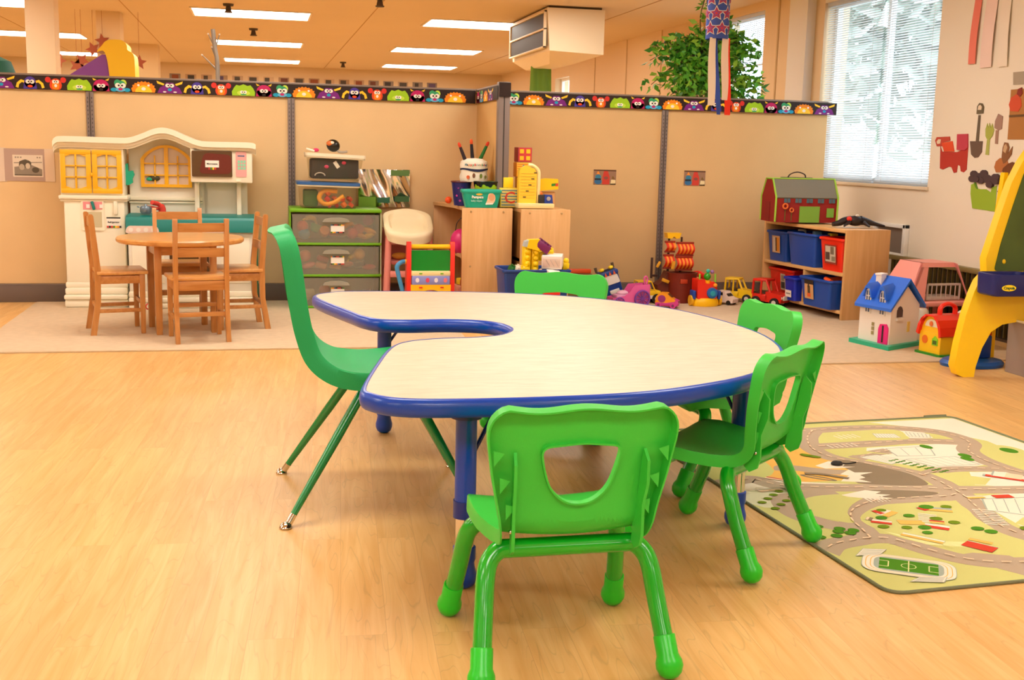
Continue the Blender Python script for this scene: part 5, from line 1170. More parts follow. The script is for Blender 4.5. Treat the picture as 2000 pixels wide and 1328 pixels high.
# stuffed birthday cake hat
ck = thing('toy_cake', 'white plush birthday cake with three felt candles, standing in the buckets', 'plush cake', (1.29, 6.90, ZT+.145)); wm = mat('ece2d0', .8)
M = MB(); M.lathe([(0, 0), (.082, 0), (.088, .03), (.080, .055), (.083, .075), (.086, .10), (.080, .122), (.05, .138), (0, .142)], m=wm, seg=32); body = M.build('body', ck)
M = MB(); n = 40; A = []; B = []
for k in range(n+1):
    a = -PI+PI*k/n*1.0; w_ = .5+.5*math.sin(k/n*9); r = .0845; A.append(M.bm.verts.new((r*math.cos(a), r*math.sin(a), .060+.012*w_))); B.append(M.bm.verts.new(((r+.001)*math.cos(a), (r+.001)*math.sin(a), .076+.006*w_)))
for k in range(n): M.bm.faces.new((A[k], A[k+1], B[k+1], B[k]))
M.mi(mat('14204a', .7)); M.build('icing_band', ck)
for k, (lt, a, c) in enumerate(zip('HappyBirthday', [-2.35+.135*i for i in range(13)], ['2f7a8a', '3a3a3a', 'd8902a', 'c94a3a', '3a8a4a', 'd8402a', '2f6c9c', '3a3a3a', 'd8902a', '3a8a4a', 'c94a3a', '2f6c9c', '3a3a3a'])):
    r = .088; R = Matrix.Rotation(a+PI/2, 4, 'Z') @ Matrix.Rotation(PI/2, 4, 'X')
    M = MB(); M.text(lt, (r*math.cos(a), r*math.sin(a), .102), .019, mat(c, .6), R=R, bold=.0005); M.build('letter', ck)
for k, (a, z, c, kd) in enumerate(((-2.15, .028, 'd8602a', 0), (-1.75, .038, '7a4a2a', 1), (-1.25, .036, '6a7a1a', 1), (-.85, .03, '8a8a3a', 0))):
    r = .0885; c_ = Vector((r*math.cos(a), r*math.sin(a), z)); tg = Vector((-math.sin(a), math.cos(a), 0)); M = MB(); n_ = Vector((math.cos(a), math.sin(a), 0))
    for l, kk in ((0, 1),): M_face(M, [c_+n_*.0015+tg*((.011 if kd == 0 else .013)*math.cos(q*PI/8)*(.7 if kd else 1))+Vector((0, 0, (.011 if kd == 0 else .015)*math.sin(q*PI/8))) for q in range(16)], mat(c, .7))
    M.build('felt_patch', ck)
for a, b, c1_, c2_ in (((-.055, -.01, .125), (-.088, -.01, .205), '2a1a22', 'd8401a'), ((-.01, 0, .135), (-.018, 0, .225), '1f1820', 'e0501a'), ((.035, 0, .13), (.075, 0, .215), '1f6a2a', 'd8381a')):
    a = Vector(a); b = Vector(b); d = (b-a).normalized(); M = MB(); M.cyl(a, b, .0115, .009, mat(c1_, .8), 14, .002); cd_ = M.build('candle', ck)
    M = MB(); M.sph(b+d*.012, (.0125, .010, .019), mat(c2_, .8), 12, d.to_track_quat('Z', 'Y').to_matrix().to_4x4()); M.build('flame', cd_)
M = MB(); M.tube(smooth_path([(-.02, 0, .0), (-.025, 0, .05), (.0, 0, .075), (.025, 0, .05), (.02, 0, .0)]), .011, mat('c94a86', .6), 10); put('plush_loop', 'pink plush toy loop at the back right of the left shelf', 'toy', M, (1.475-.03, 6.95, ZT+.05), (0, 0, .2))
M = MB(); M.lathe([(0, 0), (.03, 0), (.034, .05), (0, .052)], m=mat('5a1a2a', .5), seg=16); put('toy_cup', 'maroon toy cup at the back of the left shelf top', 'toy', M, (1.375, 7.10, ZT))
M = MB(); M.sph((0, 0, .022), .022, mat('ff5a1a', .5), 14); put('toy_ball', 'orange ball at the far left end of the left shelf top', 'ball', M, (1.172, 7.12, ZT))
# bag and box seen inside the shelf
M = MB(); hp = mat('e0267a', .35); M.sph((0, 0, .075), (.06, .07, .08), hp, 20); M.tube(smooth_path([(-.03, 0, .14), (-.02, 0, .19), (.01, 0, .22), (.03, 0, .16)]), .003, mat('2a1a1a', .6), 6); put('toy_bag', 'hot pink toy bag with a dark string inside the left shelf', 'bag', M, (1.22, 6.95, .361))
M = MB(); M.b2((-.06, -.08, 0), (.06, .08, .11), mat('d88c70', .6), .006); put('toy_box', 'salmon-coloured box inside the left shelf, low down', 'box', M, (1.235, 6.82, .221) if 0 else (1.235, 6.82, .071))
for k, (x, y, c, z) in enumerate(((1.215, 6.74, 'c8402a', .185), (1.24, 6.80, '2a9a5a', .183), (1.21, 6.84, 'e8c01a', .183))): M = MB(); M.box((0, 0, .02), (.05, .04, .04), mat(c, .5), .006); put('toy_block', ['red', 'green', 'yellow'][k]+' toy block lying on the box inside the left shelf', 'toy', M, (x, y, z), (0, 0, k))
# ---- things on the right shelf
yb = thing('toy_phone_tower', 'upright pale yellow rounded toy slab with printed lines on the right shelf', 'toy', (1.575, 6.68, ZT)); pym = mat('f8cf3a', .35); pyl = mat('f6dfa0', .4)
M = MB(); M.b2((-.065, -.06, 0), (.155, .08, .030), pyl, .006); M.build('base', yb)
M = MB(); o_ = [(-.055, .03), (.05, .03), (.052, .20), (.038, .235), (.02, .238), (.005, .250), (-.02, .248), (-.035, .238), (-.05, .236), (-.055, .21)]; M.prism(o_, -.02, .03, 'xz', pym, .006); M.build('slab', yb)
M = MB(); M.tube(smooth_path([(.0, -.012, .255), (.03, -.012, .250), (.062, -.012, .222), (.066, -.01, .17), (.066, 0, .03)]), .011, mat('fbeaa8', .35), 12); M.build('rounded_edge', yb)
for k, z in enumerate((.06, .078, .096, .114, .132, .150, .168, .186, .204)):
    M = MB(); M.b2((-.048, -.0215, z), (.042, -.0195, z+.0015), mat('d9a93a', .5))
    if k % 2 == 0: M.b2((-.03+.008*k, -.022, z+.003), (-.012+.008*k, -.0195, z+.009), mat('5a4a20', .5))
    M.build('printed_line', yb)
def letter_block(name, label, c, s, base, edge, draw, rz=0):
    t = thing(name, label, 'toy block', c, rz); M = MB(); M.box((0, 0, s/2), (s, s, s), mat(edge, .5), .003); b_ = M.build('cube', t); draw(t, s); return t
def drA(t, s):
    y = -s/2-.0008
    M = MB(); M.b2((-s*.46, y, s*.04), (s*.46, y+.0007, s*.96), mat('cf3a3a', .5))
    for x in (-.23, .23):
        for z in (.27, .73): M.b2((x*s-s*.14, y-.0008, z*s-s*.14), (x*s+s*.14, y, z*s+s*.14), mat('ffc81e', .5))
    M.build('printed_face', t)
def stripes(t, s, letter, c1_, c2_, cl, x=0):
    y = -s/2-.0008; M = MB(); M.b2((-s*.46, y, s*.04), (s*.46, y+.0007, s*.96), mat(c1_, .5))
    for k in range(6): M.b2((-s*.44, y-.0006, s*(.1+.15*k)), (s*.44, y, s*(.15+.15*k)), mat(c2_, .5))
    if letter: M.text(letter, (x, y-.001, s*.48), s*.85, mat(cl, .5), bold=.001); M.build('printed_face', t)
letter_block('toy_block', 'yellow and blue striped toy block with a red letter C, beside the corner post', (1.478, 6.78, ZT), .115, 0, 'f4e04a', lambda t, s: stripes(t, s, 'C', 'e8d87a', '2f7a9a', 'd8402a'))
letter_block('toy_block', 'small purple-grey toy block standing on the striped letter C block', (1.475, 6.79, ZT+.116), .062, 0, 'ffd81e', lambda t, s: stripes(t, s, '', '5a4a6a', '6a5a7a', 'f8f0d0'))
M = MB(); M.b2((-.055, -.03, 0), (.055, .03, .178), mat('e8b04a', .6), .004); put('toy_carton', 'amber toy carton behind the pale yellow toy slab', 'box', M, (1.60, 6.86, ZT))
letter_block('toy_block', 'orange striped toy block with a blue letter A above the yellow slab', (1.58, 6.86, ZT+.180), .088, 0, 'f0a02a', lambda t, s: stripes(t, s, 'A', 'ffc83a', 'e8781e', '2f6ca8'))
letter_block('toy_block', 'topmost toy block, red with four yellow squares', (1.585, 6.86, ZT+.270), .088, 0, 'a83a4a', drA, .06)
M = MB(); M.prism([(-.06, .0), (.065, .012), (.062, .075), (-.02, .078), (-.06, .07)], -.02, .02, 'xz', mat('ffcf0e', .35), .006); M.prism([(.02, .03), (.055, .035), (.055, .050), (.02, .046)], -.0215, -.020, 'xz', mat('3a8a2a', .5)); M.prism([(.045, .03), (.062, .032), (.062, .050), (.045, .046)], -.0216, -.0205, 'xz', mat('d8402a', .5)); yp = put('toy_bag', 'yellow toy bag with a small green and red mark, back of the right shelf', 'bag', M, (1.755, 6.90, ZT+.095))
M = MB(); M.box((0, 0, .045), (.10, .05, .09), mat('d8a060', .6), .006); put('toy_box', 'tan toy box under the yellow bag on the right shelf', 'box', M, (1.755, 6.92, ZT))
vb = thing('toy_radio', 'small blue and black toy box with a silver disc on the yellow base', 'toy', (1.685, 6.665, ZT+.0305)); M = MB(); M.b2((-.045, -.02, 0), (-.01, .03, .05), mat('2a2420', .5), .004); M.build('dark_half', vb)
M = MB(); M.prism([(-.01, 0), (.042, 0), (.036, .05), (-.01, .052)], -.02, .03, 'xz', mat('1f3f9a', .4), .004); M.build('blue_half', vb)
M = MB(); M.cyl((.014, -.019, .028), (.014, -.024, .028), .013, .012, mat('b8b8c0', .3, .5), 16); M.build('disc', vb)
M = MB(); M.sph((0, 0, .0), .020, mat('ff7a1a', .4), 14); put('toy_ball', 'orange ball pressed beside the yellow slab on the right shelf', 'ball', M, (1.66, 6.72, ZT+.082))

# ================================================================== BRICK BINS
def bin_(name, label, loc, rz, w_, d_, h_, m, group=None, taper=.86, parts=None, wall=.004):
    t = thing(name, label, 'bin', loc, rz, group)
    M = MB()
    def f(u, v):
        k = taper+(1-taper)*v; pts = round_poly([(-w_/2*k, -d_/2*k), (w_/2*k, -d_/2*k), (w_/2*k, d_/2*k), (-w_/2*k, d_/2*k)], .018, 3); N = len(pts); i = int(round(u*N)) % N; return (pts[i][0], pts[i][1], v*h_)
    M.grid(f, 16, 1, m, wrapu=True, thick=wall); M.prism(round_poly([(-w_/2*taper, -d_/2*taper), (w_/2*taper, -d_/2*taper), (w_/2*taper, d_/2*taper), (-w_/2*taper, d_/2*taper)], .018, 3), 0, .004, 'xy', m); M.build('body', t)
    M = MB(); M.tube([(a, b, h_) for a, b in round_poly([(-w_/2-.004, -d_/2-.004), (w_/2+.004, -d_/2-.004), (w_/2+.004, d_/2+.004), (-w_/2-.004, d_/2+.004)], .022, 4)], .007, m, 8, closed=True, flat=1.3); M.build('rim', t)
    if parts: parts(t)
    return t
bbl = mat('123f8c', .4); rdb = mat('ee2410', .32)
bin_('toy_bin', 'navy blue bin heaped with big toy bricks beneath the birch shelves', (1.53, 6.31, .0085), 0, .38, .24, .325, bbl, taper=.88)
bin_('toy_bin', 'red bin standing in front of the navy brick bin', (1.515, 6.06, .0085), 0, .20, .18, .285, rdb, taper=.85)
ym = plas('ffdc0a', .3)
def studs(M, x, y, z, nx, ny, s, r, m):
    for i in range(nx):
        for j in range(ny): M.cyl((x+s*(i-(nx-1)/2), y+s*(j-(ny-1)/2), z), (x+s*(i-(nx-1)/2), y+s*(j-(ny-1)/2), z+.010), r, r*.95, m, 12, .002)
def brick(label, c, rot, w_, d_, h_, m, nx, ny, group='large toy bricks heaped in the navy bin'):
    M = MB(); M.b2((-w_/2, -d_/2, 0), (w_/2, d_/2, h_), m, .003); studs(M, 0, 0, h_, nx, ny, w_/nx, w_/nx*.32, m); return put('toy_brick', label, 'toy brick', M, c, rot, group)
grp_ = 'large toy bricks heaped in the navy bin'
B0 = (1.53, 6.31)
for k in range(14): brick('mixed large toy brick low inside the navy bin', (B0[0]-.14+.047*(k % 7), B0[1]-.05+.09*(k//7), .255+.012*(k % 3)), (rnd.uniform(-.4, .4), rnd.uniform(-.4, .4), rnd.random()*3), .062, .062, .036, mat(['0a7a2c', 'f4e6d4', 'ffdc0a', '1a3f9a', 'f4e6d4', 'ffdc0a', 'e8e0d0'][k % 7], .35), 2, 2)
brick('dark green toy brick at the left edge of the navy bin', (1.405, 6.27, .318), (.3, .2, .4), .05, .05, .035, mat('0a6a24', .35), 2, 2)
brick('pale cream toy brick left of the yellow studded one in the navy bin', (1.43, 6.24, .315), (.2, .3, .2), .05, .05, .040, mat('f3e3cd', .35), 2, 2)
brick('small yellow toy brick at the front left of the navy bin', (1.465, 6.23, .318), (.1, -.1, -.2), .05, .045, .036, ym, 2, 2)
M = MB()
for i in (-1, 1):
    M.b2((i*.024-.021, -.008, -.075), (i*.024+.021, .035, .085), ym, .004)
    for k in range(5): M.sph((i*.024, -.012, -.058+.033*k), (.0175, .012, .0165), ym, 14)
put('toy_brick', 'tall yellow toy brick stack standing on end with two rows of studs', 'toy brick', M, (1.505, 6.25, .395), (-.08, .04, .1), grp_)
M = MB(); M.b2((-.0, -.03, -.022), (.085, .03, .022), mat('7a1f66', .3), .004)
for i in range(4):
    for j in (-1, 1): M.cyl((.010+.021*i, j*.014, .022), (.010+.021*i, j*.014, .034), .0085, .008, mat('7a1f66', .3), 12, .002)
put('toy_brick', 'purple toy brick with round studs slanting down at the top of the heap', 'toy brick', M, (1.535, 6.25, .492), (0, .62, -.1), grp_)
M = MB(); M.prism([(-.05, -.02), (.02, -.045), (.03, .02), (-.035, .024)], -.03, .03, 'xz', ym, .003); M.prism([(-.065, -.012), (-.036, -.018), (-.034, .022), (-.055, .016)], -.028, .028, 'xz', mat('b8c8d0', .4), .003); put('toy_brick', 'yellow toy brick with a pale grey end under the purple one', 'toy brick', M, (1.522, 6.25, .487), (0, -.1, 0), grp_)
M = MB(); M.b2((-.055, -.045, 0), (.06, .045, .075), mat('f6efe6', .3), .004); M.b2((-.048, -.047, .01), (.05, -.044, .062), mat('e8d6c8', .25), .003)
for k in range(3): M.tube([(-.03+.025*k, -.048, .055), (-.008+.025*k, -.048, .018)], .0028, mat('cfc0b4', .3), 6)
put('toy_brick', 'big white see-through toy window brick on the right of the heap', 'toy brick', M, (1.625, 6.235, .350), (.12, 0, -.35), grp_)
M = MB(); M.b2((-.05, -.05, 0), (.055, .05, .05), ym, .004); studs(M, 0, 0, .05, 5, 2, .021, .0075, ym); put('toy_brick', 'yellow studded toy brick behind the white window brick', 'toy brick', M, (1.60, 6.31, .392), (.1, -.12, -.3), grp_)
M = MB(); M.b2((-.018, -.018, 0), (.018, .018, .04), ym, .004); M.sph((0, 0, .05), .017, ym, 12); put('toy_brick', 'yellow round-headed toy brick at the right end of the heap', 'toy brick', M, (1.712, 6.27, .335), (0, .1, 0), grp_)
M = MB(); M.b2((-.035, -.03, 0), (.035, .03, .012), G['white'], .002); put('toy_brick', 'flat white toy plate in front of the window brick', 'toy brick', M, (1.62, 6.17, .325), (.3, 0, .2), grp_)

# ================================================================== TOY VEHICLES ON THE CARPET
CZ = .0082
def wheels(t, pts, r, w_, m, hub=None, ax='y'):
    for x, y in pts:
        M = MB(); a = Vector((x, y-w_/2, r)) if ax == 'y' else Vector((x-w_/2, y, r)); b = Vector((x, y+w_/2, r)) if ax == 'y' else Vector((x+w_/2, y, r)); M.cyl(a, b, r, r, m, 22, r*.18)
        if hub: M.cyl(a-(b-a)*.08, b+(b-a)*.08, r*.5, r*.5, hub, 14, r*.06)
        M.build('wheel', t)
tyre = mat('1a1612', .6); hubm = mat('d8d0c8', .4)
# blue truck leaning against the partition, nose up
tk = thing('toy_truck', 'blue toy truck with yellow roof lights tipped up against the partition', 'toy truck', (2.30, 7.26, .13), rot=(0, -.32, 0)); tbm = mat('12408e', .35)
M = MB(); M.box((0, 0, .0), (.125, .11, .20), tbm, .018); M.build('body', tk)
M = MB(); M.prism(round_poly([(-.055, .01), (.055, .01), (.048, .07), (-.048, .07)], .01), -.060, -.054, 'xz', mat('ece6de', .35), .002); M.build('windscreen', tk)
M = MB(); M.b2((-.062, -.062, .07), (.062, .05, .10), tbm, .008); M.build('roof_visor', tk)
for x in (-.03, .0, .03): M = MB(); M.prism([(x-.009, .072), (x+.009, .072), (x, .098)], -.066, -.061, 'xz', mat('e8602a', .4)); M.build('flame_decal', tk)
M = MB(); M.b2((-.032, -.064, -.055), (.035, -.054, -.028), mat('ece6de', .35), .004); M.build('grille', tk)
M = MB(); M.b2((-.05, -.062, -.10), (.05, -.05, -.075), mat('0c2c66', .4), .005); M.build('bumper', tk)
for x in (-.035, .03): M = MB(); M.sph((x, -.01, .112), (.019, .016, .013), mat('ffd81e', .3), 12); M.build('roof_light', tk)
for x in (-.065, .055): M = MB(); M.cyl((x, .02, .10), (x, .02, .135), .009, .011, mat('6f6250', .3, .5), 12); M.build('exhaust', tk)
wheels(tk, [(-.0, 0)], .001, .001, tyre) if 0 else None
for x in (-.058, .058): M = MB(); M.cyl((x-.012, .045, -.06), (x+.012, .045, -.06), .034, .034, tyre, 20, .005); M.build('wheel', tk)
M = MB(); M.b2((-.09, -.02, 0), (.09, .02, .03), mat('e2501a', .4), .008); put('toy_ramp', 'orange-red toy track piece behind the far green chair', 'toy', M, (2.11, 7.40, .19))
M = MB(); M.b2((-.10, -.03, 0), (.10, .03, .18), mat('8a6a3a', .6), .008); put('toy_box', 'brown toy box under the orange-red track piece by the partition', 'box', M, (2.11, 7.40, CZ))
# pink carriage
cg = thing('toy_carriage', 'pink open toy carriage with purple spoked wheels', 'toy carriage', (2.36, 7.06, CZ), .12); pkm = plas('e860a8', .35); plm = mat('7a3aa0', .4)
M = MB(); side = [(-.13, .035), (-.125, .065), (-.05, .075), (-.01, .10), (.02, .145), (.13, .150), (.135, .03), (.0, .02)]
for y in (-.05, .045): M.prism(side, y, y+.006, 'xz', pkm, .002)
M.b2((-.125, -.05, .02), (.13, .05, .03), pkm); M.b2((.125, -.05, .03), (.133, .05, .148), pkm); M.b2((-.128, -.05, .03), (-.122, .05, .065), pkm); M.build('body', cg)
M = MB(); M.tube(smooth_path([(.118, 0, .145), (.112, 0, .185), (.125, 0, .195), (.135, 0, .18), (.13, 0, .148)]), .006, pkm, 8); M.build('back_scroll', cg)
M = MB(); M.box((-.055, 0, .065), (.09, .08, .04), mat('d89ac0', .5), .012); M.sph((-.04, 0, .09), (.04, .035, .02), mat('e2b0cc', .5), 12); M.build('seat_cushion', cg)
def spoked(t, x, y, r):
    M = MB(); M.tube([(x+r*.88*math.cos(a*PI/12), y, r+r*.88*math.sin(a*PI/12)) for a in range(24)], r*.12, plm, 8, closed=True)
    for k in range(5): a = k*PI/5; M.tube([(x-r*.85*math.cos(a), y, r-r*.85*math.sin(a)), (x+r*.85*math.cos(a), y, r+r*.85*math.sin(a))], r*.06, plm, 6)
    M.cyl((x, y-.005, r), (x, y+.005, r), r*.2, r*.2, plm, 12); M.build('wheel', t)
for y in (-.060, .060): spoked(cg, .075, y, .058); spoked(cg, -.085, y, .036)
M = MB(); M.sph((0, 0, .02), (.035, .025, .02), mat('ecd0dc', .5), 12); put('toy_shoe', 'pale pink toy shoe in front of the pink carriage', 'toy', M, (2.215, 6.98, CZ))
# yellow jeep, partly behind the purple car
yj = thing('toy_car', 'yellow toy jeep behind the orange and magenta car', 'toy car', (2.55, 7.25, CZ), 0)
M = MB(); M.b2((-.09, -.045, .035), (.09, .045, .085), mat('f6c81a', .35), .008); M.build('body', yj)
M = MB(); M.b2((-.08, -.046, .03), (.085, .046, .055), mat('efe8da', .4), .004); M.build('sill', yj)
M = MB(); c = mat('f6c81a', .35)
for y in (-.042, .042): M.tube([(-.08, y, .08), (-.07, y, .145), (.02, y, .145), (.05, y, .08)], .005, c, 8)
M.tube([(-.07, -.042, .145), (-.07, .042, .145)], .005, c, 8); M.tube([(.02, -.042, .145), (.02, .042, .145)], .005, c, 8); M.build('roll_cage', yj)
wheels(yj, [(-.055, -.045), (.06, -.045), (-.055, .045), (.06, .045)], .032, .022, tyre, hubm)
# orange and magenta little car
oc = thing('toy_car', 'small orange toy car with magenta bumper and wheels', 'toy car', (2.61, 7.00, CZ), -.55); mg = plas('d23a92', .35); orr = plas('f59a14', .35)
M = MB(); M.b2((-.075, -.035, .012), (.075, .035, .040), mg, .008); M.prism([(.0, .03), (.08, .03), (.076, .05), (.03, .068), (-.0, .06)], -.033, .033, 'xz', mg, .008); M.build('bumper', oc)
M = MB(); M.prism([(-.075, .03), (-.068, .075), (-.045, .098), (.0, .098), (.035, .068), (.06, .055), (.055, .045), (-.02, .03)], -.034, .034, 'xz', orr, .006); M.build('body', oc)
for y in (-.0352, .0342): M = MB(); M.prism(ell(-.030, .06, .026, .024, 16), y, y+.001, 'xz', mat('9a2a78', .4)); M.build('side_window', oc)
M = MB(); M.quad((.006, -.026, .0945), (.006, .026, .0945), (.036, .026, .0705), (.036, -.026, .0705), mat('5a3a20', .2)); M.build('windscreen', oc)
M = MB(); M.b2((.074, -.018, .032), (.0785, .018, .046), mat('3a3028', .4), .002); M.build('grille', oc)
wheels(oc, [(-.05, -.034), (.045, -.034), (-.05, .034), (.045, .034)], .018, .012, mg, mat('7a2a5a', .4))
# pirate ship tree-house play set
ps = thing('toy_ship', 'brown toy pirate ship with red and orange striped sails and a yellow crow nest', 'toy ship', (2.76, 7.30, CZ), 0); hull = mat('7a2412', .45, bump=.5, bscale=30, var=.15, vscale=12)
M = MB(); M.lathe([(0, 0), (.085, 0), (.095, .04), (.098, .12), (.105, .19), (.112, .205), (.098, .205), (.09, .12), (0, .1)], (.04, -.05, 0), hull, 28, sy=.75); M.build('hull', ps)
M = MB(); M.prism([(-.125, .0), (.0, .0), (.0, .20), (-.06, .21), (-.09, .15), (-.135, .12)], -.06, .04, 'xz', mat('5f1c10', .5, bump=.4, bscale=30), .006); M.build('bow', ps)
M = MB(); M.cyl((-.045, 0, .2), (-.045, 0, .45), .009, .007, mat('3a1a10', .6), 10); M.build('mast', ps)
M = MB(); M.cyl((.045, 0, .2), (.045, 0, .44), .009, .007, mat('3a1a10', .6), 10); M.build('mast', ps)
sc1, sc2 = mat('e02c0c', .5), mat('ff9a30', .5)
def sail(x0_, x1_, z0_, z1_, y, n):
    M = MB()
    for k in range(n):
        a, b = x0_+(x1_-x0_)*k/n, x0_+(x1_-x0_)*(k+1)/n
        def f(u, v, a=a, b=b): return (a+(b-a)*u+.004*math.sin(v*PI), y-.030*math.sin(v*PI), z0_+(z1_-z0_)*v)
        M.grid(f, 2, 8, sc2 if k % 2 else sc1, thick=.004)
    M.b2((x0_-.004, y-.008, z1_-.004), (x1_+.004, y+.008, z1_+.010), mat('9c2a10', .5), .003); M.b2((x0_-.004, y-.008, z0_-.010), (x1_+.004, y+.008, z0_+.002), mat('8a240e', .5), .003)
    M.build('sail', ps)
sail(-.005, .112, .325, .40, -.045, 9); sail(-.008, .108, .225, .305, -.045, 9); sail(-.078, -.012, .345, .405, -.02, 4); sail(-.085, -.018, .235, .315, -.02, 5)
M = MB(); ycm = mat('ffc40e', .4); M.prism([(-.075, .468), (.03, .468), (.025, .458), (.018, .432), (-.005, .430), (-.022, .445), (-.038, .430), (-.066, .432), (-.070, .458)], -.035, .03, 'xz', ycm, .003); M.build('crow_nest', ps)
for x, z, a, s_ in ((-.035, .255, .2, 1), (-.085, .15, -1.2, 1), (-.14, .26, .5, .8)): M = MB(); M.box((0, -.075, 0), (.022*s_, .010, .055*s_), mat('e0a01a', .5), .003, ry=0); o = M.build('ladder', ps); o.location = (x, 0, z); o.rotation_euler = (0, a, 0)
M = MB(); M.b2((.0, -.135, .135), (.05, -.118, .165), mat('b83a14', .5), .003); M.build('hatch', ps)
M = MB(); M.b2((-.17, -.01, .16), (-.155, .0, .30), mat('3a1a10', .6), .002); M.b2((-.165, -.012, .17), (-.12, .0, .185), mat('3a1a10', .6), .002); M.build('bowsprit', ps)
# train engine with baubles
te = thing('toy_train', 'red and blue toy train engine with a yellow skirt and green bauble on top', 'toy train', (2.905, 7.08, CZ), .0)
M = MB(); M.lathe([(0, 0), (.088, 0), (.094, .01), (.092, .038), (.082, .055), (0, .058)], m=plas('ffc40a', .3), seg=32, sy=.7); M.build('skirt', te)
M = MB(); M.prism(round_poly([(-.072, .05), (.066, .05), (.062, .14), (.048, .15), (.046, .165), (.02, .165), (.018, .15), (-.02, .155), (-.022, .18), (-.075, .18)], .008), -.045, .06, 'xz', redp, .008); M.build('body', te)
M = MB(); M.cyl((.028, -.045, .09), (.028, -.062, .09), .037, .034, mat('1a6ab4', .3), 28, .004); M.cyl((.028, -.062, .088), (.028, -.068, .088), .019, .017, mat('2aa0b8', .3), 20, .002); M.build('front_dial', te)
M = MB(); M.sph((.048, -.048, .142), .014, mat('ffa01a', .3), 14); M.build('lamp', te)
M = MB(); M.cyl((.005, -.01, .15), (.005, -.01, .172), .02, .022, plas('ffc40a', .3), 16, .003); M.sph((.004, -.01, .196), .024, plas('2f9a1e', .25), 18); M.build('bauble', te)
for x, c in ((-.052, '8fd03a'), (.058, '8fd03a')): M = MB(); M.tube([(x, -.02, .16), (x-.002, -.02, .215)], .006, mat(c, .35), 10); M.build('post', te)
M = MB(); M.sph((.012, 0, .232), .014, mat('3ac0b0', .25), 12); M.build('teal_bead', te); M = MB(); M.sph((.042, .0, .226), .013, mat('a070b8', .25), 12); M.build('lilac_bead', te)
for x in (-.088, .088): M = MB(); M.box((x, 0, .075), (.022, .07, .06), mat('1a4ab0', .35), .008); M.build('side_tank', te)
for x in (-.10, .10): M = MB(); M.cyl((x-.008, .0, .036), (x+.008, .0, .036), .035, .035, plas('f0b41e', .35), 20, .004); M.build('wheel', te)
M = MB(); M.tube([(.07*math.cos(PI*k/12), 0, .07*math.sin(PI*k/12)*1.3) for k in range(13)], .022, redp, 10); M.sph((.045, -.025, .03), (.025, .01, .022), mat('2a8ab0', .3), 12); put('toy_arch', 'red and teal rounded toy arch behind the train engine', 'toy', M, (2.945, 7.34, CZ+.095)); 
M = MB(); M.b2((-.09, -.03, 0), (.09, .03, .10), redp, .01); put('toy_bench', 'low red toy base under the rounded arch by the partition', 'toy', M, (2.945, 7.34, CZ))
# white car
wc = thing('toy_car', 'small white toy car between the train engine and the yellow truck', 'toy car', (3.075, 7.16, CZ), -.9); whm = mat('efd8cc', .3)
M = MB(); M.prism([(-.08, .015), (.085, .015), (.088, .04), (.05, .055), (.02, .09), (-.04, .09), (-.075, .06)], -.04, .04, 'xz', whm, .010, 3); M.build('body', wc)
M = MB(); M.prism([(.045, .0565), (.018, .086), (.016, .090), (.05, .060)], -.032, .032, 'xz', mat('2a2a2a', .2)); M.build('windscreen', wc)
for y in (-.0408, .0398): M = MB(); M.prism([(.01, .062), (.01, .083), (-.035, .083), (-.06, .062)], y, y+.001, 'xz', mat('2a2a2a', .2)); M.build('side_window', wc)
wheels(wc, [(-.05, -.038), (.055, -.038), (-.05, .038), (.055, .038)], .016, .012, tyre)
# yellow truck and red van: open-window cabs, both with big wheels
def van(label, loc, rz, m, s=1, front=True):
    t = thing('toy_car', label, 'toy car', loc, rz)
    M = MB(); M.b2((-.11*s, -.055*s, .035*s), (.02*s, .055*s, .085*s), m, .010); M.prism([(p*s, q*s) for p, q in ((.0, .035), (.12, .035), (.125, .07), (.11, .092), (.02, .105), (.0, .105))], -.055*s, .055*s, 'xz', m, .012*s, 3); M.build('body', t)
    M = MB()
    for y in (-.050*s, .050*s):
        M.tube([(-.105*s, y, .08*s), (-.10*s, y, .175*s), (.0, y, .180*s), (.035*s, y, .10*s)], .009*s, m, 8); M.tube([(-.04*s, y, .08*s), (-.038*s, y, .178*s)], .007*s, m, 8)
    M.b2((-.108*s, -.055*s, .172*s), (.008*s, .055*s, .188*s), m, .006*s); M.build('cab', t)
    M = MB(); M.b2((-.10*s, -.045*s, .086*s), (.01*s, .045*s, .10*s), mat('3a2818', .5)); M.build('interior', t)
    M = MB(); M.prism(round_poly([(-.035*s, .052*s), (.035*s, .052*s), (.03*s, .082*s), (-.03*s, .082*s)], .01*s), .1245*s, .130*s, 'yz', mat('e6dccc', .3), .002); M.build('grille', t)
    for y in (-.045, .045): M = MB(); M.sph((.122*s, y*s, .068*s), (.006*s, .009*s, .009*s), mat('f4ecd8', .2), 10); M.build('headlight', t)
    wheels(t, [(-.07*s, -.055*s), (.075*s, -.055*s), (-.07*s, .055*s), (.075*s, .055*s)], .034*s, .026*s, tyre, hubm)
    return t
van('yellow toy truck with open windows and white hubcaps', (3.235, 7.27, CZ), -.72, plas('f5c814', .35), .88)
van('red toy car with open windows parked before the low shelf', (3.36, 6.985, CZ) if 0 else (3.345, 7.03, CZ), -1.0, plas('d82412', .35), .98)
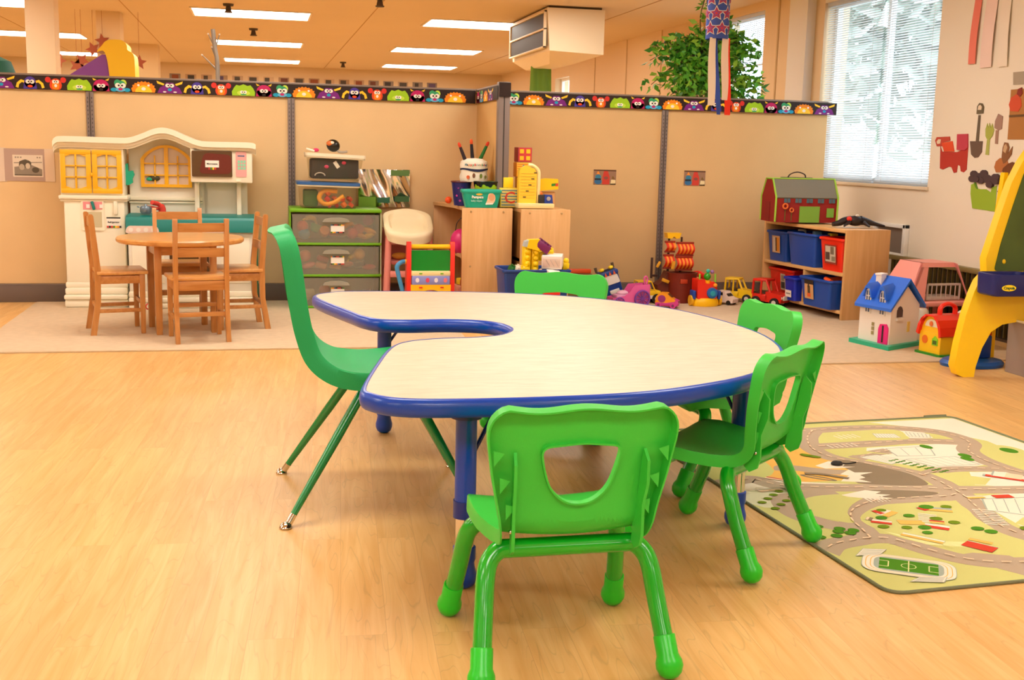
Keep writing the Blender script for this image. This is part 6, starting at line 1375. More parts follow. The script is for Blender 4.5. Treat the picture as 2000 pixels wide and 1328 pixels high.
# ================================================================== LOW SHELF BY THE WINDOW
sh_m = wood('d3a064', 'deae74', .45, 2, 3, 14, 'shelf_board'); sh_h = wood('dba768', 'e6b67a', .4, 1, 3, 14, 'shelf_edge')
SX, SY, SR = 3.52, 6.375, math.radians(5.5); SL, SD, SHT = .98, .315, .567
sf = thing('low_shelf', 'low birch shelf unit of coloured bins below the large window', 'shelf', (SX, SY, .008), SR)
M = MB(); M.b2((0, 0, 0), (SD, .02, SHT-.008), sh_m, .002); M.build('end_panel', sf)
M = MB(); M.b2((0, SL-.02, 0), (SD, SL, SHT-.008), sh_m, .002); M.build('end_panel', sf)
for z in (.035, .268, SHT-.030): M = MB(); M.b2((.0, .02, z), (SD-.01, SL-.02, z+.022), sh_h, .004); M.build('shelf_board', sf)
M = MB(); M.b2((0, .44, .057), (SD-.01, .46, .268), sh_m, .002); M.build('divider', sf)
M = MB(); M.b2((SD-.010, .02, .035), (SD, SL-.02, SHT-.008), sh_m); M.build('back_panel', sf)
def SW(x, y, z): c, s_ = math.cos(SR), math.sin(SR); return (SX+x*c-y*s_, SY+x*s_+y*c, z+.008)
def lab_(col_bits):
    def f(t):
        pass
    return f
def sbin(label, x, y, z, w_, d_, h_, m, card=None, rz=0, extra=0):
    def parts(t):
        if card:
            sz, dx, dz, bits = card
            M = MB(); xx = -w_/2*.93-.004-.002; k = (1-taper_)*0
            yy0, yy1, zz0, zz1 = dx-sz[0]/2, dx+sz[0]/2, dz, dz+sz[1]
            def X_(z_): return -w_/2*(.86+.14*z_/h_)-.0065
            def pan(y0_, y1_, z0_, z1_, m_, l): M.quad((X_(z0_)-l, y1_, z0_), (X_(z0_)-l, y0_, z0_), (X_(z1_)-l, y0_, z1_), (X_(z1_)-l, y1_, z1_), m_)
            pan(yy0, yy1, zz0, zz1, mat(bits[0], .6), .0004)
            for n_, (a, b, c, d, co) in enumerate(bits[1:]): pan(yy0+(yy1-yy0)*a, yy0+(yy1-yy0)*b, zz0+(zz1-zz0)*c, zz0+(zz1-zz0)*d, mat(co, .6), .0008+.0003*n_)
            o = M.build('picture_card', t); o['label'] = 'taped picture card'
    taper_ = .86
    p = SW(x, y, z); t = bin_('storage_bin', label, p, SR+rz, w_, d_, h_, m, 'coloured bins in the low shelf', parts=parts)
    return t
blb = plas('1248a8', .4)
sbin('blue bin with a photo card at the far end of the top tier', .125, .825, .291, .235, .24, .195, blb, ((.10, .115), 0, .055, ['c9a37a', (.1, .5, .08, .9, 'd88a2a'), (.58, .9, .05, .92, 'cfc4b8'), (.4, .56, .1, .9, '4a3a2a')]))
sbin('plain wide blue bin in the middle of the top tier', .120, .50, .291, .25, .33, .205, blb)
sbin('bright red bin with a grey photo card, near end of the top tier', .125, .165, .291, .25, .25, .200, plas('ee2a12', .35), ((.13, .12), 0, .045, ['9a3a2a', (.08, .92, .1, .92, 'c9bca8'), (.2, .5, .5, .9, '7a6a55'), (.55, .9, .2, .6, '5a4238'), (.1, .4, .15, .4, '8f8068')]))
sbin('large red bin at the far end of the bottom tier', .155, .785, .058, .24, .31, .175, plas('d81a10', .35), ((.06, .11), -.03, .04, ['b8a890', (.1, .9, .1, .5, '3a3430'), (.2, .8, .55, .9, '8a7a68')]))
sbin('small blue bin with a white word card, bottom tier', .01, .535, .058, .12, .135, .145, plas('142cae', .35), ((.075, .045), .005, .022, ['efe6da', (.15, .85, .4, .6, '8f8a80')]))
bb4 = sbin('blue bin with a toy photo card in the near bottom compartment', .06, .21, .058, .26, .34, .175, blb, ((.10, .12), .06, .045, ['d8a470', (.0, 1, .78, 1, '2a2218'), (.35, .65, .1, .7, '5a4628'), (.3, .7, .1, .3, 'e2602a'), (.45, .6, .6, .78, '3a2a18')]))
M = MB(); M.tube(smooth_path([(-.07, -.05, 0), (-.05, .06, .008), (.0, .09, .0), (.06, .06, .008), (.07, -.05, .0), (.02, -.08, .008)], 6), .014, mat('ff5a1a', .35), 8); put('toy_track', 'bright orange toy piece heaped in the near bottom blue bin', 'toy', M, SW(.07, .17, .225))
for k in range(5): M = MB(); M.box((0, 0, .02), (.05, .05, .04), mat(['d8c41a', '2a9a5a', '7fb0d8', 'c83a2a', 'e8e0d0'][k], .5), .006); put('toy_block', ['yellow', 'green', 'pale blue', 'red', 'cream'][k]+' block peeping over the top-tier bins', 'toy', M, SW(.12, .33+.09*k, .485-.02*(k % 2)-.01), (0, 0, k*.7))
# barn carry case
bz = SHT+.010
BX, BY, BR = 3.27, 6.88, math.radians(-6)
bn = thing('barn_case', 'red felt toy barn carry case with grey roof and green trim on the low shelf', 'toy barn', (3.30, 6.93, bz), -.05); rf_ = mat('921a12', .85, bump=.3, bscale=200); gt = mat('9cc83a', .7); gr_ = mat('7a7464', .85, bump=.2, bscale=150)
BL, BD, BW, BHp = .43, .24, .165, .275
prof_b = [(0, 0), (BD, 0), (BD, BW), (BD*.80, BW+.075), (BD*.5, BHp), (BD*.20, BW+.075), (0, BW)]
prof_b = [(0, 0), (BD, 0), (BD, BW), (BD*.72, BHp), (BD*.28, BHp), (0, BW)]
M = MB(); M.prism(prof_b, 0, BL, 'yz', rf_, .006); M.build('walls', bn)
M = MB(); M.prism([(-.006, BW-.004), (BD*.28, BHp+.008), (BD*.72, BHp+.008), (BD+.006, BW-.004), (BD+.0, BW-.010), (BD*.70, BHp-.004), (BD*.30, BHp-.004), (.0, BW-.010)], .004, BL-.004, 'yz', gr_, .001); M.build('roof', bn)
for x in (0, BL):
    M = MB(); M.tube([(x, -.004, .004), (x, -.005, BW), (x, BD*.28, BHp+.006), (x, BD*.72, BHp+.006), (x, BD+.005, BW), (x, BD+.004, .004)], .0065, gt, 8); M.build('green_trim', bn)
M = MB(); M.tube([(0.0, BD*.28, BHp+.008), (BL, BD*.28, BHp+.008)], .005, gt, 8); M.build('ridge_trim', bn)
for k in range(5):
    M = MB(); x = .055+.078*k; M.b2((x, -.0075, .128), (x+.042, -.0055, .155), mat('4a6a78', .6)); M.b2((x+.019, -.008, .128), (x+.022, -.0074, .155), mat('7a2a20', .6)); M.build('felt_window', bn)
M = MB(); M.b2((.165, -.008, .0), (.305, -.0055, .105), mat('7aa83a', .8)); M.build('felt_door', bn)
M = MB(); M.b2((.355, -.008, .035), (.405, -.0055, .095), mat('7aa83a', .8)); M.build('felt_door', bn)
for x, z, r in ((.065, .105, .020), (.110, .080, .016)):
    M = MB(); M.tube([(x+r*.78*math.cos(a*PI/8), -.008, z+r*.78*math.sin(a*PI/8)) for a in range(16)], r*.28, mat('e8702a', .7), 6, closed=True); M.b2((x-.002, -.0085, .01), (x+.002, -.0065, z-r), mat('5a6a2a', .7)); M.build('felt_sunflower', bn)
# left gable end details
M = MB(); M.prism([(.09, .0), (.16, .0), (.16, .13), (.09, .13)], -.004, -.002, 'yz', mat('86180e', .8)); M.build('gable_door', bn)
M = MB(); M.tube(smooth_path([(.12, BD*.5, BHp+.005), (.14, BD*.5, BHp+.035), (.19, BD*.5, BHp+.050), (.24, BD*.5, BHp+.035), (.25, BD*.5, BHp+.005)]), .008, mat('3a2a1e', .8), 8, flat=.5); M.build('carry_handle', bn)
M = MB(); M.b2((.08, BD*.4, BHp+.004), (.29, BD*.6, BHp+.016), mat('3a2a1e', .8), .004); M.build('handle_base', bn)
# dark toy creature
dk_ = mat('241a1c', .5, bump=.5, bscale=60)
dn = thing('toy_dinosaur', 'dark toy dinosaur with a red patch lying on the near end of the low shelf', 'toy animal', (SX+.16, SY+.20, bz-.001), -.15)
M = MB(); M.sph((0, 0, .036), (.055, .035, .033), dk_, 18); M.tube(smooth_path([(.03, 0, .040), (.08, .0, .030), (.13, .0, .018), (.19, -.01, .008)]), [.030-.0014*k for k in range(19)], dk_, 10); M.tube(smooth_path([(-.03, 0, .04), (-.075, -.005, .034), (-.11, -.01, .02), (-.15, -.01, .012)]), [.028-.0008*k for k in range(19)], dk_, 10); M.build('body', dn)
for x, y, dx_ in ((-.045, -.03, -.03), (.04, -.035, .02), (-.05, .03, -.02), (.05, .03, .03)): M = MB(); M.tube([(x, y, .03), (x+dx_, y*1.4, .014), (x+dx_*1.5, y*1.6-.01, .005)], [.013, .009, .006], dk_, 8); M.build('leg', dn)
M = MB(); M.sph((-.048, -.022, .048), (.018, .015, .017), mat('e0301a', .5), 12); M.build('red_patch', dn)
M = MB(); M.sph((.006, -.012, .070), (.013, .010, .008), mat('e8e4dc', .2), 12); M.build('pale_spot', dn)

# radiator cover / wall vent on the side wall
rg_ = mat('5d4c22', .5, .2)
rd_ = thing('radiator', 'dark olive slatted radiator low on the wall behind the pink toy house', 'radiator', (XR, 6.05, .0))
M = MB(); M.b2((-.03, -1.0, .02), (-.001, .72, .36), mat('2a1f0e', .6)); M.build('core', rd_)
M = MB(); y = -1.0
while y < .72: M.b2((-.048, y, .03), (-.029, y+.006, .355), mat('7a6a3a', .4, .3)); y += .048
M.build('fins', rd_)
M = MB(); M.b2((-.052, -1.01, .355), (-.001, .73, .385), mat('8a7a4a', .45), .006); M.build('top_cap', rd_)
vt = thing('wall_box', 'white recessed wall box with a grey interior above the radiator', 'wall vent', (XR, 6.83, .42))
M = MB(); M.b2((-.035, -.20, .14), (-.001, .2, .165), fr_m, .003); M.b2((-.035, -.20, -.03), (-.001, -.17, .165), fr_m, .003); M.b2((-.035, .17, -.03), (-.001, .2, .165), fr_m, .003); M.b2((-.035, -.20, -.045), (-.001, .2, -.025), fr_m, .003); M.build('frame', vt)
M = MB(); M.b2((-.006, -.17, -.025), (-.0012, .17, .14), mat('7d6f66', .5)); M.build('grey_back', vt)

# clear tub of toys beside the shelf
ctb = tub('storage_tub', 'clear tub of toys standing between the low shelf and the white dollhouse', 3.76, 6.12, .009, .15, .165, .165, .14, clear2, mat('c83a1a', .4), 0, True)
for k, (x, z, c) in enumerate(((-.045, .06, '14a0a0'), (.01, .045, 'e0b02a'), (.05, .04, 'c8b8a8'))): M = MB(); M.box((0, 0, 0), (.028, .06, .09), mat(c, .5), .004); put('toy_block', ['turquoise', 'yellow', 'pale grey'][k]+' toy seen inside the clear tub beside the low shelf', 'toy', M, (3.76+x, 6.19, z+.02))

# ================================================================== DOLLHOUSES
# white dollhouse, blue roof
A = atZ(1735, 682, .008); Bp = atZ(1675, 668, .008); Cp = atZ(1797, 672, .008)
dhr = math.atan2(Cp.y-A.y, Cp.x-A.x)
dh = thing('dollhouse', 'white plastic dollhouse with a blue roof and pink front door', 'dollhouse', (A.x, A.y, .0082), dhr); dw = plas('f0e6dc', .4); dwp = mat('e9ddd6', .4); drf = plas('2a6ce0', .35)
# local: x along the gable side (facing viewer), y (negative x-side) front wall going back-left
GW = (Cp-A).length; FWv = (Bp-A); FL = FWv.length; Bang = math.atan2(FWv.y, FWv.x)-dhr
hx, hy = math.cos(Bang), math.sin(Bang)
WH = .222; RH = .352; GW = .27
def DP(u, v, z): return (u*GW+v*FL*hx, v*FL*hy, z)       # u along gable wall, v along the front wall
M = MB()
def hexa(M, P0, P1, m):
    V = [M.bm.verts.new(M.X @ Vector(p)) for p in P0+P1]; n = len(P0); mi = M.mi(m)
    for f in [list(range(n))[::-1], list(range(n, 2*n))]+[[i, (i+1) % n, n+(i+1) % n, n+i] for i in range(n)]: M.bm.faces.new([V[i] for i in f]).material_index = mi
g0 = [DP(0, 0, .02), DP(1, 0, .02), DP(1, 0, WH), DP(.5, 0, RH-.02), DP(0, 0, WH)]; g1 = [DP(0, 1, .02), DP(1, 1, .02), DP(1, 1, WH), DP(.5, 1, RH-.02), DP(0, 1, WH)]
hexa(M, g0, g1, dw); M.build('walls', dh)
M = MB(); v0, v1 = -.10, 1.08
for (ua, za), (ub, zb2) in (((-.12, WH-.02), (.5, RH)), ((.5, RH), (1.12, WH-.02))):
    hexa(M, [DP(ua, v0, za), DP(ub, v0, zb2), DP(ub, v0, zb2+.018), DP(ua, v0, za+.016)], [DP(ua, v1, za), DP(ub, v1, zb2), DP(ub, v1, zb2+.018), DP(ua, v1, za+.016)], drf)
M.build('roof', dh)
for k, v in enumerate((.28, .74)):   # dormers over the front wall
    M = MB(); hexa(M, [DP(-.02, v-.10, .17), DP(-.02, v+.10, .17), DP(-.02, v+.09, .29), DP(-.02, v, .31), DP(-.02, v-.09, .29)], [DP(.3, v-.10, .17), DP(.3, v+.10, .17), DP(.3, v+.09, .29), DP(.3, v, .31), DP(.3, v-.09, .29)], dw); d_ = M.build('dormer', dh)
    M = MB(); hexa(M, [DP(-.07, v-.16, .255), DP(-.07, v-.08, .315), DP(-.07, v+.0, .330), DP(-.07, v+.08, .315), DP(-.07, v+.16, .255), DP(-.07, v+.105, .26), DP(-.07, v+.06, .305), DP(-.07, v-.06, .305), DP(-.07, v-.105, .26)], [DP(.3, v-.16, .265), DP(.3, v-.08, .325), DP(.3, v+.0, .340), DP(.3, v+.08, .325), DP(.3, v+.16, .265), DP(.3, v+.105, .265), DP(.3, v+.06, .31), DP(.3, v-.06, .31), DP(.3, v-.105, .265)], drf); M.build('dormer_roof', d_)
    for j in range(4):
        for i in (-1, 1): M = MB(); q = .024; vv = v+i*.038; zz = .178+.030*j; hexa(M, [DP(-.026, vv-.022, zz), DP(-.026, vv+.022, zz), DP(-.026, vv+.022, zz+q), DP(-.026, vv-.022, zz+q)], [DP(-.019, vv-.022, zz), DP(-.019, vv+.022, zz), DP(-.019, vv+.022, zz+q), DP(-.019, vv-.022, zz+q)], mat('5a6478', .4)); M.build('dormer_pane', d_)
M = MB(); hexa(M, [DP(-.03, .04, .02), DP(-.03, .34, .02), DP(-.03, .34, .10), DP(-.03, .30, .125), DP(-.03, .10, .13), DP(-.03, .04, .11)], [DP(-.0, .04, .02), DP(-.0, .34, .02), DP(-.0, .34, .10), DP(-.0, .30, .125), DP(-.0, .10, .13), DP(-.0, .04, .11)], mat('e81a80', .35)); dr_ = M.build('front_door', dh)
M = MB(); hexa(M, [DP(-.036, .17, .03), DP(-.036, .22, .03), DP(-.036, .22, .12), DP(-.036, .17, .12)], [DP(-.03, .17, .03), DP(-.03, .22, .03), DP(-.03, .22, .12), DP(-.03, .17, .12)], mat('1a1418', .4)); M.build('door_gap', dr_)
for j in range(3): M = MB(); hexa(M, [DP(-.02, .50, .06+.024*j), DP(-.02, .57, .06+.024*j), DP(-.02, .57, .078+.024*j), DP(-.02, .50, .078+.024*j)], [DP(-.005, .50, .06+.024*j), DP(-.005, .57, .06+.024*j), DP(-.005, .57, .078+.024*j), DP(-.005, .50, .078+.024*j)], mat('a09060', .5)); M.build('window_slot', dh)
M = MB(); wn = [(.20, .165), (.40, .165), (.40, .20), (.36, .218), (.30, .224), (.24, .218), (.20, .20)]; hexa(M, [DP(u, -.012, z) for u, z in wn], [DP(u, .0, z) for u, z in wn], mat('4a3028', .4)); gw_ = M.build('gable_window', dh)
M = MB(); hexa(M, [DP(.18, -.06, .148), DP(.42, -.06, .148), DP(.42, -.06, .162), DP(.18, -.06, .162)], [DP(.18, .0, .148), DP(.42, .0, .148), DP(.42, .0, .162), DP(.18, .0, .162)], dw); M.build('window_box', gw_)
M = MB(); hexa(M, [DP(.60, -.02, .08), DP(.68, -.02, .08), DP(.68, -.02, .135), DP(.60, -.02, .135)], [DP(.60, .0, .08), DP(.68, .0, .08), DP(.68, .0, .135), DP(.60, .0, .135)], mat('f0cf5a', .4)); M.build('yellow_lamp', dh)
M = MB(); hexa(M, [DP(-.16, -.14, .0), DP(1.1, -.10, .0), DP(1.1, -.10, .022), DP(-.16, -.14, .022)], [DP(-.16, 1.15, .0), DP(1.1, 1.1, .0), DP(1.1, 1.1, .022), DP(-.16, 1.15, .022)], mat('22b088', .4)); M.build('lawn_base', dh)
M = MB(); c_ = DP(.36, .72, .338); M.box(c_, (.05, .035, .07), dw, .004); M.box((c_[0], c_[1], c_[2]+.038), (.06, .042, .012), dw, .003); M.build('chimney', dh)
# yellow and red house with a handle
A = atZ(1835, 699, .008); Bp = atZ(1797, 690, .008)
rhs = thing('toy_house', 'small yellow toy house with a red roof and carrying handle', 'toy house', (3.445, 5.215, .0082), -PI/2+.16); yw = plas('ffc81a', .35)
M = MB(); M.prism([(-.075, .0), (.075, .0), (.078, .115), (-.078, .115)], -.06, .14, 'xz', yw, .003); M.prism([(-.078, .11), (.078, .11), (.062, .165), (.035, .198), (-.035, .198), (-.062, .165)], -.055, .135, 'xz', yw); M.build('walls', rhs)
def rr_(k): return [(-.088*k, .105), (-.078*k, .150), (-.058*k, .185), (-.030*k, .207), (.030*k, .207), (.058*k, .185), (.078*k, .150), (.088*k, .105)]
M = MB(); o_ = rr_(1.04); i_ = [(x*.86, z-.008) for x, z in rr_(1)][::-1]
for a in range(7):
    q = [o_[a], o_[a+1], i_[6-a], i_[7-a]]; hexa(M, [(x, -.075, z) for x, z in q], [(x, .16, z) for x, z in q], redp)
bmesh.ops.remove_doubles(M.bm, verts=M.bm.verts, dist=1e-5); M.build('roof', rhs)
M = MB(); M.tube(smooth_path([(0, -.01, .205), (0, -.005, .245), (0, .04, .262), (0, .085, .245), (0, .09, .205)]), .011, redp, 10, flat=1.4); M.build('handle', rhs)
M = MB(); M.prism(ell(-.036, .075, .020, .022, 16), -.063, -.060, 'xz', mat('e8701a', .4)); M.build('orange_window', rhs)
M = MB(); M.prism([(.018, .052), (.058, .052), (.058, .085), (.038, .102), (.018, .085)], -.063, -.060, 'xz', mat('8ed81a', .4)); M.prism([(.024, .058), (.052, .058), (.052, .078), (.024, .078)], -.0645, -.063, 'xz', mat('4a6a1a', .4)); M.build('green_window', rhs)
M = MB(); M.prism(ell(0, .145, .045, .038, 20, 0, PI), -.058, -.055, 'xz', mat('f2e8cc', .4)); gbl = M.build('gable_picture', rhs)
M = MB(); M.sph((0, -.060, .160), (.014, .004, .014), mat('e8702a', .4), 12); M.build('bear_face', gbl)
M = MB(); M.prism(round_poly([(-.095, -.08), (.095, -.08), (.095, .15), (-.095, .15)], .02), 0, .010, 'xy', mat('1f8a1e', .4), .003); M.build('lawn_base', rhs)
# pink house with open back behind them
ph_ = thing('dollhouse', 'large pink open dollhouse behind the white one, against the radiator', 'dollhouse', (3.735, 5.95, .0082), .08); pkh = mat('f49e94', .45); pkd = mat('e0857e', .45)
M = MB(); P0 = [(-.13, .19), (-.02, .40), (.19, .40), (.30, .19)]
hexa(M, [(-.14, -.16, .19), (-.02, -.09, .41), (-.02, .12, .41), (-.14, .16, .19)], [(-.125, -.16, .19), (-.0, -.09, .41), (-.0, .12, .41), (-.125, .16, .19)], pkh); M.build('roof_end', ph_)
for (a, b, c, d) in (((-.14, .19), (-.02, .41), (.025, .41), (-.04, .19)), ((.165, .41), (.20, .41), (.33, .19), (.27, .19))):
    M = MB(); y0_, y1_ = -.16, -.09; hexa(M, [(a[0], y0_, a[1]), (b[0], y1_, b[1]), (c[0], y1_, c[1]), (d[0], y0_, d[1])], [(a[0], y0_+.015, a[1]), (b[0], y1_+.015, b[1]), (c[0], y1_+.015, c[1]), (d[0], y0_+.015, d[1])], pkh); M.build('roof_pillar', ph_)
M = MB(); hexa(M, [(-.02, -.09, .41), (.20, -.09, .41), (.20, .12, .41), (-.02, .12, .41)], [(-.03, -.10, .385), (.21, -.10, .385), (.21, .12, .385), (-.03, .12, .385)], pkh); M.build('roof_top', ph_)
M = MB(); M.b2((.06, .10, .20), (.13, .115, .385), mat('c85a62', .5), .003); M.build('back_post', ph_)
M = MB(); M.b2((-.16, -.175, .165), (.33, .17, .192), pkh, .010); M.build('floor_slab', ph_)
for x, y in ((-.12, -.13), (.28, -.13), (-.12, .13), (.28, .13), (.08, .0)): M = MB(); M.b2((x-.025, y-.02, 0), (x+.025, y+.02, .17), pkd, .006); M.build('wall_post', ph_)
M = MB(); cm_ = mat('d9cfc8', .4)
M.tube([(.02, -.10, .285), (.24, -.10, .285)], .007, cm_, 8); M.tube([(.02, -.10, .195), (.02, -.10, .285)], .006, cm_, 8); M.tube([(.24, -.10, .195), (.24, -.10, .285)], .006, cm_, 8)
for k in range(6): M.tube([(.05+.032*k, -.10, .20), (.05+.032*k, -.10, .285)], .0035, cm_, 6)
M.b2((.02, -.10, .193), (.24, .02, .215), cm_, .005); put('toy_cot', 'white toy cot standing inside the open pink dollhouse', 'toy cot', M, (3.735, 5.95, .0082), (0, 0, .08))
# white item and a jar glimpsed between houses and easel
M = MB(); M.prism([(-.09, 0), (.10, 0), (.10, .20), (.06, .205), (-.09, .135)], -.08, .08, 'xz', mat('f2ece4', .4), .012); M.b2((.0, -.082, .10), (.05, -.079, .16), mat('bdb6a6', .4)); put('toy_caravan', 'white rounded toy vehicle body behind the red-roofed toy house', 'toy', M, (3.74, 5.42, .0082), (0, 0, .1))
M = MB(); M.lathe([(0, 0), (.035, 0), (.038, .05), (.034, .16), (.022, .175), (0, .177)], m=mat('ded2c0', .25), seg=20); put('toy_jar', 'small pale jar between the white and the yellow toy houses', 'jar', M, (3.62, 5.66, .0082))
for k, (px, py) in enumerate(((1728, 544), (1757, 548))): a = atY(px, py, 6.25); M = MB(); M.sph((0, 0, 0), (.014, .014, .014), mat('b8301a', .5), 10); M.cyl((0, 0, -.01), (0, 0, -a.z+.012), .006, .010, mat('a83a20', .5), 8); put('toy_peg', ['left', 'right'][k]+' red peg toy behind the blue dollhouse roof', 'toy', M, (a.x, 6.25, a.z))

# ================================================================== EASEL
EY = 4.66
ez = thing('easel', 'yellow plastic double easel with a green chalkboard and navy trays, cut by the right edge', 'easel', (0, 0, 0), 0)
ye = plas('ffd20a', .38); nv = mat('14206e', .35)
def ex(px, py, Y=EY): p = atY(px, py, Y); return (p.x, p.z)
# front frame outline: leaning back towards the top
lean = .16
def eY(z): return EY+lean*z/1.2
EW = .60; xl = ex(1868, 735)[0]
# the easel front is seen side-on: lies in a plane y = eY(z); build mirrored about xc
xc = xl+.335
def sym(pts): return pts+[(2*xc-x, z) for x, z in pts[::-1]]
kE = lean/1.2
def pe(px, py): v = ray(px, py); t_ = (EY+kE)/(v.y-kE*v.z); p = EYE+v*t_; return (p.x, p.z)
xc = pe(2060, 265)[0]+.06
outl = sym([(xl+.035, .0), (xl+.006, .012), pe(1864, 715), pe(1873, 670), pe(1887, 615), pe(1903, 570), pe(1913, 548), pe(1927, 533), pe(1926, 505), pe(1954, 421), pe(1976, 357), pe(1997, 316), pe(2022, 280), pe(2060, 265)])
arch_ = sym([pe(1901, 742), pe(1906, 715), pe(1918, 680), pe(1936, 648), pe(1958, 634), pe(1985, 629)])
def slabE(outer, inner, y0_, y1_, m, name, par):
    M = MB(); out_ = outer+[(x, z) for x, z in inner[::-1]]
    V0 = [M.bm.verts.new((x, eY(z)+y0_, z)) for x, z in out_]; V1 = [M.bm.verts.new((x, eY(z)+y1_, z)) for x, z in out_]; n = len(out_)
    M.bm.faces.new(V0); M.bm.faces.new(V1[::-1])
    for i in range(n): M.bm.faces.new((V0[(i+1) % n], V0[i], V1[i], V1[(i+1) % n]))
    es = [e for e in M.bm.edges if len(e.link_faces) == 2 and e.calc_face_angle(0) > 1.2]
    bmesh.ops.bevel(M.bm, geom=es, offset=.008, segments=3, profile=.5, affect='EDGES', clamp_overlap=True); M.mi(m); return M.build(name, par)
slabE(outl, arch_, -.0, .05, ye, 'front_frame', ez)
board = round_poly(sym([(pe(1946, 0)[0], pe(1965, 529)[1]), pe(1945, 512), pe(1954, 476), pe(1977, 404), pe(2000, 337), pe(2022, 300), pe(2060, 290)]), .02)
M = MB(); V = [M.bm.verts.new((x, eY(z)-.004, z)) for x, z in board]; V1 = [M.bm.verts.new((x, eY(z)+.012, z)) for x, z in board]; M.bm.faces.new(V); n = len(V)
for i in range(n): M.bm.faces.new((V[(i+1) % n], V[i], V1[i], V1[(i+1) % n]))
M.mi(mat('4a5f24', .55, var=.18, vscale=5)); M.build('chalkboard', ez)['label'] = 'dusty green chalkboard'
M = MB(); M.sph((pe(1960, 511)[0], eY(.56)-.006, pe(1960, 511)[1]), (.010, .006, .012), ye, 12); M.build('board_clip', ez)
# rear frame
EYr = 4.98
for x in (xl+.37, xl+.80):
    M = MB(); w_ = .05; hexa(M, [(x-w_, EYr, 0), (x+w_, EYr, 0), (x+w_-.08, EYr-.09, .95), (x-w_-.0, EYr-.09, .95)], [(x-w_, EYr+.035, 0), (x+w_, EYr+.035, 0), (x+w_-.08, EYr-.06, .95), (x-w_, EYr-.06, .95)], ye); M.build('rear_leg', ez)
M = MB(); hexa(M, [(xl+.32, EYr-.045, .45), (xl+.83, EYr-.045, .45), (xl+.80, EYr-.087, .9), (xl+.36, EYr-.087, .9)], [(xl+.32, EYr-.025, .45), (xl+.83, EYr-.025, .45), (xl+.80, EYr-.067, .9), (xl+.36, EYr-.067, .9)], ye); M.build('rear_panel', ez)
# trays
def etray(x0_, x1_, name='tray'):
    M = MB(); pts = round_poly([(x0_, EY-.10), (x1_, EY-.10), (x1_, EY+.05), (x0_, EY+.05)], .035, 5); N = len(pts)
    rows = []
    for k, z in ((.90, .392), (.97, .400), (1.0, .47), (1.0, .492), (.95, .494), (.92, .47), (.90, .41)):
        cx_ = (x0_+x1_)/2; cy_ = EY-.025; rows.append([M.bm.verts.new((cx_+(x-cx_)*k, cy_+(y-cy_)*k, z)) for x, y in pts])
    for a, b in zip(rows, rows[1:]):
        for i in range(N): M.bm.faces.new((a[i], a[(i+1) % N], b[(i+1) % N], b[i]))
    M.bm.faces.new(rows[0][::-1]); M.bm.faces.new(rows[-1]); M.mi(nv); t = M.build(name, ez)
    M = MB(); cx_ = x0_+.075; M.prism([(cx_+x, .432+z) for x, z in ell(0, 0, .036, .0145, 24)], EY-.1035, EY-.100, 'xz', mat('ffe01a', .35)); M.text('Crayola', (cx_, EY-.1037, .432), .018, mat('1a5a2a', .4), bold=.0006); M.build('oval_badge', t)
etray(xl+.085, xl+.315); etray(xl+.32, xl+.55)
# things on the floor under the easel
M = MB(); M.lathe([(0, 0), (.16, 0), (.165, .015), (.15, .03), (0, .032)], m=mat('1458b0', .4), seg=36, sy=.7); pt_ = put('toy_base', 'round blue toy base on the floor under the easel', 'toy', M, (xl+.27, 4.94, .0005)); pt_.name = 'toy_pond'
dg_ = thing('toy_dragon', 'green toy dragon figure standing on the blue base under the easel', 'toy animal', (xl+.235, 4.93, .033)); gd = plas('0a9a2e', .4)
M = MB(); M.lathe([(0, 0), (.033, 0), (.038, .02), (.030, .05), (.026, .07), (.034, .085), (.038, .10), (.028, .122), (0, .13)], m=gd, seg=20); M.sph((.035, -.02, .095), (.022, .016, .012), gd, 12); M.build('body', dg_)
M = MB(); M.cyl((0, 0, .125), (0, 0, .150), .010, .001, gd, 8); M.build('crest', dg_)
M = MB(); M.b2((-.035, -.03, 0), (.045, .03, .115), mat('123f98', .4), .008); M.prism([(-.03, .115), (.04, .115), (.025, .205), (-.018, .205)], -.028, .028, 'xz', mat('b01a14', .4), .004); put('toy_tower', 'blue toy tower with a red roof on the blue base under the easel', 'toy', M, (xl+.33, 4.97, .033))
cl_tub = tub('storage_tub', 'cloudy upright tub on the floor at the right edge, beside the easel leg', 3.585, 4.60, .001, .13, .14, .26, .18, glass_mat('cbb8ac', .1, .3, 'frosted_tub', .45), mat('cbb8ac', .4), 0, False)
M = MB(); M.lathe([(0, 0), (.04, 0), (.045, .06), (0, .065)], m=mat('6a4aa8', .4), seg=16); put('toy_cup', 'purple cup inside the cloudy tub at the right edge', 'toy', M, (3.59, 4.69, .004))

